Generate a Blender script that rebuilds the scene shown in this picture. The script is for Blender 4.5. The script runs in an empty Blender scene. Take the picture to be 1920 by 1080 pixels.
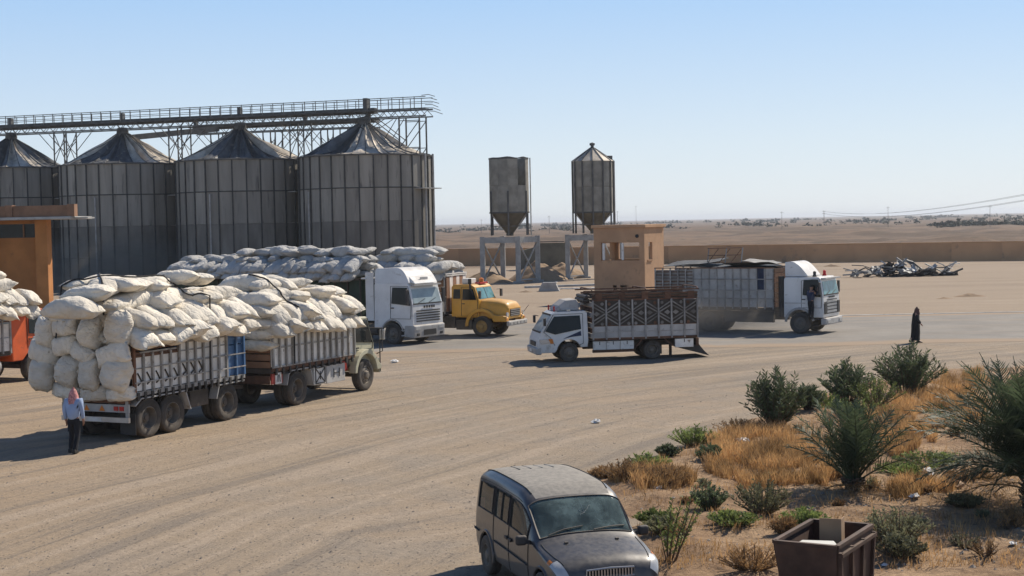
import bpy, bmesh, math, random
import numpy as np
from mathutils import Vector, Matrix, noise as mnoise
R = math.radians
rnd = random.Random(7)
S = bpy.context.scene
COL = S.collection

# ------------------------------------------------------------------ camera, sky, sun, exposure
F, H = 2800.0, 5.9                     # focal length in photo pixels (1920 wide), eye height in metres
PITCH, ROLL = math.atan(123.0 / F), 0.0200
_f = Vector((0, math.cos(PITCH), -math.sin(PITCH)))
_r0, _u0 = Vector((1, 0, 0)), Vector((0, math.sin(PITCH), math.cos(PITCH)))
_r = _r0 * math.cos(ROLL) - _u0 * math.sin(ROLL)
_u = _u0 * math.cos(ROLL) + _r0 * math.sin(ROLL)
cam = bpy.data.cameras.new('camera')
cam.sensor_width = 36.0
cam.lens = 36.0 * F / 1920.0
cam.clip_start, cam.clip_end = 0.5, 30000.0
camo = bpy.data.objects.new('camera', cam)
COL.objects.link(camo)
camo.matrix_world = Matrix(((_r.x, _u.x, -_f.x, 0), (_r.y, _u.y, -_f.y, 0), (_r.z, _u.z, -_f.z, H), (0, 0, 0, 1)))
S.camera = camo

SUN_AZ, SUN_EL = R(44), R(43)          # azimuth from +Y towards +X
W = bpy.data.worlds.new('World'); S.world = W; W.use_nodes = True
_n, _l = W.node_tree.nodes, W.node_tree.links
_n.clear()
_sky = _n.new('ShaderNodeTexSky'); _sky.sky_type = 'NISHITA'; _sky.sun_disc = False
_sky.sun_elevation = SUN_EL; _sky.sun_rotation = SUN_AZ
_sky.altitude = 200; _sky.air_density = 1.0; _sky.dust_density = 0.4; _sky.ozone_density = 3.0
_bg = _n.new('ShaderNodeBackground'); _bg.inputs['Strength'].default_value = 0.088
_wo = _n.new('ShaderNodeOutputWorld')
_tc = _n.new('ShaderNodeTexCoord'); _sx = _n.new('ShaderNodeSeparateXYZ'); _l.new(_tc.outputs['Generated'], _sx.inputs[0])
_cr = _n.new('ShaderNodeValToRGB'); _l.new(_sx.outputs[2], _cr.inputs[0])          # clear desert sky: pale haze low, blue above
for _p, _c in ((0.0, (7.9, 8.5, 9.0)), (0.05, (6.9, 8.0, 9.1)), (0.16, (3.9, 6.2, 9.4)), (0.40, (0.9, 1.9, 4.2)), (1.0, (0.35, 0.8, 2.2))):
    _e = _cr.color_ramp.elements[0] if _p == 0 else _cr.color_ramp.elements[-1] if _p == 1 else _cr.color_ramp.elements.new(_p)
    _e.position = _p; _e.color = (_c[0] / 10, _c[1] / 10, _c[2] / 10, 1)
_vs = _n.new('ShaderNodeVectorMath'); _vs.operation = 'SCALE'; _vs.inputs['Scale'].default_value = 10.0; _l.new(_cr.outputs[0], _vs.inputs[0])
_mx = _n.new('ShaderNodeMix'); _mx.data_type = 'RGBA'; _mx.inputs[0].default_value = 0.85
_l.new(_sky.outputs[0], _mx.inputs[6]); _l.new(_vs.outputs[0], _mx.inputs[7]); _l.new(_mx.outputs[2], _bg.inputs[0]); _l.new(_bg.outputs[0], _wo.inputs[0])

sl = bpy.data.lights.new('sun', 'SUN'); sl.energy = 5.0; sl.angle = R(0.55); sl.color = (1.0, 0.92, 0.80)
suno = bpy.data.objects.new('sun', sl); COL.objects.link(suno)
SUNV = Vector((math.sin(SUN_AZ) * math.cos(SUN_EL), math.cos(SUN_AZ) * math.cos(SUN_EL), math.sin(SUN_EL)))
suno.rotation_euler = SUNV.to_track_quat('Z', 'Y').to_euler()
suno.location = (40, 60, 60)

S.render.engine = 'CYCLES'
S.view_settings.view_transform = 'Standard'
S.view_settings.look = 'None'
S.view_settings.exposure = 0.22
S.view_settings.gamma = 1.0
S.view_settings.use_curve_mapping = False
S.render.resolution_x, S.render.resolution_y = 1024, 576

# ------------------------------------------------------------------ pixels (1920x1080) to places
EYE = Vector((0, 0, H))
def ray(x, y):
    return _f * F + _r * (x - 960.0) - _u * (y - 540.0)
def G(x, y, z=0.0):                    # the point at height z seen at a pixel
    d = ray(x, y); return EYE + d * ((z - H) / d.z)
def PD(x, y, D):                       # the point at depth D seen at a pixel
    d = ray(x, y); return EYE + d * (D / d.y)
def on_plane(x, y, p, n):              # the point of a plane seen at a pixel
    d = ray(x, y); return EYE + d * ((p - EYE).dot(n) / d.dot(n))

# ------------------------------------------------------------------ helpers
def props(o, label=None, cat=None, group=None, kind=None):
    if label: o['label'] = label
    if cat: o['category'] = cat
    if group: o['group'] = group
    if kind: o['kind'] = kind
    return o
def empty(name, loc=(0, 0, 0), rz=0.0, label=None, cat=None, group=None):
    o = bpy.data.objects.new(name, None); COL.objects.link(o)
    o.empty_display_size = 0.3
    o.location = loc; o.rotation_euler = (0, 0, float(rz))
    return props(o, label, cat, group)
def link(name, me, mat=None, parent=None, loc=None, rot=None, scale=None):
    o = bpy.data.objects.new(name, me); COL.objects.link(o)
    if mat is not None and not me.materials: me.materials.append(mat)
    if parent is not None: o.parent = parent
    if loc is not None: o.location = loc
    if rot is not None: o.rotation_euler = rot
    if scale is not None: o.scale = scale
    return o

class MB:
    """collects polygons; build() links them as one mesh object"""
    def __init__(s): s.v, s.f = [], []
    def add(s, verts, faces):
        b = len(s.v); s.v.extend([tuple(p) for p in verts]); s.f.extend([tuple(b + i for i in f) for f in faces]); return s
    def box(s, c, d, rz=0.0, M=None):
        x, y, z = d[0] / 2, d[1] / 2, d[2] / 2
        P = [Vector((sx * x, sy * y, sz * z)) for sz in (-1, 1) for sy in (-1, 1) for sx in (-1, 1)]
        if M is None: M = Matrix.Rotation(rz, 3, 'Z')
        P = [M @ p + Vector(c) for p in P]
        return s.add(P, [(0, 2, 3, 1), (4, 5, 7, 6), (0, 1, 5, 4), (2, 6, 7, 3), (0, 4, 6, 2), (1, 3, 7, 5)])
    def b2(s, a, b):                    # box from corner to corner
        return s.box([(a[i] + b[i]) / 2 for i in range(3)], [abs(b[i] - a[i]) for i in range(3)])
    def bar(s, a, b, w, h, up=(0, 0, 1)):
        a, b = Vector(a), Vector(b); d = b - a; L = d.length
        if L < 1e-6: return s
        d.normalize(); u = Vector(up)
        if abs(d.dot(u)) > 0.98: u = Vector((0, 1, 0))
        y = u.cross(d).normalized(); z = d.cross(y)
        return s.box((a + b) / 2, (L, w, h), M=Matrix((d, y, z)).transposed())
    def tube(s, pts, r, n=8, cap=True):
        pts = [Vector(p) for p in pts]; m = len(pts)
        rr = r if isinstance(r, (list, tuple)) else [r] * m
        t0 = (pts[1] - pts[0]).normalized()
        u = Vector((0, 0, 1)) if abs(t0.z) < 0.9 else Vector((1, 0, 0))
        V = []
        for i, p in enumerate(pts):
            t = (pts[min(i + 1, m - 1)] - pts[max(i - 1, 0)]).normalized()
            x = (u - t * u.dot(t)).normalized(); u = x; y = t.cross(x)
            for k in range(n):
                a = 2 * math.pi * k / n
                V.append(p + (x * math.cos(a) + y * math.sin(a)) * rr[i])
        Fc = [(i * n + k, i * n + (k + 1) % n, (i + 1) * n + (k + 1) % n, (i + 1) * n + k) for i in range(m - 1) for k in range(n)]
        if cap: Fc += [tuple(range(n))[::-1], tuple((m - 1) * n + k for k in range(n))]
        return s.add(V, Fc)
    def lathe(s, prof, n=24, axis='Z', c=(0, 0, 0), a0=0.0, a1=2 * math.pi, cap=False):
        full = abs(a1 - a0 - 2 * math.pi) < 1e-6; k = n if full else n + 1; V = []
        for (r, h) in prof:
            for j in range(k):
                a = a0 + (a1 - a0) * j / n
                p = (r * math.cos(a), r * math.sin(a), h)
                if axis == 'Y': p = (p[0], h, p[1])
                if axis == 'X': p = (h, p[0], p[1])
                V.append((p[0] + c[0], p[1] + c[1], p[2] + c[2]))
        Fc = []
        for i in range(len(prof) - 1):
            for j in range(n):
                j2 = (j + 1) % k
                Fc.append((i * k + j, i * k + j2, (i + 1) * k + j2, (i + 1) * k + j))
        if cap:
            Fc += [tuple(range(k))[::-1], tuple((len(prof) - 1) * k + j for j in range(k))]
        return s.add(V, Fc)
    def prism(s, poly, y0, y1, wf=None):      # (x,z) outline carried from y0 to y1; wf(z) scales the half width
        n = len(poly); V = []
        for y in (y0, y1):
            for (x, z) in poly:
                yy = y * wf(z) if wf else y
                V.append((x, yy, z))
        Fc = [tuple(range(n)), tuple(range(2 * n - 1, n - 1, -1))] + [(i, n + i, n + (i + 1) % n, (i + 1) % n) for i in range(n)]
        return s.add(V, Fc)
    def plate(s, pts, nrm, t):                # flat polygon with thickness t along nrm
        n = len(pts); nv = Vector(nrm) * t
        V = [Vector(p) for p in pts] + [Vector(p) + nv for p in pts]
        Fc = [tuple(range(n))[::-1], tuple(range(n, 2 * n))] + [(i, (i + 1) % n, n + (i + 1) % n, n + i) for i in range(n)]
        return s.add(V, Fc)
    def grid(s, rows):
        m = len(rows[0]); V = [p for r_ in rows for p in r_]
        return s.add(V, [(i * m + j, i * m + j + 1, (i + 1) * m + j + 1, (i + 1) * m + j) for i in range(len(rows) - 1) for j in range(m - 1)])
    def mesh(s, name, smooth=False, fix=True, auto=None):
        me = bpy.data.meshes.new(name); me.from_pydata([(float(a), float(b), float(c)) for (a, b, c) in s.v], [], s.f)
        if fix and len(s.f) < 60000:
            bm = bmesh.new(); bm.from_mesh(me); bmesh.ops.recalc_face_normals(bm, faces=bm.faces); bm.to_mesh(me); bm.free()
        if smooth: me.polygons.foreach_set('use_smooth', [True] * len(me.polygons))
        me.update()
        if auto is not None:
            me.polygons.foreach_set('use_smooth', [True] * len(me.polygons)); me.set_sharp_from_angle(angle=R(auto))
        return me
    def build(s, name, mat, parent=None, smooth=False, bevel=0.0, seg=2, auto=None, fix=True, loc=None, rot=None):
        o = link(name, s.mesh(name, smooth, fix, auto), mat, parent, loc, rot)
        if bevel:
            m = o.modifiers.new('bevel', 'BEVEL'); m.width = bevel; m.segments = seg; m.limit_method = 'ANGLE'; m.angle_limit = R(35)
            m.harden_normals = False
        return o
def one(name, mat, parent=None, **k):         # a part of one box
    c, d = k.pop('c'), k.pop('d'); rz = k.pop('rz', 0.0)
    return MB().box(c, d, rz).build(name, mat, parent, **k)
def barpart(name, mat, parent, a, b, w, h, **k): return MB().bar(a, b, w, h).build(name, mat, parent, **k)
def arc(cx, cz, r, a0, a1, n=10):
    return [(cx + r * math.cos(R(a0 + (a1 - a0) * i / n)), cz + r * math.sin(R(a0 + (a1 - a0) * i / n))) for i in range(n + 1)]
def bake(o):                                   # apply modifiers
    dg = bpy.context.evaluated_depsgraph_get(); e = o.evaluated_get(dg)
    me = bpy.data.meshes.new_from_object(e); o.modifiers.clear(); old = o.data; o.data = me
    if old.users == 0: bpy.data.meshes.remove(old)
    return o
def fbm(p, o=4): return mnoise.fractal(p, 1.0, 2.0, o, noise_basis='PERLIN_ORIGINAL')

# ------------------------------------------------------------------ materials
MATS = {}
def nt(name):
    m = bpy.data.materials.new(name); m.use_nodes = True; n = m.node_tree.nodes; l = m.node_tree.links
    b = n['Principled BSDF']; return m, n, l, b
DUST = (0.43, 0.34, 0.25)
def mix(n, l, fac, a, b, mode='MIX'):
    x = n.new('ShaderNodeMix'); x.data_type = 'RGBA'; x.blend_type = mode
    for sock, val in ((x.inputs[0], fac), (x.inputs[6], a), (x.inputs[7], b)):
        if hasattr(val, 'links'): l.new(val, sock)
        elif isinstance(val, (int, float)): sock.default_value = val
        else: sock.default_value = (*val[:3], 1)
    return x.outputs[2]
def ramp(n, l, src, lo, hi, a=0.0, b=1.0):
    x = n.new('ShaderNodeMapRange'); x.interpolation_type = 'SMOOTHSTEP'
    l.new(src, x.inputs[0]); x.inputs[1].default_value = lo; x.inputs[2].default_value = hi; x.inputs[3].default_value = a; x.inputs[4].default_value = b
    return x.outputs[0]
def math_(n, l, op, a, b=None):
    x = n.new('ShaderNodeMath'); x.operation = op
    for i, v in enumerate((a, b)):
        if v is None: continue
        if hasattr(v, 'links'): l.new(v, x.inputs[i])
        else: x.inputs[i].default_value = v
    return x.outputs[0]
def tex(n, l, vec, scale, detail=4.0, rough=0.55, kind='noise'):
    t = n.new('ShaderNodeTexNoise'); t.inputs['Scale'].default_value = scale; t.inputs['Detail'].default_value = detail; t.inputs['Roughness'].default_value = rough
    if vec is not None: l.new(vec, t.inputs['Vector'])
    return t.outputs['Fac']
def M_(name, col, rough=0.7, metal=0.0, var=0.25, scale=3.0, bump=0.0, bscale=30.0, dust=0.0, dustcol=DUST, dirt=0.0, dirtcol=(0.08, 0.06, 0.045),
       rnd_var=0.0, crease=0.0, stretch=None, spec=0.4, wave=None, thru=0.0, dustlow=0.0, coat=0.0):
    if name in MATS: return MATS[name]
    m, n, l, b = nt(name)
    tc = n.new('ShaderNodeTexCoord'); oi = n.new('ShaderNodeObjectInfo')
    va = n.new('ShaderNodeVectorMath'); va.operation = 'ADD'; l.new(tc.outputs['Object'], va.inputs[0])
    rv = math_(n, l, 'MULTIPLY', oi.outputs['Random'], 37.0); cx = n.new('ShaderNodeCombineXYZ')
    for i in range(3): l.new(rv, cx.inputs[i])
    l.new(cx.outputs[0], va.inputs[1]); vec = va.outputs[0]
    if stretch:
        mp = n.new('ShaderNodeMapping'); mp.inputs['Scale'].default_value = stretch; l.new(vec, mp.inputs[0]); sv = mp.outputs[0]
    else: sv = vec
    f = tex(n, l, sv, scale, 6)
    lo = [c * (1 - var) for c in col]; hi = [min(1, c * (1 + var)) for c in col]
    c = mix(n, l, ramp(n, l, f, 0.3, 0.7), lo, hi)
    if rnd_var:
        v = n.new('ShaderNodeHueSaturation'); l.new(c, v.inputs['Color'])
        l.new(ramp(n, l, oi.outputs['Random'], 0, 1, 1 - rnd_var, 1 + rnd_var), v.inputs['Value']); c = v.outputs[0]
    if dirt:
        g = tex(n, l, sv, scale * 2.3, 8, 0.65); c = mix(n, l, ramp(n, l, g, 0.62 - 0.3 * dirt, 0.75), c, dirtcol)
    r_out = None
    if dust or dustlow:
        ge = n.new('ShaderNodeNewGeometry'); sp = n.new('ShaderNodeSeparateXYZ'); l.new(ge.outputs['Normal'], sp.inputs[0])
        g = tex(n, l, vec, scale * 1.7, 6, 0.6)
        up = ramp(n, l, sp.outputs[2], 0.1, 0.95, 0.18, 1.0)
        k = math_(n, l, 'MULTIPLY', up, ramp(n, l, g, 0.2, 0.75, 0.55, 1.0)); k = math_(n, l, 'MULTIPLY', k, dust)
        if dustlow:                       # road dust thrown up from the wheels
            so = n.new('ShaderNodeSeparateXYZ'); l.new(ge.outputs['Position'], so.inputs[0])
            kk = math_(n, l, 'MULTIPLY', ramp(n, l, so.outputs[2], 0.1, 1.35, 1.0, 0.0), ramp(n, l, g, 0.15, 0.7, 0.4, 1.0))
            k = math_(n, l, 'MAXIMUM', k, math_(n, l, 'MULTIPLY', kk, dustlow))
        c = mix(n, l, k, c, dustcol)
        r_out = ramp(n, l, k, 0, 0.6, rough, max(rough, 0.9))
    l.new(c, b.inputs['Base Color'])
    if r_out is not None: l.new(r_out, b.inputs['Roughness'])
    else: b.inputs['Roughness'].default_value = rough
    b.inputs['Metallic'].default_value = metal
    b.inputs['Specular IOR Level'].default_value = spec
    if coat: b.inputs['Coat Weight'].default_value = coat; b.inputs['Coat Roughness'].default_value = 0.08
    h = None
    if bump: h = math_(n, l, 'MULTIPLY', tex(n, l, vec, bscale, 6, 0.6), bump)
    if crease:                            # folds in cloth
        cr = None
        for sc2, amp in ((2.4, 1.0), (5.5, 0.5)):
            q = math_(n, l, 'ABSOLUTE', math_(n, l, 'SUBTRACT', tex(n, l, vec, sc2, 2, 0.5), 0.5)); q = math_(n, l, 'MULTIPLY', ramp(n, l, q, 0.0, 0.07), crease * amp); cr = q if cr is None else math_(n, l, 'ADD', cr, q)
        h = cr if h is None else math_(n, l, 'ADD', h, cr)
    if wave:
        w = n.new('ShaderNodeTexWave'); w.bands_direction = wave[0]; w.inputs['Scale'].default_value = wave[1]; l.new(tc.outputs['Object'], w.inputs['Vector'])
        hh = math_(n, l, 'MULTIPLY', w.outputs['Fac'], wave[2]); h = hh if h is None else math_(n, l, 'ADD', h, hh)
    if h is not None:
        bp = n.new('ShaderNodeBump'); bp.inputs['Strength'].default_value = 1.0; bp.inputs['Distance'].default_value = 1.0
        l.new(h, bp.inputs['Height']); l.new(bp.outputs[0], b.inputs['Normal'])
    if thru:
        tr = n.new('ShaderNodeBsdfTranslucent'); l.new(c, tr.inputs[0]); ms = n.new('ShaderNodeMixShader'); ms.inputs[0].default_value = thru
        l.new(b.outputs[0], ms.inputs[1]); l.new(tr.outputs[0], ms.inputs[2]); l.new(ms.outputs[0], n['Material Output'].inputs[0])
    MATS[name] = m; return m
def glass_mat(name, tint, see=0.55, rough=0.04, dust=0.12):
    if name in MATS: return MATS[name]
    m, n, l, b = nt(name)
    tr = n.new('ShaderNodeBsdfTransparent'); tr.inputs[0].default_value = (*tint, 1)
    gl = n.new('ShaderNodeBsdfGlossy'); gl.inputs['Roughness'].default_value = rough
    fr = n.new('ShaderNodeFresnel'); fr.inputs[0].default_value = 1.5
    a = n.new('ShaderNodeMixShader'); l.new(fr.outputs[0], a.inputs[0]); l.new(tr.outputs[0], a.inputs[1]); l.new(gl.outputs[0], a.inputs[2])
    df = n.new('ShaderNodeBsdfDiffuse'); df.inputs[0].default_value = (0.27, 0.36, 0.34, 1)  # teal film: reflected sky painted into the glass colour, together with dust
    tc = n.new('ShaderNodeTexCoord'); f = tex(n, l, tc.outputs['Object'], 2.2, 7, 0.65)
    c = n.new('ShaderNodeMixShader'); l.new(ramp(n, l, f, 0.35, 0.8, dust * 0.4, dust * 2.0), c.inputs[0]); l.new(a.outputs[0], c.inputs[1]); l.new(df.outputs[0], c.inputs[2])
    l.new(c.outputs[0], n['Material Output'].inputs[0]); MATS[name] = m; return m

def mats():
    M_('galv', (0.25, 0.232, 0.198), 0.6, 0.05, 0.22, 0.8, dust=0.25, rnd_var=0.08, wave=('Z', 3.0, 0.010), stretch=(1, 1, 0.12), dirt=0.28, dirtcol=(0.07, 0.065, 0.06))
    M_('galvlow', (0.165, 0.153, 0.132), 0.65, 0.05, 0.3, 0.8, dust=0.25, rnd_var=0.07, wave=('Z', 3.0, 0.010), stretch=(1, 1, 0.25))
    M_('stiff', (0.055, 0.055, 0.052), 0.7, 0.2, 0.3, 2.0)
    M_('rooftin', (0.50, 0.43, 0.34), 0.7, 0.05, 0.3, 0.7, rnd_var=0.15, bump=0.03, bscale=4.0, dirt=0.3, dirtcol=(0.12, 0.11, 0.10))
    M_('roofdark', (0.10, 0.10, 0.098), 0.6, 0.1, 0.3, 0.7, rnd_var=0.3, bump=0.03, bscale=4.0, dirt=0.25, dirtcol=(0.30, 0.27, 0.22))
    M_('steel', (0.10, 0.098, 0.092), 0.65, 0.3, 0.3, 1.5, rnd_var=0.1)
    M_('steellight', (0.34, 0.335, 0.32), 0.6, 0.2, 0.2, 1.5, dust=0.3)
    M_('concrete', (0.36, 0.345, 0.32), 0.9, 0, 0.22, 1.2, bump=0.01, bscale=14, dirt=0.15, dirtcol=(0.2, 0.18, 0.16))
    M_('bin', (0.26, 0.245, 0.205), 0.65, 0.05, 0.25, 0.9, dust=0.2, wave=('Z', 2.6, 0.012), rnd_var=0.08)
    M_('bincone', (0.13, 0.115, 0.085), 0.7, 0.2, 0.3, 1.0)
    M_('stucco', (0.45, 0.272, 0.155), 0.92, 0, 0.10, 0.9, bump=0.006, bscale=25, dirt=0.16, dirtcol=(0.33, 0.21, 0.12))
    M_('stuccodark', (0.33, 0.195, 0.11), 0.92, 0, 0.12, 0.9, bump=0.006, bscale=25)
    M_('orangewall', (0.42, 0.175, 0.055), 0.9, 0, 0.15, 0.8, bump=0.006, bscale=20, dirt=0.1, dirtcol=(0.25, 0.12, 0.05))
    M_('browntrim', (0.24, 0.13, 0.075), 0.85, 0, 0.2, 1.2, dust=0.2)
    M_('wall', (0.50, 0.285, 0.145), 0.95, 0, 0.14, 0.18, bump=0.02, bscale=3, dirt=0.12, dirtcol=(0.21, 0.15, 0.10), rnd_var=0.05)
    M_('lath', (0.20, 0.185, 0.165), 0.7, 0.1, 0.3, 3.0, dust=0.2, rnd_var=0.25)
    M_('dark', (0.02, 0.02, 0.02), 0.8, 0, 0.3)
    M_('rubber', (0.028, 0.027, 0.026), 0.85, 0, 0.25, 5.0, dust=0.30, dustlow=0.22, bump=0.004, bscale=60)
    M_('rim', (0.13, 0.12, 0.105), 0.7, 0.3, 0.3, 4.0, dust=0.4, dustlow=0.4)
    M_('rimyellow', (0.38, 0.22, 0.05), 0.7, 0.0, 0.3, 4.0, dust=0.3, dustlow=0.3)
    M_('chassis', (0.045, 0.038, 0.032), 0.8, 0.1, 0.3, 3.0, dust=0.5, dustlow=0.35)
    M_('whitepaint', (0.70, 0.70, 0.68), 0.35, 0.0, 0.08, 1.2, dust=0.45, dustlow=0.45, dirt=0.10, dirtcol=(0.4, 0.36, 0.3), coat=0.3)
    M_('oldwhite', (0.74, 0.71, 0.65), 0.6, 0.0, 0.12, 2.5, dust=0.15, dustlow=0.05, dirt=0.14, dirtcol=(0.22, 0.16, 0.11), rnd_var=0.12)
    M_('greywhite', (0.42, 0.41, 0.39), 0.65, 0.0, 0.15, 2.0, dust=0.35, dustlow=0.3, dirt=0.2, dirtcol=(0.2, 0.17, 0.14), rnd_var=0.10)
    M_('greyrail', (0.30, 0.29, 0.275), 0.6, 0.2, 0.25, 3.0, dust=0.3, dirt=0.25, dirtcol=(0.12, 0.07, 0.04), rnd_var=0.15)
    M_('rustbrown', (0.13, 0.062, 0.036), 0.85, 0.1, 0.35, 3.0, dust=0.25, rnd_var=0.2)
    M_('blue', (0.045, 0.12, 0.25), 0.55, 0.0, 0.2, 2.5, dust=0.2, dirt=0.15)
    M_('red', (0.35, 0.03, 0.02), 0.5, 0.0, 0.25, 3.0, dust=0.25)
    M_('orange', (0.62, 0.10, 0.018), 0.45, 0.0, 0.15, 1.5, dust=0.25, dirt=0.08)
    M_('yellow', (0.64, 0.31, 0.025), 0.42, 0.0, 0.12, 1.5, dust=0.3, dustlow=0.25, coat=0.2)
    M_('cream', (0.43, 0.41, 0.29), 0.5, 0.0, 0.15, 1.8, dust=0.3, dustlow=0.25)
    M_('green', (0.014, 0.035, 0.022), 0.7, 0.0, 0.3, 1.8, dust=0.2)
    M_('chrome', (0.5, 0.5, 0.5), 0.3, 0.8, 0.1, 3.0, dust=0.3)
    M_('lamp', (0.55, 0.55, 0.53), 0.15, 0.3, 0.1, 6.0, dust=0.2)
    M_('amber', (0.6, 0.18, 0.02), 0.3, 0.0, 0.1); M_('redlamp', (0.45, 0.02, 0.015), 0.3, 0.0, 0.1)
    M_('black', (0.02, 0.02, 0.021), 0.55, 0.0, 0.2, 4.0, dust=0.3)
    M_('darkglass', (0.010, 0.013, 0.014), 0.08, 0.0, 0.2, 2.0, spec=0.22)
    M_('tealglass', (0.10, 0.24, 0.25), 0.10, 0.0, 0.25, 3.0, dust=0.2, spec=0.6)
    M_('skyglass', (0.30, 0.36, 0.36), 0.08, 0.0, 0.15, 2.0, dust=0.2, spec=0.6)
    M_('sack', (0.72, 0.655, 0.55), 0.92, 0, 0.10, 2.6, bump=0.05, bscale=6.0, crease=0.013, rnd_var=0.10, dirt=0.05, dirtcol=(0.42, 0.35, 0.27), thru=0.06)
    M_('sackdusty', (0.45, 0.43, 0.395), 0.92, 0, 0.12, 2.6, bump=0.05, bscale=6.0, crease=0.013, rnd_var=0.12, dirt=0.08, dirtcol=(0.33, 0.29, 0.24))
    M_('rope', (0.035, 0.032, 0.03), 0.9)
    M_('vanpaint', (0.026, 0.029, 0.036), 0.28, 0.3, 0.1, 7.0, dust=0.27, dustcol=(0.31, 0.265, 0.21), dustlow=0.55, coat=0.5)
    M_('vanroof', (0.05, 0.055, 0.06), 0.5, 0.1, 0.1, 7.0, dust=0.9, dustcol=(0.36, 0.325, 0.275))
    M_('plastic', (0.025, 0.025, 0.027), 0.6, 0, 0.2, 4.0, dust=0.25)
    M_('seat', (0.05, 0.052, 0.055), 0.9, 0, 0.2)
    glass_mat('vanglass', (0.50, 0.68, 0.63), dust=0.33)  # strong film paints a pale sky reflection over the dusty windscreen
    glass_mat('sideglass', (0.42, 0.48, 0.46), dust=0.10)
    M_('skiprust', (0.070, 0.040, 0.029), 0.75, 0.2, 0.35, 2.5, bump=0.004, bscale=18, dirt=0.2, dirtcol=(0.10, 0.045, 0.025), dust=0.15)
    M_('card', (0.34, 0.22, 0.13), 0.9, 0, 0.1); M_('whiteboard', (0.72, 0.69, 0.60), 0.7, 0, 0.06)
    M_('litterwhite', (0.70, 0.68, 0.64), 0.7, 0, 0.1); M_('stone', (0.30, 0.25, 0.20), 0.95, 0, 0.3, 6, rnd_var=0.2)
    M_('scrapdark', (0.06, 0.062, 0.065), 0.6, 0.4, 0.4, 1.5, rnd_var=0.3); M_('scraplight', (0.34, 0.34, 0.33), 0.6, 0.1, 0.25, 1.5, rnd_var=0.3)
    M_('skin', (0.32, 0.17, 0.11), 0.6); M_('shirt', (0.30, 0.38, 0.54), 0.85, 0, 0.1); M_('trouser', (0.015, 0.015, 0.018), 0.9)
    M_('keffiyeh', (0.50, 0.22, 0.20), 0.9, 0, 0.45, 22.0); M_('abaya', (0.010, 0.010, 0.011), 0.9); M_('scarf', (0.09, 0.045, 0.035), 0.9)
    M_('navy', (0.03, 0.04, 0.075), 0.9); M_('shoe', (0.02, 0.018, 0.016), 0.6); M_('hair', (0.012, 0.010, 0.009), 0.7)
    M_('palmleaf', (0.066, 0.092, 0.045), 0.55, 0, 0.3, 1.5, rnd_var=0.3, spec=0.35, thru=0.3, dust=0.25, dustcol=(0.22, 0.22, 0.17))
    M_('palmdry', (0.30, 0.19, 0.09), 0.8, 0, 0.3, 1.5, rnd_var=0.2, thru=0.2)
    M_('palmtrunk', (0.12, 0.08, 0.05), 0.95, 0, 0.35, 6.0, bump=0.02, bscale=12)
    M_('oleander', (0.098, 0.128, 0.062), 0.6, 0, 0.4, 1.2, rnd_var=0.15, spec=0.3, thru=0.35, dust=0.25, dustcol=(0.24, 0.22, 0.16))
    M_('weed', (0.18, 0.22, 0.065), 0.7, 0, 0.35, 1.5, rnd_var=0.25, thru=0.35)
    M_('weedgrey', (0.19, 0.185, 0.10), 0.8, 0, 0.35, 1.5, rnd_var=0.25, thru=0.3)
    M_('drygrass', (0.48, 0.29, 0.125), 0.85, 0, 0.55, 0.9, rnd_var=0.1, thru=0.4)
    M_('drybush', (0.30, 0.18, 0.08), 0.9, 0, 0.35, 1.0, rnd_var=0.15, thru=0.3)
    M_('twig', (0.13, 0.09, 0.06), 0.9, 0, 0.3)
    M_('fartree', (0.065, 0.07, 0.045), 0.9, 0, 0.4, 0.1)
    M_('pole', (0.16, 0.15, 0.14), 0.8)
mats()

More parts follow.
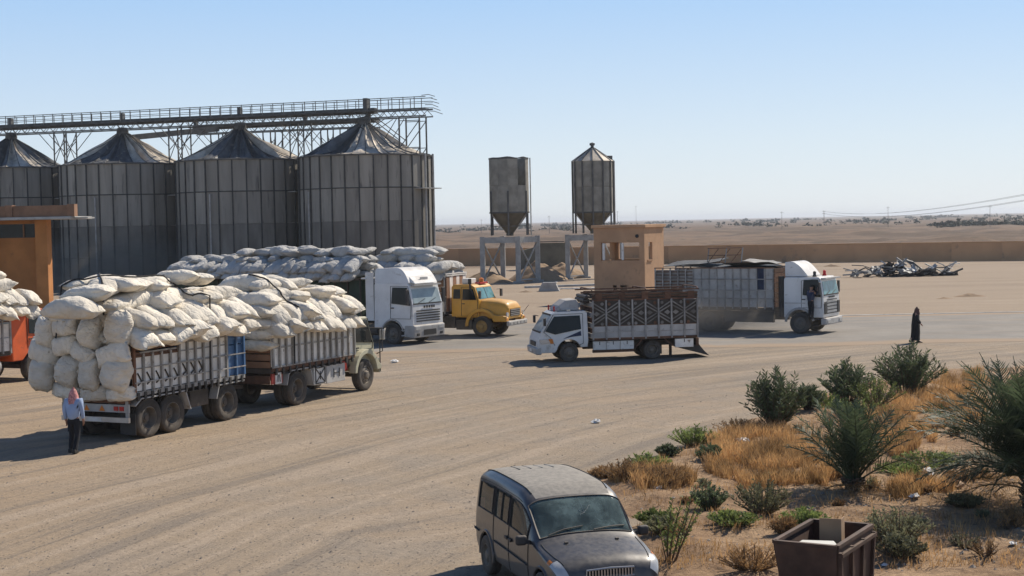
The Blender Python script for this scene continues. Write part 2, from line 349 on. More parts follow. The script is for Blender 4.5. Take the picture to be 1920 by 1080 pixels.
# ------------------------------------------------------------------ ground
def ground_mat():
    m, n, l, b = nt('ground')
    ge = n.new('ShaderNodeNewGeometry'); P = ge.outputs['Position']
    sp = n.new('ShaderNodeSeparateXYZ'); l.new(P, sp.inputs[0]); X, Y = sp.outputs[0], sp.outputs[1]
    big = tex(n, l, P, 0.06, 5); mid = tex(n, l, P, 0.5, 6, 0.6); fine = tex(n, l, P, 5.0, 8, 0.7); vfine = tex(n, l, P, 19.0, 6, 0.75)
    c = mix(n, l, ramp(n, l, big, 0.35, 0.65), (0.385, 0.30, 0.215), (0.42, 0.315, 0.22))
    # greyer gravel where trucks turn
    c = mix(n, l, math_(n, l, 'MULTIPLY', ramp(n, l, mid, 0.38, 0.66), 0.55), c, (0.335, 0.285, 0.235))
    # sandy, warmer ground round the parked trucks
    wx = math_(n, l, 'ADD', X, math_(n, l, 'MULTIPLY', big, 9.0)); warm = ramp(n, l, wx, -11.0, 2.0, 0.6, 0.0)
    c = mix(n, l, warm, c, (0.47, 0.325, 0.20))
    # curved wheel tracks: rings about a point far to the side
    mp = n.new('ShaderNodeVectorMath'); mp.operation = 'SUBTRACT'; l.new(P, mp.inputs[0]); mp.inputs[1].default_value = (60.0, 3.0, 0)
    s2 = n.new('ShaderNodeSeparateXYZ'); l.new(mp.outputs[0], s2.inputs[0])
    x2 = math_(n, l, 'ADD', s2.outputs[0], math_(n, l, 'MULTIPLY', tex(n, l, P, 0.03, 2), 7.0))
    rad = math_(n, l, 'SQRT', math_(n, l, 'ADD', math_(n, l, 'MULTIPLY', x2, x2), math_(n, l, 'MULTIPLY', s2.outputs[1], s2.outputs[1])))
    an = math_(n, l, 'ARCTAN2', s2.outputs[1], x2)
    cb = n.new('ShaderNodeCombineXYZ'); l.new(math_(n, l, 'MULTIPLY', rad, 1.05), cb.inputs[0]); l.new(math_(n, l, 'MULTIPLY', an, 2.2), cb.inputs[1])
    tr = tex(n, l, cb.outputs[0], 1.3, 7, 0.62)
    m3 = n.new('ShaderNodeMapping'); m3.vector_type = 'TEXTURE'; m3.inputs['Rotation'].default_value = (0, 0, R(-50)); m3.inputs['Scale'].default_value = (1.0, 18.0, 1); l.new(P, m3.inputs[0])
    t2 = tex(n, l, m3.outputs[0], 1.4, 6, 0.6); wgt = ramp(n, l, big, 0.45, 0.60, 0.0, 0.8)
    mm = n.new('ShaderNodeMix'); l.new(wgt, mm.inputs[0]); l.new(tr, mm.inputs[2]); l.new(t2, mm.inputs[3]); tr = mm.outputs[0]
    fade = math_(n, l, 'MULTIPLY', ramp(n, l, Y, 14, 22), ramp(n, l, Y, 62, 78, 1.0, 0.0))
    trk = math_(n, l, 'MULTIPLY', ramp(n, l, tr, 0.50, 0.62), fade)
    c = mix(n, l, math_(n, l, 'MULTIPLY', trk, 0.62), c, (0.235, 0.195, 0.16))
    c = mix(n, l, math_(n, l, 'MULTIPLY', math_(n, l, 'MULTIPLY', ramp(n, l, tr, 0.48, 0.38), fade), 0.55), c, (0.53, 0.41, 0.305))
    # pale sand beyond the road, browner scrub beyond the wall
    c = mix(n, l, math_(n, l, 'MULTIPLY', ramp(n, l, math_(n, l, 'ADD', Y, math_(n, l, 'MULTIPLY', mid, 6.0)), 84, 96), 0.8), c, (0.43, 0.325, 0.235))
    pm_ = n.new('ShaderNodeMapping'); pm_.inputs['Scale'].default_value = (0.05, 0.16, 1); l.new(P, pm_.inputs[0]); pt = tex(n, l, pm_.outputs[0], 1.0, 7, 0.65)
    lot = ramp(n, l, Y, 86, 98); c = mix(n, l, math_(n, l, 'MULTIPLY', lot, ramp(n, l, pt, 0.48, 0.66, 0, 0.6)), c, (0.30, 0.225, 0.165)); c = mix(n, l, math_(n, l, 'MULTIPLY', lot, ramp(n, l, pt, 0.45, 0.32, 0, 0.6)), c, (0.52, 0.41, 0.30))
    st = n.new('ShaderNodeMapping'); st.inputs['Scale'].default_value = (0.012, 0.05, 0.05); l.new(P, st.inputs[0])
    far = tex(n, l, st.outputs[0], 1.0, 8, 0.65)
    fc = mix(n, l, ramp(n, l, far, 0.42, 0.58), (0.10, 0.062, 0.040), (0.22, 0.138, 0.088))
    sc_ = tex(n, l, P, 0.22, 6, 0.7); fc = mix(n, l, ramp(n, l, sc_, 0.52, 0.64, 0, 0.7), fc, (0.08, 0.06, 0.042))
    c = mix(n, l, ramp(n, l, Y, 185, 215), c, fc)
    # pebbles and grit
    vo = n.new('ShaderNodeTexVoronoi'); vo.inputs['Scale'].default_value = 9.0; l.new(P, vo.inputs['Vector'])
    peb = math_(n, l, 'MULTIPLY', ramp(n, l, vo.outputs['Distance'], 0.10, 0.24, 1.0, 0.0), ramp(n, l, fine, 0.42, 0.5))
    sepc = n.new('ShaderNodeSeparateXYZ'); l.new(vo.outputs['Color'], sepc.inputs[0])
    pc = mix(n, l, ramp(n, l, sepc.outputs[0], 0.45, 1.0), (0.10, 0.078, 0.06), (0.52, 0.44, 0.36))
    nearf = ramp(n, l, Y, 60, 90, 1.0, 0.0)
    c = mix(n, l, math_(n, l, 'MULTIPLY', math_(n, l, 'MULTIPLY', peb, 0.95), nearf), c, pc)
    vp = n.new('ShaderNodeTexVoronoi'); vp.inputs['Scale'].default_value = 3.2; l.new(P, vp.inputs['Vector'])
    clod = math_(n, l, 'MULTIPLY', ramp(n, l, vp.outputs['Distance'], 0.08, 0.17, 1.0, 0.0), ramp(n, l, mid, 0.45, 0.55))
    c = mix(n, l, math_(n, l, 'MULTIPLY', math_(n, l, 'MULTIPLY', clod, 0.7), nearf), c, (0.15, 0.115, 0.09))
    c = mix(n, l, ramp(n, l, fine, 0.3, 0.7, 0.0, 0.30), c, (0.25, 0.195, 0.145))
    c = mix(n, l, ramp(n, l, vfine, 0.54, 0.66, 0.0, 0.8), c, (0.17, 0.13, 0.10))
    c = mix(n, l, ramp(n, l, vfine, 0.44, 0.33, 0.0, 0.6), c, (0.56, 0.46, 0.36))
    c = mix(n, l, 1.0, c, (0.82, 0.835, 0.83), 'MULTIPLY')
    l.new(c, b.inputs['Base Color']); b.inputs['Roughness'].default_value = 0.95; b.inputs['Specular IOR Level'].default_value = 0.15
    h = math_(n, l, 'ADD', math_(n, l, 'MULTIPLY', fine, 0.05), math_(n, l, 'ADD', math_(n, l, 'MULTIPLY', vfine, 0.022), math_(n, l, 'MULTIPLY', peb, 0.016)))
    h = math_(n, l, 'ADD', h, math_(n, l, 'ADD', math_(n, l, 'MULTIPLY', trk, -0.03), math_(n, l, 'MULTIPLY', mid, 0.12)))
    bp = n.new('ShaderNodeBump'); bp.inputs['Distance'].default_value = 1.0; bp.inputs['Strength'].default_value = 0.8
    l.new(h, bp.inputs['Height']); l.new(bp.outputs[0], b.inputs['Normal'])
    return m
def road_mat():
    m, n, l, b = nt('road')
    ge = n.new('ShaderNodeNewGeometry'); P = ge.outputs['Position']
    at = n.new('ShaderNodeAttribute'); at.attribute_name = 'edge'
    mid = tex(n, l, P, 0.35, 6, 0.6); fine = tex(n, l, P, 4.0, 7, 0.65)
    st = n.new('ShaderNodeMapping'); st.inputs['Scale'].default_value = (0.06, 0.8, 1); st.inputs['Rotation'].default_value = (0, 0, R(7)); l.new(P, st.inputs[0])
    streak = tex(n, l, st.outputs[0], 1.0, 6, 0.6)
    c = mix(n, l, ramp(n, l, mid, 0.3, 0.7), (0.27, 0.255, 0.235), (0.36, 0.34, 0.31))
    c = mix(n, l, ramp(n, l, streak, 0.45, 0.7, 0.0, 0.65), c, (0.41, 0.345, 0.27))
    c = mix(n, l, ramp(n, l, streak, 0.45, 0.3, 0.0, 0.5), c, (0.23, 0.22, 0.205))
    c = mix(n, l, ramp(n, l, fine, 0.4, 0.75, 0.0, 0.4), c, (0.24, 0.215, 0.185))
    e = math_(n, l, 'ADD', at.outputs['Fac'], math_(n, l, 'MULTIPLY', math_(n, l, 'SUBTRACT', mid, 0.5), 0.9))
    c = mix(n, l, ramp(n, l, e, 0.25, 0.6, 1.0, 0.0), c, (0.41, 0.315, 0.225))
    c = mix(n, l, 1.0, c, (0.74, 0.71, 0.67), 'MULTIPLY')
    l.new(c, b.inputs['Base Color']); b.inputs['Roughness'].default_value = 0.9; b.inputs['Specular IOR Level'].default_value = 0.25
    bp = n.new('ShaderNodeBump'); bp.inputs['Distance'].default_value = 1.0; bp.inputs['Strength'].default_value = 0.6
    l.new(math_(n, l, 'MULTIPLY', fine, 0.03), bp.inputs['Height']); l.new(bp.outputs[0], b.inputs['Normal'])
    return m
WALL_A, WALL_B = G(700, 500), G(1960, 488)
def wall_y(x): return WALL_A.y + (WALL_B.y - WALL_A.y) * (x - WALL_A.x) / (WALL_B.x - WALL_A.x)
def far_h(x, y):
    d = y - wall_y(x) - 8
    if d <= 0: return 0.0
    k = min(1.0, d / 25.0); a = min(1.0, y / 500.0)
    r1 = 1 - abs(mnoise.noise(Vector((x / 55.0, y / 26.0, 3.1)))) * 2
    r2 = fbm(Vector((x / 30.0, y / 30.0, 9.0)), 5)
    h = 1.2 * max(0, r1 - 0.30) * (0.6 + r2) + 0.9 * r2 + 0.35 * fbm(Vector((x / 7.0, y / 7.0, 1.0)), 3)
    if y > 900: h = 1.3 * fbm(Vector((x / 500.0, y / 500.0, 2.0)), 4)
    return k * h
def build_ground():
    ys = list(np.arange(-30, 180, 7.0)); y = 180.0
    while y < 14000:
        ys.append(y); y += max(2.0, (y - 150) * 0.022)
    us = np.linspace(-1, 1, 300)
    rows = [[(u * (70 + 0.62 * max(yy, 0)), yy, far_h(u * (70 + 0.62 * max(yy, 0)), yy)) for u in us] for yy in ys]
    o = MB().grid(rows).build('ground', ground_mat(), smooth=True, fix=False); props(o, kind='structure')
    # concrete road crossing the yard
    rows, edge = [], []
    xs = np.linspace(-75, 95, 120)
    for t in np.linspace(0, 1, 16):
        r_ = []
        for x in xs:
            y0 = 68.5 - 0.035 * x + 0.9 * mnoise.noise(Vector((x / 9, 0, 0))) + 3.0 * max(0, (x - 10) / 60) ** 1.2
            y1 = 88.0 - 0.02 * x + 0.5 * mnoise.noise(Vector((x / 14, 5, 0)))
            r_.append((x, y0 + (y1 - y0) * t, 0.006)); edge.append(min(1.0, min(t, (1 - t) * 2) * 5))
        rows.append(r_)
    me = MB().grid(rows).mesh('road', fix=False)
    a = me.attributes.new('edge', 'FLOAT', 'POINT'); a.data.foreach_set('value', edge)
    props(link('road', me, road_mat()), kind='structure')
    # low kerb along the far edge of the road
    k = MB()
    for i in range(26):
        x = 16 + i * 3.0; k.b2((x, 88.1, -0.05), (x + 2.96, 88.5, 0.022))
    k.build('kerb', MATS['concrete'], bevel=0.02); props(bpy.data.objects['kerb'], kind='structure')
build_ground()

# ------------------------------------------------------------------ perimeter wall
def build_wall():
    A, B = Vector((-75, wall_y(-75), 0)), Vector((125, wall_y(125), 0))
    d = (B - A); L = d.length; d.normalize(); rz = math.atan2(d.y, d.x)
    w = empty('perimeter_wall', A, rz, 'long low tan rendered wall closing the yard from the desert', 'wall')
    n = int(L / 6.0)
    me = MB().b2((0.006, -0.12, -0.3), (5.994, 0.12, 2.28)).mesh('wall_panel'); ca = MB().b2((0.0, -0.17, 2.283), (5.99, 0.17, 2.38)).mesh('coping')
    for i in range(n):
        dz = 0.05 * mnoise.noise(Vector((i * 0.37, 1, 0)))
        link('wall_panel', me, MATS['wall'], w, (i * 6.0, 0, dz)); link('coping', ca, MATS['wall'], w, (i * 6.0, 0, dz))
build_wall()

# ------------------------------------------------------------------ far belt of trees, poles and wires
def far_stuff():
    rr = random.Random(3); mb = MB()
    def blob(x, y, z0, rx, rz):
        for _ in range(10):
            a = rr.uniform(0, 6.28); q = rr.random() ** 0.6
            c = Vector((x + rx * q * math.cos(a), y + rx * 0.5 * q * math.sin(a), z0 + rz * rr.uniform(0.1, 1.0) * (1 - 0.5 * q)))
            s_ = rx * rr.uniform(0.25, 0.5)
            pts = [c + Vector((rr.uniform(-1, 1), rr.uniform(-1, 1), rr.uniform(-0.8, 0.8))).normalized() * s_ * rr.uniform(0.7, 1.1) for _ in range(5)]
            mb.add(pts, [(0, 1, 2), (0, 2, 3), (0, 3, 4), (1, 2, 4), (1, 3, 4)])
    for i in range(620):
        px = rr.uniform(700, 1960); D = rr.choice((900, 1200, 1600, 2200)) * rr.uniform(0.85, 1.15)
        if fbm(Vector((px / 90.0, D / 500.0, 4.0)), 3) < -0.02: continue
        x = (px - 960) / F * D; blob(x, D, far_h(x, D) - 0.3, rr.uniform(2, 5) * D / 1300, rr.uniform(1.6, 4.2) * (D / 1500) ** 0.5)
    for i in range(260):                       # denser grove at the right
        px = rr.uniform(1745, 2000); D = rr.uniform(620, 760); x = (px - 960) / F * D
        blob(x, D, far_h(x, D) - 0.4, rr.uniform(1.6, 3.4), rr.uniform(1.4, 3.0) * min(1, (px - 1735) / 60))
    props(mb.build('far_trees', MATS['fartree'], fix=False), 'thin dark belt of scattered trees along the desert horizon', 'trees', kind='stuff')
    # slim far poles
    spots = [(1032, 640, 9), (1160, 800, 10), (1195, 1000, 15), (1468, 620, 8), (1667, 640, 9), (1858, 560, 9), (905, 800, 8)]
    pm = MB().tube([(0, 0, -1), (0, 0, 1)], [0.16, 0.10], 6).mesh('far_pole')
    for i, (px, D, h) in enumerate(spots):
        x = (px - 960) / F * D; z = far_h(x, D)
        t = empty('far_utility_pole', (x, D, z), 0, 'thin grey utility pole standing far out on the desert plain', 'utility pole', 'far utility poles on the plain')
        link('post', MB().tube([(0, 0, -0.5), (0, 0, h)], [0.10, 0.06], 6).mesh('post'), MATS['pole'], t)
        one('crossarm', MATS['pole'], t, c=(0, 0, h - 0.6), d=(1.6, 0.09, 0.09))
    # power line running from far off towards the right
    P = [PD(1545, 404, 900), PD(1800, 372, 330), Vector((118, 205, 0))]
    pts = [(P[0].x, 900, 9.0), (117.5, 300, 12.0), (150, 205, 13.0)]
    poles = []
    lab = ['grey power pole carrying wires, remotest of the line', 'grey power pole carrying wires in the middle of the line', 'tall grey power pole carrying wires, last before the yard']
    for (x, y, h), lb in zip(pts, lab):
        t = empty('power_pole', (x, y, far_h(x, y)), 0.5, lb, 'utility pole', 'poles of the power line')
        MB().tube([(0, 0, -1), (0, 0, h)], [0.2, 0.13], 8).build('post', MATS['pole'], t)
        for dz in (0.3, 1.7): one('crossarm', MATS['pole'], t, c=(0, 0, h - dz), d=(2.6, 0.16, 0.16))
    for k, (dz, off) in enumerate(((0.2, -1.2), (0.2, 1.2), (1.6, -1.2), (1.6, 1.2))):
        path = []
        for i in range(2):
            a, b = Vector(pts[i]), Vector(pts[i + 1])
            o2 = Vector((off * 0.85, off * 0.5, -dz))
            for j in range(13 if i else 12):
                t = j / 12.0; q = a.lerp(b, t) + o2; q.z -= (a - b).length * 0.010 * 4 * t * (1 - t) * 0.6; path.append(q)
        o = MB().tube(path, 0.035, 4, False).build('overhead_wire', MATS['dark'])
        props(o, 'thin dark overhead wire strung above the desert beyond the wall', 'wire', 'overhead wires of the power line')
far_stuff()

# ------------------------------------------------------------------ grain silos
SR, SE, SA = 6.5, 12.6, 16.2             # radius, eaves, apex
S4 = PD(688, 422, 147.0); S4.z = 0
SROW = Vector((-12.95, 4.2, 0))           # step from one silo to the next
SDIR = SROW.normalized()
def silo(idx, label):
    c = S4 + SROW * idx; N, T = 30, 4
    t = empty('grain_silo', c, 0.04 * idx, label, 'silo', 'row of corrugated grain silos')
    da = 2 * math.pi / N
    def panel(h):
        mb = MB(); rows = []
        for z in (0.012, h - 0.012):
            rows.append([(SR * math.cos(a), SR * math.sin(a), z) for a in np.linspace(-da / 2 + 0.004, da / 2 - 0.004, 5)])
        mb.grid(rows)
        rows2 = [[(x * 0.996, y * 0.996, z) for (x, y, z) in r_] for r_ in rows]; mb.grid(rows2)
        return mb
    if idx == 0:
        silo.pm = panel(3.15).mesh('wall_panel', True); silo.pl = panel(3.15).mesh('lower_wall_panel', True)
        silo.st = MB().b2((SR + 0.004, -0.055, 0), (SR + 0.11, 0.055, SE - 0.05)).mesh('stiffener')
        silo.rg = {}
    for k in range(N):
        a = k * da
        for j in range(T):
            low = j < 2
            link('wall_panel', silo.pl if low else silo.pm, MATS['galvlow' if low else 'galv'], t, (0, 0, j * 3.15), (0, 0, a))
        link('stiffener', silo.st, MATS['stiff'], t, (0, 0, 0), (0, 0, a + da / 2))
    for j in (3,):
        MB().lathe([(SR + 0.02, j * 3.15 - 0.05), (SR + 0.045, j * 3.15 - 0.05), (SR + 0.045, j * 3.15 + 0.05), (SR + 0.02, j * 3.15 + 0.05)], 60).build('ring_joint', MATS['stiff'], t, smooth=True)
    MB().lathe([(SR + 0.02, SE - 0.10), (SR + 0.16, SE - 0.12), (SR + 0.18, SE + 0.02), (SR - 0.1, SE + 0.06)], 60).build('eave_ring', MATS['steel'], t)
    # crumpled roof: a tent of sheets between ribs
    def rz(r, a):
        u = r / SR
        w = (math.sin(math.pi * min(1, max(0, u))) ** 0.8)
        q = Vector((math.cos(a) * 2.1, math.sin(a) * 2.1, idx * 7.3 + 0.25 * u))
        ridge = 1 - 2 * abs(mnoise.noise(q * 1.6))
        q2 = Vector((math.cos(a) * 5, math.sin(a) * 5, idx * 3.3 + 1.3 * u))
        z = SE + (SA - SE) * (max(0.0, 1 - u) ** 1.5)
        z += w * (0.95 * (ridge - 0.62) + 0.60 * mnoise.noise(q2) * (0.3 + u) + 0.12 * mnoise.noise(q2 * 2.7))
        z += 0.04 * math.cos(a * 30) * (1 - 0.5 * u)
        return z
    for k in range(N):
        rows = []
        for i in range(15):
            r = 0.55 + (SR + 0.12 - 0.55) * (i / 14.0)
            rows.append([(r * math.cos(a), r * math.sin(a), rz(r, a)) for a in np.linspace(k * da, (k + 1) * da, 6)])
        dk = mnoise.noise(Vector((math.cos((k + 0.5) * da) * 1.5, math.sin((k + 0.5) * da) * 1.5, idx * 2.7 + 0.4))) + 0.25 * mnoise.noise(Vector((k * 1.7, idx, 0)))
        MB().grid(rows).build('roof_sheet', MATS['roofdark' if dk > 0.02 else 'rooftin'], t, fix=False)
        a = k * da
        MB().tube([((0.55 + (SR - 0.45) * q) * math.cos(a), (0.55 + (SR - 0.45) * q) * math.sin(a), rz(0.55 + (SR - 0.45) * q, a) + 0.03) for q in np.linspace(0, 1, 9)], 0.035, 5).build('roof_rib', MATS['steel'], t)
    MB().lathe([(0.0, SA + 0.35), (0.5, SA + 0.3), (0.62, SA - 0.1), (0.62, SA - 0.9)], 16).build('roof_cap', MATS['steel'], t)
    # ladder, filler pipe and small platform
    la = -1.98 + 0.35 * idx * 0.2
    if idx == 0: la = R(-139)
    p = Vector((math.cos(la), math.sin(la), 0)); q = Vector((-p.y, p.x, 0))
    MB().tube([p * (SR + 0.22) + Vector((0, 0, 0.2)), p * (SR + 0.22) + Vector((0, 0, 9.2))], 0.07, 8).build('vent_pipe', MATS['steellight'], t)
    for an in (R(-28), R(-12)):
        p = Vector((math.cos(an), math.sin(an), 0))
        MB().tube([p * (SR + 0.35) + Vector((0, 0, 0)), p * (SR + 0.35) + Vector((0, 0, SE + 0.1))], 0.10, 8).build('drain_pipe', MATS['steellight'], t)
    p = Vector((math.cos(R(-30)), math.sin(R(-30)), 0)); q = Vector((-p.y, p.x, 0))
    mb = MB(); mb.bar(p * (SR + 0.45) + Vector((0, 0, 9.35)) - q * 1.1, p * (SR + 0.45) + Vector((0, 0, 9.35)) + q * 2.2, 0.9, 0.09); mb.build('side_platform', MATS['steellight'], t)
SL = ['corrugated grain silo at the open end of the row, beside the two hopper bins', 'corrugated grain silo second in the row from the hopper bins',
      'corrugated grain silo third in the row from the hopper bins', 'corrugated grain silo rising behind the orange shed roof']
for i in range(4): silo(i, SL[i])

# ------------------------------------------------------------------ conveyor bridges over the silos
def conveyor(label, base, s0, s1, zdeck, trestles, tower=None, braces=True):
    t = empty('conveyor_bridge', (base.x, base.y, 0), math.atan2(-SDIR.y, -SDIR.x), label, 'conveyor')   # local x runs towards the right end
    L0, L1 = s0, s1
    one('conveyor_housing', MATS['steel'], t, c=((L0 + min(L1, 1.2)) / 2, 0.15, zdeck - 0.28), d=(min(L1, 1.2) - L0, 0.85, 0.55))
    one('walkway', MATS['steel'], t, c=((L0 + L1) / 2, -0.72, zdeck - 0.30), d=(L1 - L0, 0.8, 0.07))
    for y in (-1.15, 0.75):
        one('truss_chord', MATS['steel'], t, c=((L0 + L1) / 2, y, zdeck - 0.34), d=(L1 - L0, 0.10, 0.14))
        one('truss_chord', MATS['steel'], t, c=((L0 + L1) / 2, y, zdeck - 1.05), d=(L1 - L0, 0.10, 0.12))
        one('handrail', MATS['steel'], t, c=((L0 + L1) / 2, y, zdeck + 0.78), d=(L1 - L0, 0.06, 0.07))
        one('mid_rail', MATS['steel'], t, c=((L0 + L1) / 2, y, zdeck + 0.30), d=(L1 - L0, 0.04, 0.05))
        n = int((L1 - L0) / 1.15); st = (L1 - L0) / n
        pm = MB().b2((-0.03, -0.03, 0), (0.03, 0.03, 1.1)).mesh('rail_post'); w = MB().bar((0, 0, 0), (st / 2, 0, 0.60), 0.05, 0.05).bar((st / 2, 0.0, 0.60), (st, 0, 0), 0.05, 0.05).mesh('truss_brace')
        for i in range(n):
            link('rail_post', pm, MATS['steel'], t, (L0 + i * st, y, zdeck - 0.27))
            link('truss_brace', w, MATS['steel'], t, (L0 + i * st, y, zdeck - 1.0))
    for (x, zb) in trestles:
        for y in (-1.1, 0.7):
            for dx in (-0.75, 0.75):
                MB().bar((x + dx, y, zb), (x + dx, y, zdeck - 1.12), 0.11, 0.11).build('trestle_leg', MATS['steel'], t)
            zt = zdeck - 1.15
            for (a, b) in (((-0.75, zb + 0.2), (0.75, zt)), ((0.75, zb + 0.2), (-0.75, zt)), ((-0.75, zt - 1.9), (-2.6, zt)), ((0.75, zt - 1.9), (2.6, zt)), ((-0.75, zt - 0.8), (0.75, zt - 2.3)), ((0.75, zt - 0.8), (-0.75, zt - 2.3))):
                MB().bar((x + a[0], y, a[1]), (x + b[0], y, b[1]), 0.06, 0.06).build('trestle_brace', MATS['steel'], t)
    if tower is not None:
        x0, x1 = tower
        for x in (x0, x1):
            for y in (-1.1, 0.7):
                one('tower_leg', MATS['steel'], t, c=(x, y, (zdeck - 1.12) / 2), d=(0.13, 0.13, zdeck - 1.12))
        z = 0.3
        while z < zdeck - 2.5:
            for y in (-1.1, 0.7):
                MB().bar((x0, y, z), (x1, y, z + 2.6), 0.07, 0.07).build('tower_brace', MATS['steel'], t)
                MB().bar((x0, y, z + 2.6), (x1, y, z + 2.6), 0.07, 0.07).build('tower_rung', MATS['steel'], t)
            z += 2.6
        for y in (-1.1, 0.7):
            for k in range(2):
                MB().bar((x0, y, zdeck - 4.5 + k * 1.2), (x0 - 5.2 + k * 2.4, y, zdeck - 1.15), 0.08, 0.08).build('knee_brace', MATS['steel'], t)
                MB().bar((x0 - 1.6 - k * 1.6, y, zdeck - 3.2 + k), (x0 - 0.2 - k * 1.2, y, zdeck - 1.15), 0.06, 0.06).build('knee_brace', MATS['steel'], t)
        one('drive_box', MATS['steel'], t, c=(0.3, -0.1, zdeck + 0.15), d=(0.42, 0.8, 1.6))
        MB().tube([(0.5, 0.1, zdeck - 0.6), (0.1, 0.1, SA + 0.2)], 0.22, 8).build('spout', MATS['steel'], t)
        for k in range(6):                      # bent rail ends
            MB().tube([(L1 - 0.4, -1.15 + 0.3 * k, zdeck + 0.9 - 0.28 * k), (L1 + 0.3, -1.1 + 0.3 * k, zdeck + 0.95 - 0.3 * k), (L1 + 0.9 + 0.1 * (k % 3), -1.0 + 0.3 * k, zdeck + 0.75 - 0.32 * k)], 0.035, 5).build('bent_rail', MATS['steel'], t)
    for k in range(1, 4):
        if -k * 13.6 > L0: one('gearbox', MATS['steel'], t, c=(-k * 13.6, 0, zdeck + 0.3), d=(0.35, 0.5, 0.7))
    return t
STEP = SROW.length
conveyor('long steel conveyor gallery with handrails running over the silo tops', S4, -58.0, 6.9, 17.35, [(-(k + 0.5) * STEP, SE + 0.1) for k in range(4)], tower=(4.1, 6.2))
perp = Vector((-SDIR.y, SDIR.x, 0)); perp = perp if perp.y > 0 else -perp
conveyor('shorter steel conveyor gallery crossing behind the front silos', S4 + perp * 15.0, -27.5, -5.0, 17.6, [(-24.0, 0), (-17.5, 0), (-10.5, 0)])
# inclined chute joining the two galleries
_a = S4 - SDIR * 0 ; 
props(MB().bar(S4 + SDIR * 28.5 + perp * 2.5 + Vector((0, 0, 15.6)), S4 + SDIR * 24.0 + perp * 14.0 + Vector((0, 0, 17.0)), 0.8, 0.6).build('transfer_chute', MATS['steel']),
      'sloping dark chute linking the two conveyor galleries behind the silo roofs', 'chute')

# ------------------------------------------------------------------ hopper bins on their stands
def bin_stand(px, D, label, scale=1.0):
    c = PD(px, 480, D); c.z = 0
    t = empty('bin_stand', c, 0, label, 'stand', 'grey frames carrying the hopper bins')
    a, b = Vector((3.45, -0.45, 0)) * scale, Vector((1.95, 2.9, 0)) * scale
    P = [-(a + b) / 2, (a - b) / 2, (a + b) / 2, (b - a) / 2]; hh = 4.55
    rzv = math.atan2(a.y, a.x)
    for p in P:
        one('column', MATS['steellight'], t, c=(p.x, p.y, hh / 2 - 0.1), d=(0.46, 0.42, hh + 0.2), rz=rzv, bevel=0.02)
        one('base_plate', MATS['concrete'], t, c=(p.x, p.y, 0.06), d=(1.0, 0.9, 0.22), rz=rzv)
    for i in range(4):
        p, q = P[i], P[(i + 1) % 4]; d_ = (q - p).normalized() * 0.23
        MB().bar(p + d_ + Vector((0, 0, hh - 0.35)), q - d_ + Vector((0, 0, hh - 0.35)), 0.3, 0.55).build('top_beam', MATS['steellight'], t)
        if i in (1, 3):
            for (z0, z1) in ((0.3, 3.8), (3.8, 0.3)):
                MB().bar(p + d_ + Vector((0, 0, z0)), q - d_ + Vector((0, 0, z1)), 0.12, 0.12).build('cross_brace', MATS['steellight'], t)
            MB().bar(p + d_ + Vector((0, 0, 0.3)), q - d_ + Vector((0, 0, 0.3)), 0.1, 0.12).build('foot_rail', MATS['steellight'], t)
    return c
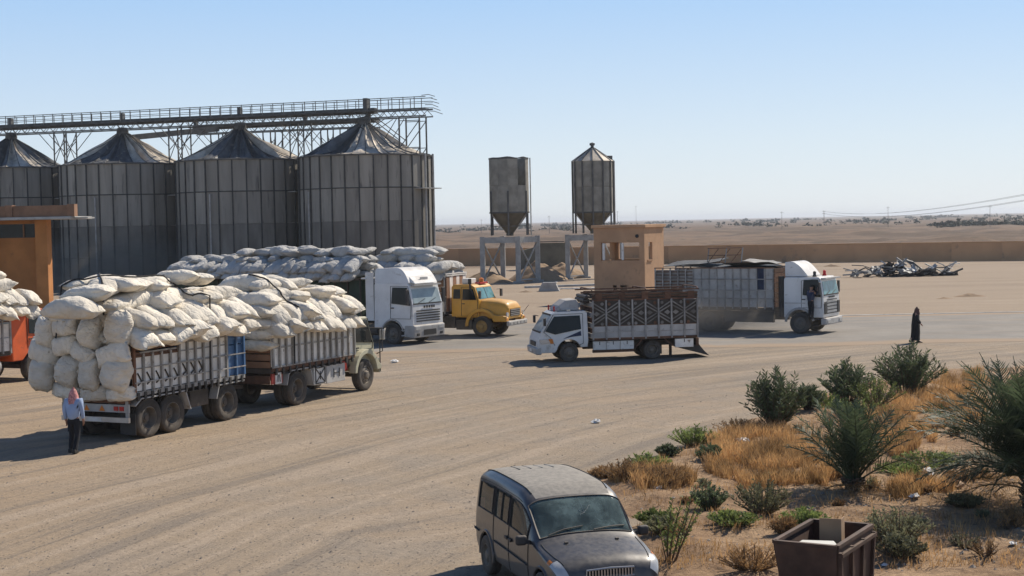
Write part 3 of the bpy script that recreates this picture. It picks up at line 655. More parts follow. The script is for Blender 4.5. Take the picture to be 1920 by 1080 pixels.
def hopper_bin(c, r, z0, zc, z1, roof, label):
    t = empty('hopper_bin', (c.x, c.y, z0), 0.2, label, 'hopper bin', 'hopper bins on steel frames')
    N = 12; da = 2 * math.pi / N
    h = (z1 - zc) / 2
    rows = [[(r * math.cos(a), r * math.sin(a), z) for a in np.linspace(-da / 2, da / 2, 5)] for z in (0.01, h - 0.01)]
    mb = MB().grid(rows); mb.grid([[(x * 0.985, y * 0.985, z) for (x, y, z) in q] for q in rows]); pm = mb.mesh('wall_panel', True)
    for k in range(N):
        for j in range(2):
            if not roof and j == 1 and k in (10,): continue
            link('wall_panel', pm, MATS['bin'], t, (0, 0, zc - z0 + j * h), (0, 0, k * da))
        a = (k + 0.5) * da
        if k % 2 == 0 or roof:
            top = z1 - z0 if roof else zc - z0 + 2.1
            MB().bar((math.cos(a) * (r + 0.07), math.sin(a) * (r + 0.07), 0.05), (math.cos(a) * (r + 0.07), math.sin(a) * (r + 0.07), top), 0.14, 0.12).build('leg', MATS['steel'], t)
            if k % 2 == 0:
                MB().bar((math.cos(a) * (r + 0.05), math.sin(a) * (r + 0.05), zc - z0 - 0.1), (math.cos(a) * r * 0.55, math.sin(a) * r * 0.55, (zc - z0) * 0.45), 0.08, 0.08).build('knee_brace', MATS['steellight'], t)
            a2 = a + da * 2
            MB().bar((math.cos(a) * (r + 0.07), math.sin(a) * (r + 0.07), 0.95), (math.cos(a2) * (r + 0.07), math.sin(a2) * (r + 0.07), 0.95), 0.06, 0.06).build('leg_tie', MATS['steel'], t)
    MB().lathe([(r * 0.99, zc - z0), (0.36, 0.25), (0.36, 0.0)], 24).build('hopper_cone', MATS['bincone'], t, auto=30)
    MB().lathe([(r + 0.01, zc - z0 - 0.06), (r + 0.05, zc - z0 - 0.06), (r + 0.05, zc - z0 + 0.08), (r + 0.01, zc - z0 + 0.08)], 36).build('cone_ring', MATS['steel'], t)
    if roof:
        for k in range(N):
            a0, a1 = (k - 0.5) * da, (k + 0.5) * da; zz = z1 - z0
            MB().add([((r + 0.15) * math.cos(a0), (r + 0.15) * math.sin(a0), zz), ((r + 0.15) * math.cos(a1), (r + 0.15) * math.sin(a1), zz), (0.25 * math.cos(a1), 0.25 * math.sin(a1), zz + 1.35), (0.25 * math.cos(a0), 0.25 * math.sin(a0), zz + 1.35)], [(0, 1, 2, 3)]).build('roof_sheet', MATS['rooftin'], t)
            MB().bar(((r + 0.15) * math.cos(a0), (r + 0.15) * math.sin(a0), zz + 0.03), (0.25 * math.cos(a0), 0.25 * math.sin(a0), zz + 1.38), 0.07, 0.07).build('roof_rib', MATS['steel'], t)
        MB().lathe([(0.0, zz + 1.95), (0.28, zz + 1.85), (0.28, zz + 1.65), (0.14, zz + 1.6), (0.26, zz + 1.3)], 12).build('roof_vent', MATS['steel'], t)
        one('roof_hatch', MATS['steel'], t, c=(r * 0.85, -0.3, zz + 0.35), d=(0.5, 0.5, 0.4))
    else:
        rows = []
        for q in (0, 1):
            rows.append([((r + 0.03) * math.cos(a), (r + 0.03) * math.sin(a), (z1 - z0) + (q - 0.6) * 0.16 + 0.10 * q * mnoise.noise(Vector((math.cos(a) * 2, math.sin(a) * 2, 0)))) for a in np.linspace(0, 6.2832, 49)])
        MB().grid(rows).build('rim_band', MATS['steel'], t)
    MB().tube([((r + 0.25) * math.cos(-0.5), (r + 0.25) * math.sin(-0.5), 0.0), ((r + 0.25) * math.cos(-0.5), (r + 0.25) * math.sin(-0.5), z1 - z0)], 0.06, 6).build('ladder_rail', MATS['steellight'], t)
c1 = bin_stand(957, 146.5, 'grey column and crossbrace frame under the open topped hopper bin')
hopper_bin(c1, 1.93, 4.6, 6.85, 12.15, False, 'open topped grey hopper bin without a roof')
c2 = bin_stand(1114, 153.0, 'grey column and crossbrace frame under the roofed hopper bin, partly behind the booth', 1.02)
hopper_bin(c2, 2.02, 4.6, 6.75, 11.95, True, 'grey hopper bin with ribbed conical roof and vent cap')

# ------------------------------------------------------------------ guard booth
def booth():
    c = G(1210, 568); th = R(-28)
    t = empty('guard_booth', c, th, 'tall tan rendered guard booth with open window band', 'booth')
    # local: the near corner is the origin, front wall runs to -x, side wall to +y
    w, d, hh, k = 3.95, 3.6, 5.35, 0.20
    B = MB()
    def wall_run(name, p, q, opens, n):     # wall from p to q (inside thickness k on the n side) with openings (s0,s1,z0,z1)
        p, q, n = Vector(p), Vector(q), Vector(n); L = (q - p).length; u = (q - p) / L; cuts = sorted(set([0, L] + [v for o in opens for v in o[:2]]))
        mb = MB()
        for a, b in zip(cuts[:-1], cuts[1:]):
            zz = [(0, hh)]
            for o in opens:
                if o[0] <= a + 1e-6 and o[1] >= b - 1e-6:
                    zz = [s for (z0, z1) in zz for s in ((z0, min(z1, o[2])), (max(z0, o[3]), z1)) if s[1] - s[0] > 0.01]
            for z0, z1 in zz:
                pts = [p + u * a, p + u * b, p + u * b + n * k, p + u * a + n * k]
                mb.plate([(v.x, v.y, z0) for v in pts], (0, 0, 1), z1 - z0)
        bm = bmesh.new(); me = mb.mesh('w'); bm.from_mesh(me); bmesh.ops.remove_doubles(bm, verts=bm.verts, dist=0.001); bm.to_mesh(me); bm.free()
        return link(name, me, MATS['stucco'], t)
    wall_run('front_wall', (-w, 0, 0), (0, 0, 0), [(0.55, 3.55, 3.02, 4.32), (1.45, 1.75, 0.75, 1.25), (2.0, 2.55, 0.55, 1.25)], (0, 1, 0))
    wall_run('side_wall', (0, k + 0.002, 0), (0, d - k - 0.002, 0), [(0.55, 1.25, 3.05, 4.3)], (-1, 0, 0))
    wall_run('side_wall', (-w, k + 0.002, 0), (-w, d - k - 0.002, 0), [(0.8, 2.6, 3.05, 4.25)], (1, 0, 0))
    wall_run('back_wall', (-w, d, 0), (0, d, 0), [(0.45, 3.3, 3.05, 4.25)], (0, -1, 0))
    MB().b2((-w - 0.14, -0.14, hh + 0.003), (0.14, d + 0.14, hh + 0.22)).build('roof_slab', MATS['stucco'], t, bevel=0.02)
    MB().b2((-w + k + 0.003, k + 0.003, 2.2), (-k - 0.003, d - k - 0.003, 2.35)).build('floor_slab', MATS['concrete'], t)
    for x in (-3.2, -1.72): one('window_post', MATS['whitepaint'], t, c=(x, 0.1, 3.65), d=(0.14, 0.12, 1.19))
    one('window_board', MATS['whitepaint'], t, c=(-1.1, 0.06, 0.98), d=(0.5, 0.05, 0.5))
    for (x, z) in ((-0.55, 4.75), (-0.4, 0.85)): MB().tube([(x, -0.06, z), (x, 0.02, z)], 0.13, 10).build('wall_hole', MATS['dark'], t)
    one('window_lining', MATS['stuccodark'], t, c=(0.02, 0.93, 2.99), d=(0.10, 0.85, 0.08))
booth()

# ------------------------------------------------------------------ orange shed at the left edge
def shed():
    D = 88.0; sc = D / F
    def X(px): return (px - 960) * sc
    def Z(px, py): return PD(px, py, D).z
    t = empty('orange_shed', (X(84), D, 0), R(-4), 'orange rendered shed with brown overhanging canopy', 'shed')
    zt = Z(80, 412)
    MB().b2((-0.36, -0.36, 0), (0.36, 0.36, zt)).build('column', MATS['orangewall'], t, bevel=0.02)
    MB().b2((-7.5, 0.5, 0), (-0.361, 0.75, Z(40, 446))).build('wall', MATS['orangewall'], t)
    MB().b2((-7.5, 0.5, Z(40, 420)), (-0.361, 0.75, zt)).build('lintel', MATS['orangewall'], t)
    MB().b2((-7.5, 0.62, Z(40, 446) + 0.003), (-0.361, 0.66, Z(40, 420) - 0.003)).build('window_strip', MATS['darkglass'], t)
    for x in (-1.4, -3.4, -5.4): one('window_bar', MATS['browntrim'], t, c=(x, 0.57, (Z(40, 446) + Z(40, 420)) / 2), d=(0.08, 0.08, 0.75))
    MB().b2((-9, -1.4, zt + 0.004), (2.2, 2.2, zt + 0.16)).build('canopy_slab', MATS['concrete'], t, bevel=0.02)
    MB().b2((-9, -1.15, zt + 0.163), (1.95, -0.8, Z(80, 386))).build('parapet', MATS['browntrim'], t)
    for x in (-1.75, 1.95): MB().b2((x, -1.24, zt + 0.165), (x + 0.42, -0.7, Z(80, 386) + 0.05)).build('parapet_post', MATS['browntrim'], t)
    MB().b2((2.21, -0.9, zt + 0.02), (3.05, 0.2, zt + 0.10)).build('canopy_plate', MATS['steellight'], t)
    for x in (-4.0, -8.0): MB().b2((x - 0.36, -0.36, 0), (x + 0.36, 0.36, zt)).build('column', MATS['orangewall'], t, bevel=0.02)
shed()

# ------------------------------------------------------------------ mounds, bunker, scrap, blocks
def mound(c, rx, ry, h, label, mat, seed):
    rows = []
    for i in range(13):
        q = i / 12.0
        rows.append([(rx * q * math.cos(a) * (1 + 0.15 * mnoise.noise(Vector((math.cos(a) * 2, math.sin(a) * 2, seed)))), ry * q * math.sin(a), -0.05 + h * max(0, 1 - q) ** 0.9 * (1 + 0.25 * mnoise.noise(Vector((q * 4 * math.cos(a), q * 4 * math.sin(a), seed))))) for a in np.linspace(0, 6.2832, 33)])
    o = MB().grid(rows).build('sand_mound', mat, smooth=True); o.location = c
    props(o, label, 'mound')
M_('sand', (0.30, 0.205, 0.125), 0.95, 0, 0.2, 0.8, bump=0.03, bscale=4)
M_('bunker', (0.10, 0.095, 0.07), 0.9, 0, 0.25, 0.7, dust=0.4)
q = G(915, 528); mound((q.x, 147.5, 0), 2.6, 2.2, 1.4, 'heap of sand at the outer column of the open topped bin', MATS['sand'], 1)
q = G(1000, 520); mound((q.x + 0.3, 151, 0), 3.2, 2.4, 2.0, 'heap of tan sand between the two bin stands', MATS['sand'], 2)
q = G(1040, 520); mound((q.x + 0.6, 156, 0), 3.4, 2.4, 1.6, 'broad sand heap beside the frame of the roofed bin', MATS['sand'], 3)
for _i, (_x, _y, _rr, _h, _lb) in enumerate(((1818, 556, 0.9, 0.28, 'low ridge of spoil on the open sand lot'), (1770, 560, 0.5, 0.16, 'tiny heap of spoil beside the low ridge'), (1560, 500, 0.8, 0.35, 'pale rubble heap next to the scrap metal'), (985, 548, 0.5, 0.2, 'small spoil heap near the barrier block'))):
    _q = G(_x, _y); mound((_q.x, _q.y, 0), _rr * 1.6, _rr * 0.7, _h, _lb, MATS['sand'], 10 + _i)
def bunker():
    c = G(1025, 506)
    t = empty('loading_bunker', c, R(12), 'dark weathered concrete loading bunker behind the bin stands', 'bunker')
    MB().prism([(-2.8, 0), (2.4, 0), (2.4, 3.3), (-1.0, 3.3), (-1.6, 2.8), (-2.8, 2.5)], -0.25, 0.25).build('wall', MATS['bunker'], t)
    MB().b2((-2.78, 0.26, 0), (-2.4, 3.2, 2.45)).build('side_wall', MATS['bunker'], t); MB().b2((2.0, 0.26, 0), (2.38, 3.2, 3.25)).build('side_wall', MATS['bunker'], t)
    one('top_rail', MATS['steel'], t, c=(0.6, 0, 3.45), d=(3.4, 0.1, 0.12))
bunker()
def slab_line():
    a, b = G(985, 540), G(1128, 535)
    o = MB().bar((a.x, a.y, 0.05), (b.x, b.y, 0.05), 0.6, 0.24).build('foundation_kerb', MATS['concrete'], bevel=0.03); props(o, kind='structure')
slab_line()
def block():
    c = G(1030, 546); t = empty('concrete_barrier', c, R(-8), 'grey concrete barrier block with pale edge lying on the sand lot', 'barrier')
    MB().prism([(-0.9, 0), (0.9, 0), (0.75, 0.3), (0.55, 0.75), (-0.55, 0.75), (-0.8, 0.3)], -0.35, 0.35).build('body', MATS['concrete'], t, bevel=0.03)
    one('painted_face', MATS['litterwhite'], t, c=(0.62, 0.0, 0.76), d=(0.14, 0.6, 0.03))
    c = G(1078, 542)
    s_ = MB()
    for i in range(7):
        s_.bar((i * 0.5 - 1.7, 0.3 * math.sin(i), 0.05 + 0.03 * (i % 2)), (i * 0.5 - 1.15, 0.3 * math.sin(i + 1), 0.06), 0.35, 0.07)
    o = s_.build('plastic_sheet', MATS['litterwhite']); o.location = c; props(o, 'long strip of white plastic sheet lying beside the barrier block', 'plastic sheet')
block()
def scrap():
    c = G(1690, 518); t = empty('scrap_heap', c, 0, 'tangled heap of bent scrap metal sheets and struts on the sand', 'scrap heap')
    rr = random.Random(11)
    for i in range(46):
        x = rr.uniform(-4.6, 4.6); hmax = 1.5 * (1 - (x / 5.6) ** 2); y = rr.uniform(-1.2, 1.2); z = rr.uniform(0.05, max(0.25, hmax * 0.72))
        n_, m_ = 4, 6; L, Wd = rr.uniform(0.8, 2.4), rr.uniform(0.35, 1.0); rows = []
        for a in range(m_):
            rows.append([(L * (a / 5 - 0.5), Wd * (b / 3 - 0.5), 0.22 * fbm(Vector((a * 0.6, b * 0.7, i * 3.7)), 2)) for b in range(n_)])
        o = MB().grid(rows).build('bent_sheet', MATS['scrapdark' if rr.random() < 0.62 else 'scraplight'], t, fix=False)
        o.location = (x, y, z); o.rotation_euler = (rr.uniform(-0.8, 0.8), rr.uniform(-0.7, 0.7), rr.uniform(0, 6.28))
    for i in range(34):
        x = rr.uniform(-4.8, 4.9); y = rr.uniform(-1.2, 1.0); L = rr.uniform(0.9, 2.6); a = rr.uniform(-0.9, 0.9); e = rr.uniform(-0.15, 0.7)
        p = Vector((x, y, 0.15 + rr.random() * 0.5)); dv = Vector((math.cos(a) * math.cos(e) * rr.choice((-1, 1)), math.sin(a) * math.cos(e), math.sin(e)))
        mid = p + dv * L * 0.5 + Vector((0, 0, rr.uniform(-0.15, 0.3)))
        MB().tube([p, mid, p + dv * L * 0.95 + Vector((0, 0, -0.1))], rr.uniform(0.04, 0.085), 5).build('bent_strut', MATS['scraplight' if rr.random() < 0.5 else 'scrapdark'], t)
    p = Vector((-1.0, -0.9, 0.6)); MB().tube([p, p + Vector((1.3, -0.1, 1.15))], 0.09, 6).build('bent_strut', MATS['scraplight'], t); MB().tube([p + Vector((0.3, -0.1, 1.2)), p + Vector((1.25, -0.1, 0.5))], 0.09, 6).build('bent_strut', MATS['scraplight'], t)
    MB().tube([(3.6, -0.8, 0.3), (4.6, -0.9, 0.25), (5.6, -1.0, 0.65)], 0.09, 6).build('bent_strut', MATS['scrapdark'], t)
scrap()

# ------------------------------------------------------------------ vehicles: shared pieces (local x forward, y left, z up)
_WM = {}
def wheel(t, x, y, r, w, rim='rim', dish=-1, lugs=8, name='wheel'):
    key = (round(r, 3), round(w, 3), rim, dish)
    if key not in _WM:
        h = w / 2
        prof = [(r * 0.57, -h * 0.80), (r * 0.66, -h * 0.97), (r * 0.82, -h), (r * 0.93, -h * 0.95), (r * 0.985, -h * 0.78), (r, -h * 0.6), (r, -h * 0.28), (r * 0.965, -h * 0.25), (r * 0.965, -h * 0.12), (r, -h * 0.09),
                (r, h * 0.09), (r * 0.965, h * 0.12), (r * 0.965, h * 0.25), (r, h * 0.28), (r, h * 0.6), (r * 0.985, h * 0.78), (r * 0.93, h * 0.95), (r * 0.82, h), (r * 0.66, h * 0.97), (r * 0.57, h * 0.80)]
        tm = MB().lathe(prof, 36, 'Y').mesh('tyre', auto=40)
        d = -0.55 * h if dish < 0 else (0.75 * h if r > 0.36 else 0.30 * h)
        rp = [(r * 0.585, -h * 0.8), (r * 0.585, h * 0.86), (r * 0.55, h * 0.90), (r * 0.52, h * 0.6), (r * 0.47, d), (r * 0.28, d + 0.02), (r * 0.26, d + r * 0.10), (r * 0.2, d + r * 0.18), (0.001, d + r * 0.2)]
        mb = MB().lathe(rp, 28, 'Y')
        for k in range(lugs):
            a = 6.2832 * k / lugs; mb.tube([(r * 0.37 * math.cos(a), d, r * 0.37 * math.sin(a)), (r * 0.37 * math.cos(a), d + 0.035, r * 0.37 * math.sin(a))], 0.018, 6)
        rm = mb.mesh('rim', auto=35)
        _WM[key] = (tm, rm)
    tm, rm = _WM[key]; rot = (0, 0, 0) if y > 0 else (0, 0, math.pi)
    o = link(name, tm, MATS['rubber'], t, (x, y, r), rot)
    link('rim', rm, MATS[rim], o)
    return o
def axle(t, x, half, r, w, dual=False, rim='rim', dish=-1):
    for s in (-1, 1):
        wheel(t, x, s * (half - w / 2), r, w, rim, dish)
        if dual: wheel(t, x, s * (half - w * 1.5 - 0.04), r, w, rim, -1)
    MB().tube([(x, -half + 0.1, r), (x, half - 0.1, r)], 0.09, 8).build('axle', MATS['chassis'], t)
def place(t, local, px, heading):
    t.rotation_euler = (0, 0, heading); g = G(*px)
    t.location = g - Matrix.Rotation(heading, 3, 'Z') @ Vector((local[0], local[1], 0)); t.location.z = 0
def mirrors(t, x, half, z, h=0.42, mat='black'):
    for s in (-1, 1):
        o = MB().box((x + 0.12, s * (half + 0.26), z), (0.09, 0.22, h)).build('mirror', MATS[mat], t, bevel=0.02)
        MB().tube([(x, s * half * 0.98, z + h * 0.45), (x + 0.1, s * (half + 0.26), z + h * 0.5)], 0.018, 5).build('mirror_arm', MATS['black'], o)
def seam(t, pts, w=0.012, mat='dark', name='panel_gap'):
    mb = MB()
    for a, b in zip(pts[:-1], pts[1:]): mb.bar(a, b, w, w)
    return mb.build(name, MATS[mat], t)
def chassis(t, x0, x1, z0=0.78, z1=1.02, half=0.43, cross=5):
    for s in (-1, 1): MB().b2((x0, s * half - 0.05, z0), (x1, s * half + 0.05, z1)).build('chassis_rail', MATS['chassis'], t)
    for i in range(cross):
        x = x0 + (x1 - x0) * (i + 0.5) / cross
        MB().b2((x - 0.05, -half + 0.052, z0 + 0.04), (x + 0.05, half - 0.052, z1 - 0.04)).build('crossmember', MATS['chassis'], t)
def cab_over(t, xb, xf, half, z0, zb, zr, paint, arch, rake=0.22, ws=(0.06, 0.62), glass='darkglass', wsglass=None, belt_w=(0.35, 1.0), taper=0.05):
    ax, az, ar = arch
    P = [(xb, z0 + 0.45)] if ax - ar < xb else [(xb, z0)]
    a0 = 180 if z0 <= az else 180 - math.degrees(math.asin(min(1, (z0 - az) / ar)))
    pts = [(x, z) for (x, z) in arc(ax, az, ar, 180, 0, 14) if x > xb + 0.02 and x < xf - 0.05 and z > z0 + 0.01]
    P = [(xb, pts[0][1] if ax - ar < xb else z0)]
    if ax - ar >= xb: P.append((ax - ar, z0))
    P += pts
    if ax + ar < xf - 0.05: P += [(ax + ar, z0)]
    P += [(xf - 0.02, z0), (xf, z0 + 0.25), (xf - 0.02, zb), (xf - rake, zr - 0.12), (xf - rake - 0.12, zr), (xb + 0.08, zr), (xb, zr - 0.10)]
    def wf(z): return 1.0 if z < zb else 1.0 - taper * (z - zb) / (zr - zb)
    o = MB().prism(P[::-1], -half, half, wf).build('cab_shell', MATS[paint], t, bevel=0.045, seg=3)
    # windscreen
    n = Vector((zr - 0.12 - zb, 0, rake - 0.02)).normalized()
    def fp(k, y): return Vector((xf - 0.02 + (-rake + 0.02) * k, y * half * wf(zb + (zr - 0.12 - zb) * k), zb + (zr - 0.12 - zb) * k)) + n * 0.005
    k0, k1 = ws
    sc = MB().plate([fp(k0, -0.90), fp(k0, 0.90), fp(k1, 0.88), fp(k1, -0.88)], n, 0.012).build('windscreen', MATS[wsglass or glass], t)
    MB().bar(fp(k0, -0.92) + n * 0.01, fp(k0, 0.92) + n * 0.01, 0.03, 0.06).build('windscreen_seal', MATS['black'], sc)
    for (y0, y1) in ((-0.7, -0.1), (0.0, 0.6)): MB().bar(fp(k0, y0) + n * 0.025, fp(k0 + 0.25, y1) + n * 0.025, 0.015, 0.02).build('wiper', MATS['black'], sc)
    # side windows
    zw0, zw1 = zb + (zr - zb) * 0.04, zb + (zr - zb) * ws[1]
    x0 = xb + (xf - xb) * belt_w[0]
    for s in (-1, 1):
        def sp(x, z, e=0.004): return Vector((x, s * (half * wf(z) + e), z))
        kx = lambda z: xf - 0.02 - rake * (z - zb) / (zr - 0.12 - zb) - 0.10
        pts = [sp(x0, zw0), sp(kx(zw0), zw0 - 0.10), sp(kx(zw1), zw1), sp(x0 + 0.05, zw1)]
        g = MB().plate(pts, (0, s, 0), 0.010).build('side_window', MATS[glass], t)
        seam(t, [sp(x0 - 0.07, zr - 0.18), sp(x0 - 0.07, z0 + 0.5), sp(min(xf - 0.12, kx(zw0)), z0 + 0.5), sp(kx(zw0) + 0.05, zw0 - 0.05), sp(kx(zw1) + 0.05, zw1 + 0.05), sp(x0 - 0.07, zr - 0.18)], 0.016, name='door_gap')
        one('door_handle', MATS['black'], t, c=sp(x0 + 0.06, zw0 - 0.22, 0.02), d=(0.18, 0.04, 0.05))
    return o
def stakes(t, xs, y, z0, z1, mat='greyrail', w=0.07, name='stake'):
    me = MB().b2((-w / 2, -0.035, 0), (w / 2, 0.035, z1 - z0)).mesh('stake')
    for x in xs: link(name, me, MATS[mat], t, (x, y, z0))
def rail(t, x0, x1, y, z, h=0.06, w=0.05, mat='greyrail', name='rail'):
    return MB().b2((x0, y - w / 2, z - h / 2), (x1, y + w / 2, z + h / 2)).build(name, MATS[mat], t)
def board(t, x0, x1, y, z0, z1, mat, name='side_panel', th=0.03): return MB().b2((x0, y - th / 2, z0), (x1, y + th / 2, z1)).build(name, MATS[mat], t)
def squiggle(t, x, y, z, sc, s, mat='black'):      # a painted flourish
    pts = [(x + sc * (0.35 * math.sin(3.2 * k)), y, z + sc * (k - 0.5) * 0.9 + 0.12 * sc * math.cos(5 * k)) for k in np.linspace(0, 1, 9)]
    MB().tube(pts, 0.028, 4).build('painted_flourish', MATS[mat], t)

# ------------------------------------------------------------------ A: drawbar trailer and its truck, loaded with sacks
HA = R(65)
def trailer_a():
    t = empty('drawbar_trailer', label='three axle cargo trailer with rusty, white and blue slatted sides heaped with sacks', cat='trailer')
    place(t, (0, -1.22), (282, 820), HA)
    r = 0.56
    for x in (0.0, 1.07, 3.75): axle(t, x, 1.22, r, 0.30, dual=True)
    chassis(t, -0.75, 4.5, 0.95, 1.18)
    MB().b2((-0.78, -1.25, 1.19), (4.55, 1.25, 1.33)).build('load_floor', MATS['chassis'], t)
    me = MB().b2((-0.045, -0.03, 0), (0.045, 0.03, 0.22)).mesh('rope_hook')
    for s in (-1, 1):
        y = s * 1.26
        rail(t, -0.78, 4.55, s * 1.285, 1.30, 0.12, 0.06, 'greyrail', 'rub_rail')
        for i in range(17): link('rope_hook', me, MATS['black'], t, (-0.6 + i * 0.31, s * 1.32, 1.12))
        # rusty slatted section
        for k in range(6): board(t, -0.76, 1.28, y, 2.36 + k * 0.155, 2.47 + k * 0.155, 'rustbrown', 'slat')
        for k in range(3): board(t, -0.45, 1.20, y + s * 0.03, 2.43 + k * 0.155, 2.475 + k * 0.155, 'greyrail', 'slat_edge', 0.02)
        for k in range(5):
            board(t, -0.75 + k * 0.405, -0.36 + k * 0.405, y, 1.38, 2.34, 'oldwhite')
            if s < 0:
                for zz in (1.68,): squiggle(t, -0.55 + k * 0.405, y - 0.03, zz, 0.42, s)
        rail(t, -0.76, 1.28, y + s * 0.02, 2.35, 0.05, 0.06, 'rustbrown')
        # white ribbed section
        for k in range(6):
            board(t, 1.30 + k * 0.385, 1.675 + k * 0.385, y, 1.38, 2.02, 'oldwhite'); board(t, 1.30 + k * 0.385, 1.675 + k * 0.385, y + s * 0.008, 2.05, 2.92, 'oldwhite')
            if s < 0 and k < 3: squiggle(t, 1.48 + k * 0.385, y - 0.035, 1.78, 0.40, s)
        for z in (2.04, 2.35, 2.60, 2.78): rail(t, 1.30, 3.62, y + s * 0.04, z, 0.035, 0.03, 'greyrail')
        board(t, 1.30, 3.62, y, 2.94, 3.28, 'green', 'top_board')
        # blue front section
        for k in range(2):
            for (z0, z1) in ((1.38, 2.30), (2.33, 3.20)): board(t, 3.64 + k * 0.46, 4.08 + k * 0.46, y, z0, z1, 'blue')
        for z in (2.5, 2.66, 2.82, 2.98): rail(t, 3.64, 4.55, y + s * 0.03, z, 0.05, 0.03, 'blue')
        stakes(t, [-0.72 + i * 0.405 for i in range(6)], s * 1.305, 1.36, 2.42, 'greyrail')
        stakes(t, [1.29 + i * 0.385 for i in range(7)], s * 1.32, 1.36, 2.98, 'greyrail')
        stakes(t, [3.66, 4.1, 4.5], s * 1.315, 1.36, 3.2, 'blue')
        stakes(t, [-0.74], s * 1.32, 1.36, 3.3, 'rustbrown', 0.10, 'corner_post')
        for z, m in ((1.62, 'greyrail'), (2.02, 'greyrail')): rail(t, -0.76, 4.55, s * 1.345, z, 0.035, 0.02, m)
        # mudguards
        for pl in ([(-0.72, 0.98), (-0.45, 1.16), (1.55, 1.17), (1.78, 0.6)], [(3.05, 0.75), (3.2, 1.15), (4.5, 1.17)]):
            mb = MB()
            for a, b in zip(pl[:-1], pl[1:]): mb.bar((a[0], s * 1.17, a[1]), (b[0], s * 1.17, b[1]), 0.30, 0.035)
            mb.build('mudguard', MATS['greywhite'], t)
    board(t, 4.54, 4.58, 0, 1.36, 3.2, 'blue', 'front_board', 2.4)
    one('tool_box', MATS['chassis'], t, c=(2.45, -0.85, 0.85), d=(0.9, 0.55, 0.5), bevel=0.02)
    # rear frame with lamps
    MB().b2((-0.90, -1.2, 0.52), (-0.82, 1.2, 0.66)).build('rear_bumper', MATS['chrome'], t)
    MB().b2((-0.86, -1.2, 0.80), (-0.82, 1.2, 1.02)).build('lamp_board', MATS['greywhite'], t)
    for y in (-1.12, 1.12): MB().b2((-0.86, y - 0.05, 0.66), (-0.80, y + 0.05, 1.18)).build('rear_upright', MATS['greyrail'], t)
    for y in (-0.95, -0.75, 0.75, 0.95): one('tail_lamp', MATS['redlamp'], t, c=(-0.875, y, 0.91), d=(0.03, 0.14, 0.12))
    for y in (-0.25, 0.3): MB().plate([(-0.865, y - 0.1, 0.83), (-0.865, y + 0.1, 0.83), (-0.865, y, 0.99)], (-1, 0, 0), 0.012).build('reflector', MATS['amber'], t)
    one('number_plate', MATS['oldwhite'], t, c=(-0.905, 0.0, 0.59), d=(0.012, 0.5, 0.11))
    MB().b2((-0.84, -1.2, 1.05), (-0.79, 1.2, 1.18)).build('rear_beam', MATS['rustbrown'], t)
    for s in (-1, 1): one('mud_flap', MATS['black'], t, c=(-0.62, s * 0.95, 0.45), d=(0.02, 0.55, 0.6))
    MB().bar((4.5, 0.5, 0.9), (6.1, 0.05, 0.75), 0.12, 0.12).bar((4.5, -0.5, 0.9), (6.1, -0.05, 0.75), 0.12, 0.12).build('drawbar', MATS['chassis'], t)
    return t
TA = trailer_a()
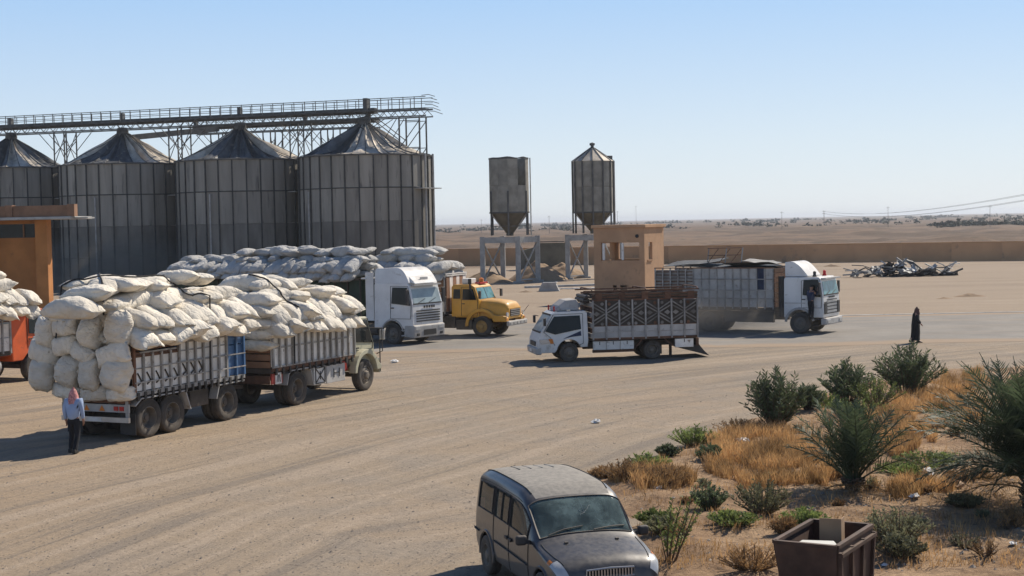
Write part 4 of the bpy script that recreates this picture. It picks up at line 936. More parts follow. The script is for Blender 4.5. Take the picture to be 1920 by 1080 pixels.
def truck_a():
    t = empty('loaded_truck', label='cream short nosed truck with white slatted bed of sacks, pulling the trailer', cat='truck')
    t.rotation_euler = (0, 0, HA); t.location = TA.location + Matrix.Rotation(HA, 3, 'Z') @ Vector((7.66, 0, 0))
    axle(t, 0, 1.22, 0.56, 0.30, dual=True); axle(t, 4.45, 1.20, 0.56, 0.32, rim='rim', dish=1)
    chassis(t, -1.5, 5.3, 0.85, 1.10)
    x0, x1 = -1.6, 3.5
    MB().b2((x0, -1.25, 1.2), (x1, 1.25, 1.36)).build('load_floor', MATS['chassis'], t)
    me = MB().b2((-0.045, -0.03, 0), (0.045, 0.03, 0.2)).mesh('rope_hook')
    n = 13; st = (x1 - x0) / n
    for s in (-1, 1):
        y = s * 1.26
        for k in range(n):
            for (z0, z1, m) in ((1.42, 2.0, 'oldwhite'), (2.03, 2.40, 'oldwhite')): board(t, x0 + k * st + 0.008, x0 + (k + 1) * st - 0.008, y, z0, z1, m)
            link('rope_hook', me, MATS['black'], t, (x0 + (k + 0.5) * st, s * 1.32, 1.14))
        for z, m in ((2.46, 'rustbrown'), (2.60, 'greyrail'), (2.74, 'greyrail'), (2.02, 'greyrail'), (1.40, 'greyrail')): rail(t, x0, x1, y + s * 0.045, z, 0.055, 0.035, m)
        rail(t, x0, x1, s * 1.285, 1.32, 0.12, 0.06, 'rustbrown', 'rub_rail')
        stakes(t, [x0 + 0.03 + i * (x1 - x0 - 0.06) / n for i in range(n + 1)], s * 1.325, 1.38, 2.80, 'greyrail')
        mb = MB(); pts = [(-0.78, 0.75), (-0.66, 1.10), (-0.5, 1.2), (0.5, 1.2), (0.68, 1.1), (0.80, 0.6)]
        for a, b in zip(pts[:-1], pts[1:]): mb.bar((a[0], s * 1.1, a[1]), (b[0], s * 1.1, b[1]), 0.42, 0.035)
        mb.build('mudguard', MATS['greywhite'], t)
    MB().b2((3.48, -1.36, 2.78), (3.56, 1.36, 2.86)).build('headboard_rail', MATS['whitepaint'], t)
    board(t, 3.49, 3.54, 0, 1.38, 2.8, 'oldwhite', 'headboard', 2.46)
    for k in range(3): board(t, x0 - 0.02, x0 + 0.02, 0, 1.38 + k * 0.24, 1.58 + k * 0.24, 'browntrim', 'tailgate_board', 2.46)
    # rear beam and boxes with painted marks
    MB().b2((-1.64, -1.2, 0.86), (-1.58, 1.2, 1.12)).build('rear_beam', MATS['rustbrown'], t)
    one('side_board', MATS['red'], t, c=(-1.25, -1.22, 1.02), d=(0.62, 0.04, 0.34))
    one('painted_plate', MATS['whitepaint'], t, c=(-1.2, -1.25, 1.02), d=(0.34, 0.02, 0.36))
    for p in (-0.1, 0.0, 0.1): MB().bar((-1.2 + p, -1.265, 0.9), (-1.2 + p * 0.4, -1.265, 1.14), 0.012, 0.02).build('painted_mark', MATS['black'], t)
    bx = MB().b2((0.98, -1.22, 0.55), (1.72, -0.7, 1.16)).build('tool_box', MATS['oldwhite'], t, bevel=0.015)
    for a, b in (((1.1, 0.64), (1.6, 1.08)), ((1.6, 0.64), (1.1, 1.08)), ((1.06, 0.6), (1.64, 0.6)), ((1.06, 1.12), (1.64, 1.12)), ((1.06, 0.6), (1.06, 1.12)), ((1.64, 0.6), (1.64, 1.12)), ((1.35, 0.72), (1.35, 1.0))):
        MB().bar((a[0], -1.232, a[1]), (b[0], -1.232, b[1]), 0.02, 0.03).build('painted_mark', MATS['black'], bx)
    b2 = MB().b2((1.80, -1.20, 0.52), (3.0, -0.65, 1.14)).build('tool_box', MATS['greywhite'], t, bevel=0.015)
    for a, b in (((2.25, 0.7), (2.25, 1.0)), ((2.6, 0.7), (2.6, 1.0)), ((2.25, 0.85), (2.6, 0.85))): MB().bar((a[0], -1.212, a[1]), (b[0], -1.212, b[1]), 0.02, 0.03).build('painted_mark', MATS['black'], b2)
    MB().tube([(2.2, 0.9, 0.85), (3.1, 0.9, 0.85)], 0.3, 14).build('fuel_tank', MATS['chassis'], t, auto=40)
    # cab with wide mudguards
    cab_over(t, 3.72, 5.35, 1.02, 0.95, 1.72, 2.62, 'cream', (4.45, 0.56, 0.01), rake=0.30, ws=(0.05, 0.86), belt_w=(0.22, 1))
    for s in (-1, 1):
        prof = arc(4.45, 0.62, 0.86, 175, 25, 10) + [(5.45, 0.85), (5.45, 0.70)] + arc(4.45, 0.62, 0.70, 5, 175, 10)
        y0, y1 = (-1.26, -0.98) if s < 0 else (0.98, 1.26)
        MB().prism(prof, y0, y1).build('front_mudguard', MATS['cream'], t, bevel=0.02)
        one('headlamp', MATS['lamp'], t, c=(5.47, s * 1.1, 0.98), d=(0.06, 0.18, 0.18), bevel=0.03)
        one('side_mirror', MATS['lamp'], t, c=(5.25, s * 1.42, 1.95), d=(0.05, 0.22, 0.36), bevel=0.02)
        MB().tube([(5.0, s * 1.02, 2.2), (5.22, s * 1.42, 2.2), (5.25, s * 1.42, 1.35), (5.3, s * 1.15, 1.25)], 0.02, 5).build('mirror_frame', MATS['black'], t)
        MB().tube([(5.44, s * 1.2, 0.6), (5.44, s * 1.2, 1.75)], 0.022, 5).build('marker_rod', MATS['black'], t)
        MB().tube([(3.66, s * 0.95, 1.6), (3.78, s * 1.1, 2.3), (3.64, s * 1.0, 2.7)], 0.03, 5).build('grab_pipe', MATS['cream'], t)
    MB().b2((5.40, -1.2, 0.55), (5.52, 1.2, 0.78)).build('front_bumper', MATS['cream'], t, bevel=0.03)
    for k in range(6): one('grille_bar', MATS['black'], t, c=(5.365, 0, 1.05 + k * 0.09), d=(0.03, 1.3, 0.045))
    MB().tube([(3.6, -0.8, 0.9), (3.6, -0.85, 1.6)], 0.16, 10).build('air_filter', MATS['black'], t)
    one('battery_box', MATS['red'], t, c=(3.35, -0.75, 0.98), d=(0.5, 0.4, 0.35))
    return t
TRA = truck_a()

# ------------------------------------------------------------------ B: white high-roof tractor with dark flatbed semi-trailer
HB = math.atan2(-0.56, 0.83)
def truck_b():
    t = empty('tractor_unit', label='white high roofed cab over tractor with sack laden dark green trailer', cat='truck')
    place(t, (0, -1.22), (737, 646), HB)
    axle(t, 0, 1.22, 0.53, 0.32, dish=1); axle(t, -3.6, 1.22, 0.53, 0.30, dual=True)
    chassis(t, -4.4, 0.9)
    cab_over(t, -1.15, 1.28, 1.24, 0.78, 1.98, 3.05, 'whitepaint', (0, 0.56, 0.68), rake=0.26, ws=(0.02, 0.78), belt_w=(0.46, 1), wsglass='skyglass')
    # sleeper roof fairing, curved
    prof = [(-1.16, 3.0), (1.0, 3.0)] + [(1.0 - 0.55 * k - 0.25 * k * k, 3.06 + 0.72 * math.sin(k * math.pi / 2)) for k in np.linspace(0, 1, 8)] + [(-1.1, 3.74), (-1.16, 3.60)]
    MB().prism(prof, -1.17, 1.17, lambda z: 1 - 0.10 * max(0, z - 3.0)).build('roof_fairing', MATS['whitepaint'], t, bevel=0.05, seg=3)
    MB().prism([(0.55, 3.02), (1.22, 2.98), (1.12, 3.12), (0.75, 3.42), (0.5, 3.40)], -0.95, 0.95).build('roof_sign_panel', MATS['whitepaint'], t, bevel=0.05)
    one('sun_visor', MATS['greywhite'], t, c=(1.20, 0, 2.92), d=(0.22, 2.2, 0.07))
    one('roof_plate', MATS['greywhite'], t, c=(1.06, 0.0, 3.22), d=(0.03, 0.6, 0.16))
    for k in range(5): MB().b2((1.285, -0.95, 1.12 + k * 0.125), (1.315, 0.95, 1.18 + k * 0.125)).build('grille_bar', MATS['black'], t)
    for y in (-0.35, -0.15, 0.05, 0.25, 0.42): MB().b2((1.29, y, 1.78), (1.31, y + 0.11, 1.90)).build('badge_letter', MATS['black'], t)
    MB().prism([(0.70, 0.40), (1.36, 0.34), (1.38, 0.92), (1.27, 0.98), (0.75, 0.98)], -1.24, 1.24).build('front_bumper', MATS['greywhite'], t, bevel=0.04)
    MB().b2((1.385, -0.5, 0.45), (1.40, 0.5, 0.72)).build('bumper_mesh', MATS['black'], t)
    for s in (-1, 1):
        MB().b2((1.36, s * 0.95 - 0.2, 0.72), (1.395, s * 0.95 + 0.2, 0.90)).build('headlamp', MATS['lamp'], t, bevel=0.02)
        one('fog_lamp', MATS['black'], t, c=(1.385, s * 0.95, 0.5), d=(0.03, 0.2, 0.12))
        one('side_deflector', MATS['whitepaint'], t, c=(-1.45, s * 1.16, 2.35), d=(0.5, 0.04, 2.4))
        for z in (0.45, 0.72): one('step', MATS['greywhite'], t, c=(0.72, s * 1.1, z), d=(0.35, 0.25, 0.05))
        MB().prism(arc(0, 0.53, 0.72, 170, 10, 10) + arc(0, 0.53, 0.66, 10, 170, 10), s * 1.245 - 0.02, s * 1.245 + 0.02).build('wheel_arch', MATS['greywhite'], t)
    mirrors(t, 1.02, 1.22, 2.35, 0.75)
    MB().tube([(-1.9, -0.95, 0.7), (-1.0, -0.95, 0.7)], 0.3, 14).build('fuel_tank', MATS['chassis'], t, auto=40)
    return t
TB = truck_b()
def trailer_b():
    t = empty('semi_trailer', label='long dark green flat sided semi trailer under a wide load of sacks', cat='trailer')
    t.rotation_euler = (0, 0, HB + R(2)); t.location = TB.location + Matrix.Rotation(HB, 3, 'Z') @ Vector((-1.95, 0, 0))
    L = -12.8
    MB().b2((L, -1.25, 1.15), (0, 1.25, 1.35)).build('load_floor', MATS['chassis'], t)
    n = 16
    for s in (-1, 1):
        for k in range(n): board(t, L + k * 0.8 + 0.01, L + (k + 1) * 0.8 - 0.01, s * 1.24, 1.36, 3.15, 'green')
        stakes(t, [L + 0.05 + k * (12.7 / n) for k in range(n + 1)], s * 1.285, 1.2, 3.22, 'chassis')
        rail(t, L, 0, s * 1.29, 3.20, 0.08, 0.06, 'chassis')
    board(t, -0.04, 0.0, 0, 1.36, 3.2, 'green', 'headboard', 2.4)
    MB().b2((0.02, -1.3, 3.22), (0.3, 1.3, 3.29)).build('headboard_rail', MATS['whitepaint'], t)
    for x in (-8.5, -9.8, -11.1): axle(t, x, 1.22, 0.53, 0.30, dual=True)
    chassis(t, L + 0.2, -0.4, 0.85, 1.14)
    for s in (-1, 1): one('landing_leg', MATS['chassis'], t, c=(-3.3, s * 0.7, 0.6), d=(0.15, 0.15, 1.1))
    return t
TRB = trailer_b()

# ------------------------------------------------------------------ C: yellow bonneted truck
HC = math.atan2(-0.40, 0.917)
def truck_c():
    t = empty('bonneted_truck', label='yellow bonneted truck with orange beacon and black exhaust stack', cat='truck')
    place(t, (0, -1.2), (903, 632), HC)
    axle(t, 0, 1.2, 0.54, 0.32, False, 'rimyellow', 1); axle(t, -4.3, 1.22, 0.54, 0.30, True, 'rimyellow')
    chassis(t, -6.0, 1.2)
    # cab
    P = [(-1.75, 1.0), (-0.15, 1.0), (-0.15, 1.9), (-0.42, 2.58), (-0.58, 2.70), (-1.62, 2.72), (-1.75, 2.6)]
    MB().prism(P, -1.12, 1.12, lambda z: 1 if z < 1.85 else 1 - 0.06 * (z - 1.85)).build('cab_shell', MATS['yellow'], t, bevel=0.06, seg=3)
    for s in (-1, 1):
        def sp(x, z, e=0.004): return Vector((x, s * (1.12 * (1 if z < 1.85 else 1 - 0.06 * (z - 1.85)) + e), z))
        MB().plate([sp(-1.62, 1.98), sp(-1.22, 1.98), sp(-1.22, 2.48), sp(-1.60, 2.48)], (0, s, 0), 0.01).build('side_window', MATS['darkglass'], t)
        MB().plate([sp(-1.10, 1.92), sp(-0.30, 1.92), sp(-0.50, 2.48), sp(-1.08, 2.48)], (0, s, 0), 0.01).build('side_window', MATS['darkglass'], t)
        seam(t, [sp(-1.16, 2.58), sp(-1.16, 1.08), sp(-0.25, 1.08), sp(-0.22, 1.86), sp(-0.46, 2.58), sp(-1.16, 2.58)], 0.016, name='door_gap')
        one('door_handle', MATS['black'], t, c=sp(-1.05, 1.72, 0.02), d=(0.16, 0.04, 0.04))
    n = Vector((0.68, 0, 0.27)).normalized(); a, b = Vector((-0.17, 0, 1.95)) + n * 0.006, Vector((-0.40, 0, 2.53)) + n * 0.006
    sc = MB().plate([a + Vector((0, -0.98, 0)), a + Vector((0, 0.98, 0)), b + Vector((0, 0.93, 0)), b + Vector((0, -0.93, 0))], n, 0.012).build('windscreen', MATS['tealglass'], t)
    MB().bar(a + n * 0.01, b + n * 0.01, 0.03, 0.03).build('windscreen_bar', MATS['black'], sc)
    # bonnet, tapering and rounded
    rows = []
    for (x, hw, zt) in ((-0.16, 0.98, 1.93), (0.3, 0.95, 1.92), (0.8, 0.90, 1.87), (1.15, 0.86, 1.80), (1.32, 0.82, 1.66), (1.38, 0.80, 1.45)):
        rows.append([(x, -hw, 0.95), (x, -hw, zt - 0.35), (x, -hw * 0.97, zt - 0.16), (x, -hw * 0.82, zt - 0.04), (x, -hw * 0.4, zt), (x, 0, zt + 0.015), (x, hw * 0.4, zt), (x, hw * 0.82, zt - 0.04), (x, hw * 0.97, zt - 0.16), (x, hw, zt - 0.35), (x, hw, 0.95)])
    MB().grid(rows).build('bonnet', MATS['yellow'], t, auto=50)
    MB().b2((1.30, -0.80, 0.92), (1.385, 0.80, 1.5)).build('front_panel', MATS['yellow'], t, bevel=0.03)
    MB().b2((1.387, -0.62, 1.05), (1.41, 0.62, 1.42)).build('grille', MATS['black'], t, bevel=0.02)
    for k in range(4): one('grille_bar', MATS['chrome'], t, c=(1.42, 0, 1.10 + k * 0.09), d=(0.02, 1.2, 0.025))
    for s in (-1, 1):
        prof = arc(0, 0.56, 0.92, 182, 40, 12) + [(1.28, 1.10), (1.40, 0.98), (1.40, 0.80)] + arc(0, 0.56, 0.74, 18, 180, 12)
        y0, y1 = (-1.25, -0.80) if s < 0 else (0.80, 1.25)
        MB().prism(prof, y0, y1).build('front_mudguard', MATS['yellow'], t, bevel=0.04, seg=3)
        MB().tube([(1.38, s * 1.02, 1.16), (1.44, s * 1.02, 1.16)], 0.12, 14).build('headlamp', MATS['lamp'], t, auto=40)
        one('indicator', MATS['amber'], t, c=(1.42, s * 1.16, 0.92), d=(0.04, 0.14, 0.08))
        one('cab_step', MATS['chassis'], t, c=(-1.0, s * 1.02, 0.62), d=(0.9, 0.35, 0.5), bevel=0.02)
    MB().b2((1.42, -1.2, 0.58), (1.58, 1.2, 0.82)).build('front_bumper', MATS['greywhite'], t, bevel=0.04)
    for y in (-0.9, -0.45, 0, 0.45, 0.9): one('bumper_plate', MATS['chrome'], t, c=(1.595, y, 0.70), d=(0.02, 0.32, 0.12))
    mirrors(t, -0.1, 1.1, 2.2, 0.4)
    MB().tube([(-0.2, -0.86, 1.55), (-0.32, -0.98, 1.85), (-0.62, -1.14, 2.5), (-0.66, -1.10, 2.95)], 0.055, 8).build('exhaust_stack', MATS['black'], t)
    MB().tube([(-0.66, -1.10, 2.75), (-0.66, -1.10, 3.02)], 0.09, 10).build('exhaust_cap', MATS['black'], t)
    one('roof_box', MATS['oldwhite'], t, c=(-1.05, -0.35, 2.87), d=(0.5, 0.7, 0.28), bevel=0.04)
    MB().lathe([(0.15, 2.72), (0.15, 2.80), (0.13, 2.82), (0.12, 2.98), (0.0, 3.04)], 14, c=(-0.62, 0.25, 0)).build('beacon', MATS['amber'], t, auto=50)
    one('beacon_light_bar', MATS['redlamp'], t, c=(-0.62, 0.25, 2.76), d=(0.3, 0.9, 0.08))
    MB().tube([(1.5, 0.9, 1.2), (1.75, 1.0, 1.55)], 0.015, 5).build('marker_rod', MATS['black'], t)
    # load bed
    x0, x1 = -6.3, -2.0
    MB().b2((x0, -1.25, 1.12), (x1, 1.25, 1.28)).build('load_floor', MATS['chassis'], t)
    nn = 10; st = (x1 - x0) / nn
    for s in (-1, 1):
        for k in range(nn):
            for (z0, z1, m) in ((1.3, 1.95, 'oldwhite'), (1.98, 3.0, 'browntrim')): board(t, x0 + k * st + 0.01, x0 + (k + 1) * st - 0.01, s * 1.24, z0, z1, m)
        stakes(t, [x0 + 0.04 + k * (x1 - x0 - 0.08) / nn for k in range(nn + 1)], s * 1.29, 1.2, 3.15)
        rail(t, x0, x1, s * 1.29, 3.12, 0.08, 0.05, 'oldwhite'); rail(t, x0, x1, s * 1.32, 2.3, 0.05, 0.03)
    for k in range(6): board(t, x1, x1 + 0.04, -1.0 + k * 0.4, 1.3, 3.12, 'oldwhite' if k % 2 else 'browntrim', 'headboard', 0.36)
    for k in range(6): one('front_rail', MATS['oldwhite'], t, c=(x1 + 0.05, 0, 3.18 + 0.10 * (k % 2)), d=(0.05, 2.5, 0.05)) if k < 2 else None
    one('chassis_box', MATS['chassis'], t, c=(-2.2, -0.95, 0.75), d=(1.4, 0.5, 0.6), bevel=0.02)
    return t
TC = truck_c()

# ------------------------------------------------------------------ D: small white truck with decorated stake bed, driving away to the left
HD = math.atan2(-0.17, -1.0)
def truck_d():
    t = empty('light_truck', label='small white cab truck with lattice decorated high sided bed', cat='truck')
    place(t, (0, 0.98), (1068, 679), HD)
    axle(t, 0, 0.98, 0.40, 0.24, dish=1); axle(t, -3.6, 0.98, 0.40, 0.22, dual=True)
    chassis(t, -5.3, 0.9, 0.55, 0.75)
    half = 1.0
    # cab with sloping nose
    P = [(-0.78, 0.62), (-0.52, 0.62)] + arc(0, 0.42, 0.54, 158, 12, 12) + [(0.62, 0.42), (1.32, 0.40), (1.36, 0.62), (1.33, 0.95), (1.20, 1.28), (0.72, 2.02), (0.56, 2.12), (-0.70, 2.14), (-0.80, 2.05), (-0.82, 0.9)]
    def wf(z): return 1 - 0.10 * max(0, (z - 1.2))
    MB().prism(P[::-1], -half, half, wf).build('cab_shell', MATS['whitepaint'], t, bevel=0.06, seg=3)
    n = Vector((0.74, 0, 0.48)).normalized(); a, b = Vector((1.19, 0, 1.30)), Vector((0.75, 0, 1.975))
    sc = MB().plate([a + Vector((0, -0.88, 0)) + n * 0.005, a + Vector((0, 0.88, 0)) + n * 0.005, b + Vector((0, 0.82, 0)) + n * 0.005, b + Vector((0, -0.82, 0)) + n * 0.005], n, 0.012).build('windscreen', MATS['skyglass'], t)
    MB().bar(a + Vector((0, -0.9, -0.03)) + n * 0.02, a + Vector((0, 0.9, -0.03)) + n * 0.02, 0.04, 0.07).build('windscreen_seal', MATS['black'], sc)
    MB().bar(b + Vector((0, -0.84, 0)) + n * 0.02, b + Vector((0, 0.84, 0)) + n * 0.02, 0.03, 0.10).build('windscreen_band', MATS['black'], sc)
    for s in (-1, 1):
        def sp(x, z, e=0.004): return Vector((x, s * (half * wf(z) + e), z))
        MB().plate([sp(-0.52, 1.38), sp(0.60, 1.18), sp(1.02, 1.32), sp(0.62, 1.93), sp(-0.48, 1.95)], (0, s, 0), 0.01).build('side_window', MATS['darkglass'], t)
        seam(t, [sp(-0.60, 2.02), sp(-0.60, 0.78), sp(-0.45, 0.72)], 0.016, name='door_gap'); seam(t, [sp(0.62, 0.72), sp(0.80, 1.05), sp(1.08, 1.28), sp(0.66, 2.0), sp(-0.60, 2.02)], 0.016, name='door_gap')
        MB().plate([sp(-0.52, 1.10), sp(-0.1, 1.06), sp(0.28, 0.98), sp(0.0, 1.10), sp(-0.5, 1.30)], (0, s, 0), 0.006).build('door_stripe', MATS['navy'], t)
        MB().plate([sp(0.78, 0.82), sp(1.22, 0.80), sp(1.28, 0.98), sp(0.95, 1.0)], (0, s, 0), 0.02).build('headlamp', MATS['lamp'], t)
        MB().plate([sp(0.66, 0.80), sp(0.80, 0.80), sp(0.90, 1.0), sp(0.72, 1.0)], (0, s, 0), 0.022).build('indicator', MATS['amber'], t)
        one('cab_step', MATS['black'], t, c=(0.0, s * 0.5, 0.75), d=(0.2, 0.3, 0.1))
    MB().prism([(1.18, 0.34), (1.42, 0.34), (1.46, 0.62), (1.30, 0.66), (1.18, 0.66)], -1.0, 1.0).build('front_bumper', MATS['greywhite'], t, bevel=0.04)
    one('grille', MATS['black'], t, c=(1.36, 0, 0.78), d=(0.05, 1.1, 0.2), bevel=0.02)
    one('number_plate', MATS['oldwhite'], t, c=(1.465, 0, 0.5), d=(0.02, 0.45, 0.12))
    mirrors(t, 0.95, 0.92, 1.72, 0.32)
    # roof deflector
    MB().prism([(0.52, 2.13), (0.36, 2.36), (0.06, 2.58), (-0.42, 2.62), (-0.50, 2.45), (-0.5, 2.145)], -0.74, 0.74, lambda z: 1 - 0.25 * (z - 2.13)).build('roof_deflector', MATS['greywhite'], t, bevel=0.06, seg=3)
    for y in (-0.6, 0.6): MB().tube([(0.55, y, 2.12), (0.55, y, 2.34)], 0.035, 8).build('roof_marker', MATS['redlamp'], t)
    for y in (0.72, 0.88): one('roof_lamp', MATS['lamp'], t, c=(0.0, y, 2.17), d=(0.16, 0.08, 0.06))
    # bed
    x0, x1 = -5.55, -0.98
    MB().b2((x0, -1.12, 0.86), (x1, 1.12, 0.96)).build('load_floor', MATS['chassis'], t)
    nn = 8; st = (x1 - x0) / nn
    lat = {}
    for s in (-1, 1):
        y = s * 1.12
        for k in range(nn):
            xa, xb = x0 + k * st + 0.02, x0 + (k + 1) * st - 0.02
            for (z0, z1) in ((0.98, 1.20), (1.22, 1.47)): board(t, xa, xb, y, z0, z1, 'greywhite', 'side_board')
            bk = board(t, xa, xb, y - s * 0.03, 1.49, 2.50, 'chassis', 'panel_backing', 0.02)
            # slanted laths forming diamonds
            up = (k % 2 == 0)
            for (za, zb_) in ((1.52, 1.86), (1.68, 1.99), (2.46, 2.12), (2.30, 2.00)):
                if not up: za, zb_ = zb_, za
                MB().bar((xa, y + s * 0.012, za), (xb, y + s * 0.012, zb_), 0.022, 0.05).build('lath', MATS['lath'], t)
            for z in (1.56, 2.40):
                xc = xb - 0.13 if up else xa + 0.13
                MB().lathe([(0.07, -0.012), (0.07, 0.012)], 10, 'Y', (xc, y + s * 0.012, z), cap=True).build('rosette', MATS['lath' if k % 3 else 'rustbrown'], t)
            xc = xa + 0.16 if up else xb - 0.16
            MB().plate([(xc - 0.14, y + s * 0.006, 1.99), (xc, y + s * 0.006, 1.89), (xc + 0.14, y + s * 0.006, 1.99), (xc, y + s * 0.006, 2.09)], (0, s, 0), 0.02).build('lozenge', MATS['lath'], t)
            # skirt boxes with a drop catch
        stakes(t, [x0 + 0.02 + k * (x1 - x0 - 0.04) / nn for k in range(nn + 1)], s * 1.155, 0.90, 2.56, 'greyrail', 0.065)
        rail(t, x0, x1, y + s * 0.03, 0.93, 0.09, 0.06, 'rustbrown', 'rub_rail')
        rail(t, x0, x1, y, 1.48, 0.03, 0.05, 'rustbrown')
        for z in (2.56, 2.68, 2.80): rail(t, x0, x1, y, z, 0.07, 0.05, 'rustbrown')
        board(t, x0, x1, y - s * 0.05, 2.53, 2.76, 'chassis', 'top_board', 0.02)
        rail(t, x0 - 0.06, x1 + 0.25, y, 2.94, 0.06, 0.06, 'rustbrown', 'top_rail')
        for k in range(5): one('rail_bracket', MATS['rustbrown'], t, c=(x0 + 0.3 + k * 1.0, y + s * 0.035, 2.72), d=(0.28, 0.02, 0.3))
        for (xa, xb) in ((-2.75, -2.17), (-2.15, -1.57), (-1.55, -1.0), (-5.35, -4.55)):
            bx = MB().b2((xa, s * 1.06 - 0.06, 0.48), (xb, s * 1.06 + 0.06, 0.84)).build('skirt_box', MATS['oldwhite'], t, bevel=0.012)
            one('catch', MATS['black'], bx, c=((xa + xb) / 2, s * 1.125, 0.76), d=(0.03, 0.012, 0.14))
        MB().b2((-2.78, s * 1.0 - 0.10, 0.36), (-1.0, s * 1.0 + 0.08, 0.475)).build('under_rail', MATS['rustbrown'], t)
        mb = MB(); pts = [(-4.2, 0.80), (-3.95, 0.95)]
        MB().bar((-4.48, s * 1.02, 0.55), (-4.1, s * 1.02, 0.86), 0.25, 0.03).build('mudguard', MATS['rustbrown'], t); MB().bar((-3.1, s * 1.02, 0.86), (-2.82, s * 1.02, 0.5), 0.25, 0.03).build('mudguard', MATS['rustbrown'], t)
        one('mud_flap', MATS['black'], t, c=(-4.42, s * 0.8, 0.32), d=(0.02, 0.4, 0.5))
    for k in range(7):
        board(t, x1 + 0.0, x1 + 0.04, 0, 0.98 + k * 0.22, 1.17 + k * 0.22, 'rustbrown' if k % 2 else 'greywhite', 'headboard', 2.2)
        board(t, x0 - 0.04, x0, 0, 0.98 + k * 0.22, 1.17 + k * 0.22, 'rustbrown' if k % 2 else 'greywhite', 'tailgate_board', 2.2)
    for x in (x0, -3.3, x1): MB().tube([(x, -1.12, 2.96), (x, -1.0, 3.03), (x, 1.0, 3.03), (x, 1.12, 2.96)], 0.03, 6).build('hoop', MATS['rustbrown'], t)
    one('folded_tarpaulin', MATS['black'], t, c=(-0.80, 0, 2.55), d=(0.3, 1.8, 0.22), bevel=0.08)
    one('tarpaulin_roll', MATS['black'], t, c=(-0.78, 0.2, 2.72), d=(0.22, 1.9, 0.14), bevel=0.08)
    # drooping tail flap
    MB().prism([(-5.4, 0.50), (-4.9, 0.44), (-4.9, 0.40), (-5.7, 0.18), (-6.1, 0.06), (-5.85, 0.30), (-5.6, 0.62)], -0.95, 0.95).build('tail_flap', MATS['black'], t)
    MB().b2((-5.62, -1.0, 0.52), (-5.5, 1.0, 0.84)).build('rear_frame', MATS['rustbrown'], t)
    for y in (-0.8, 0.8): one('tail_lamp', MATS['redlamp'], t, c=(-5.635, y, 0.68), d=(0.02, 0.2, 0.12))
    return t
TD = truck_d()

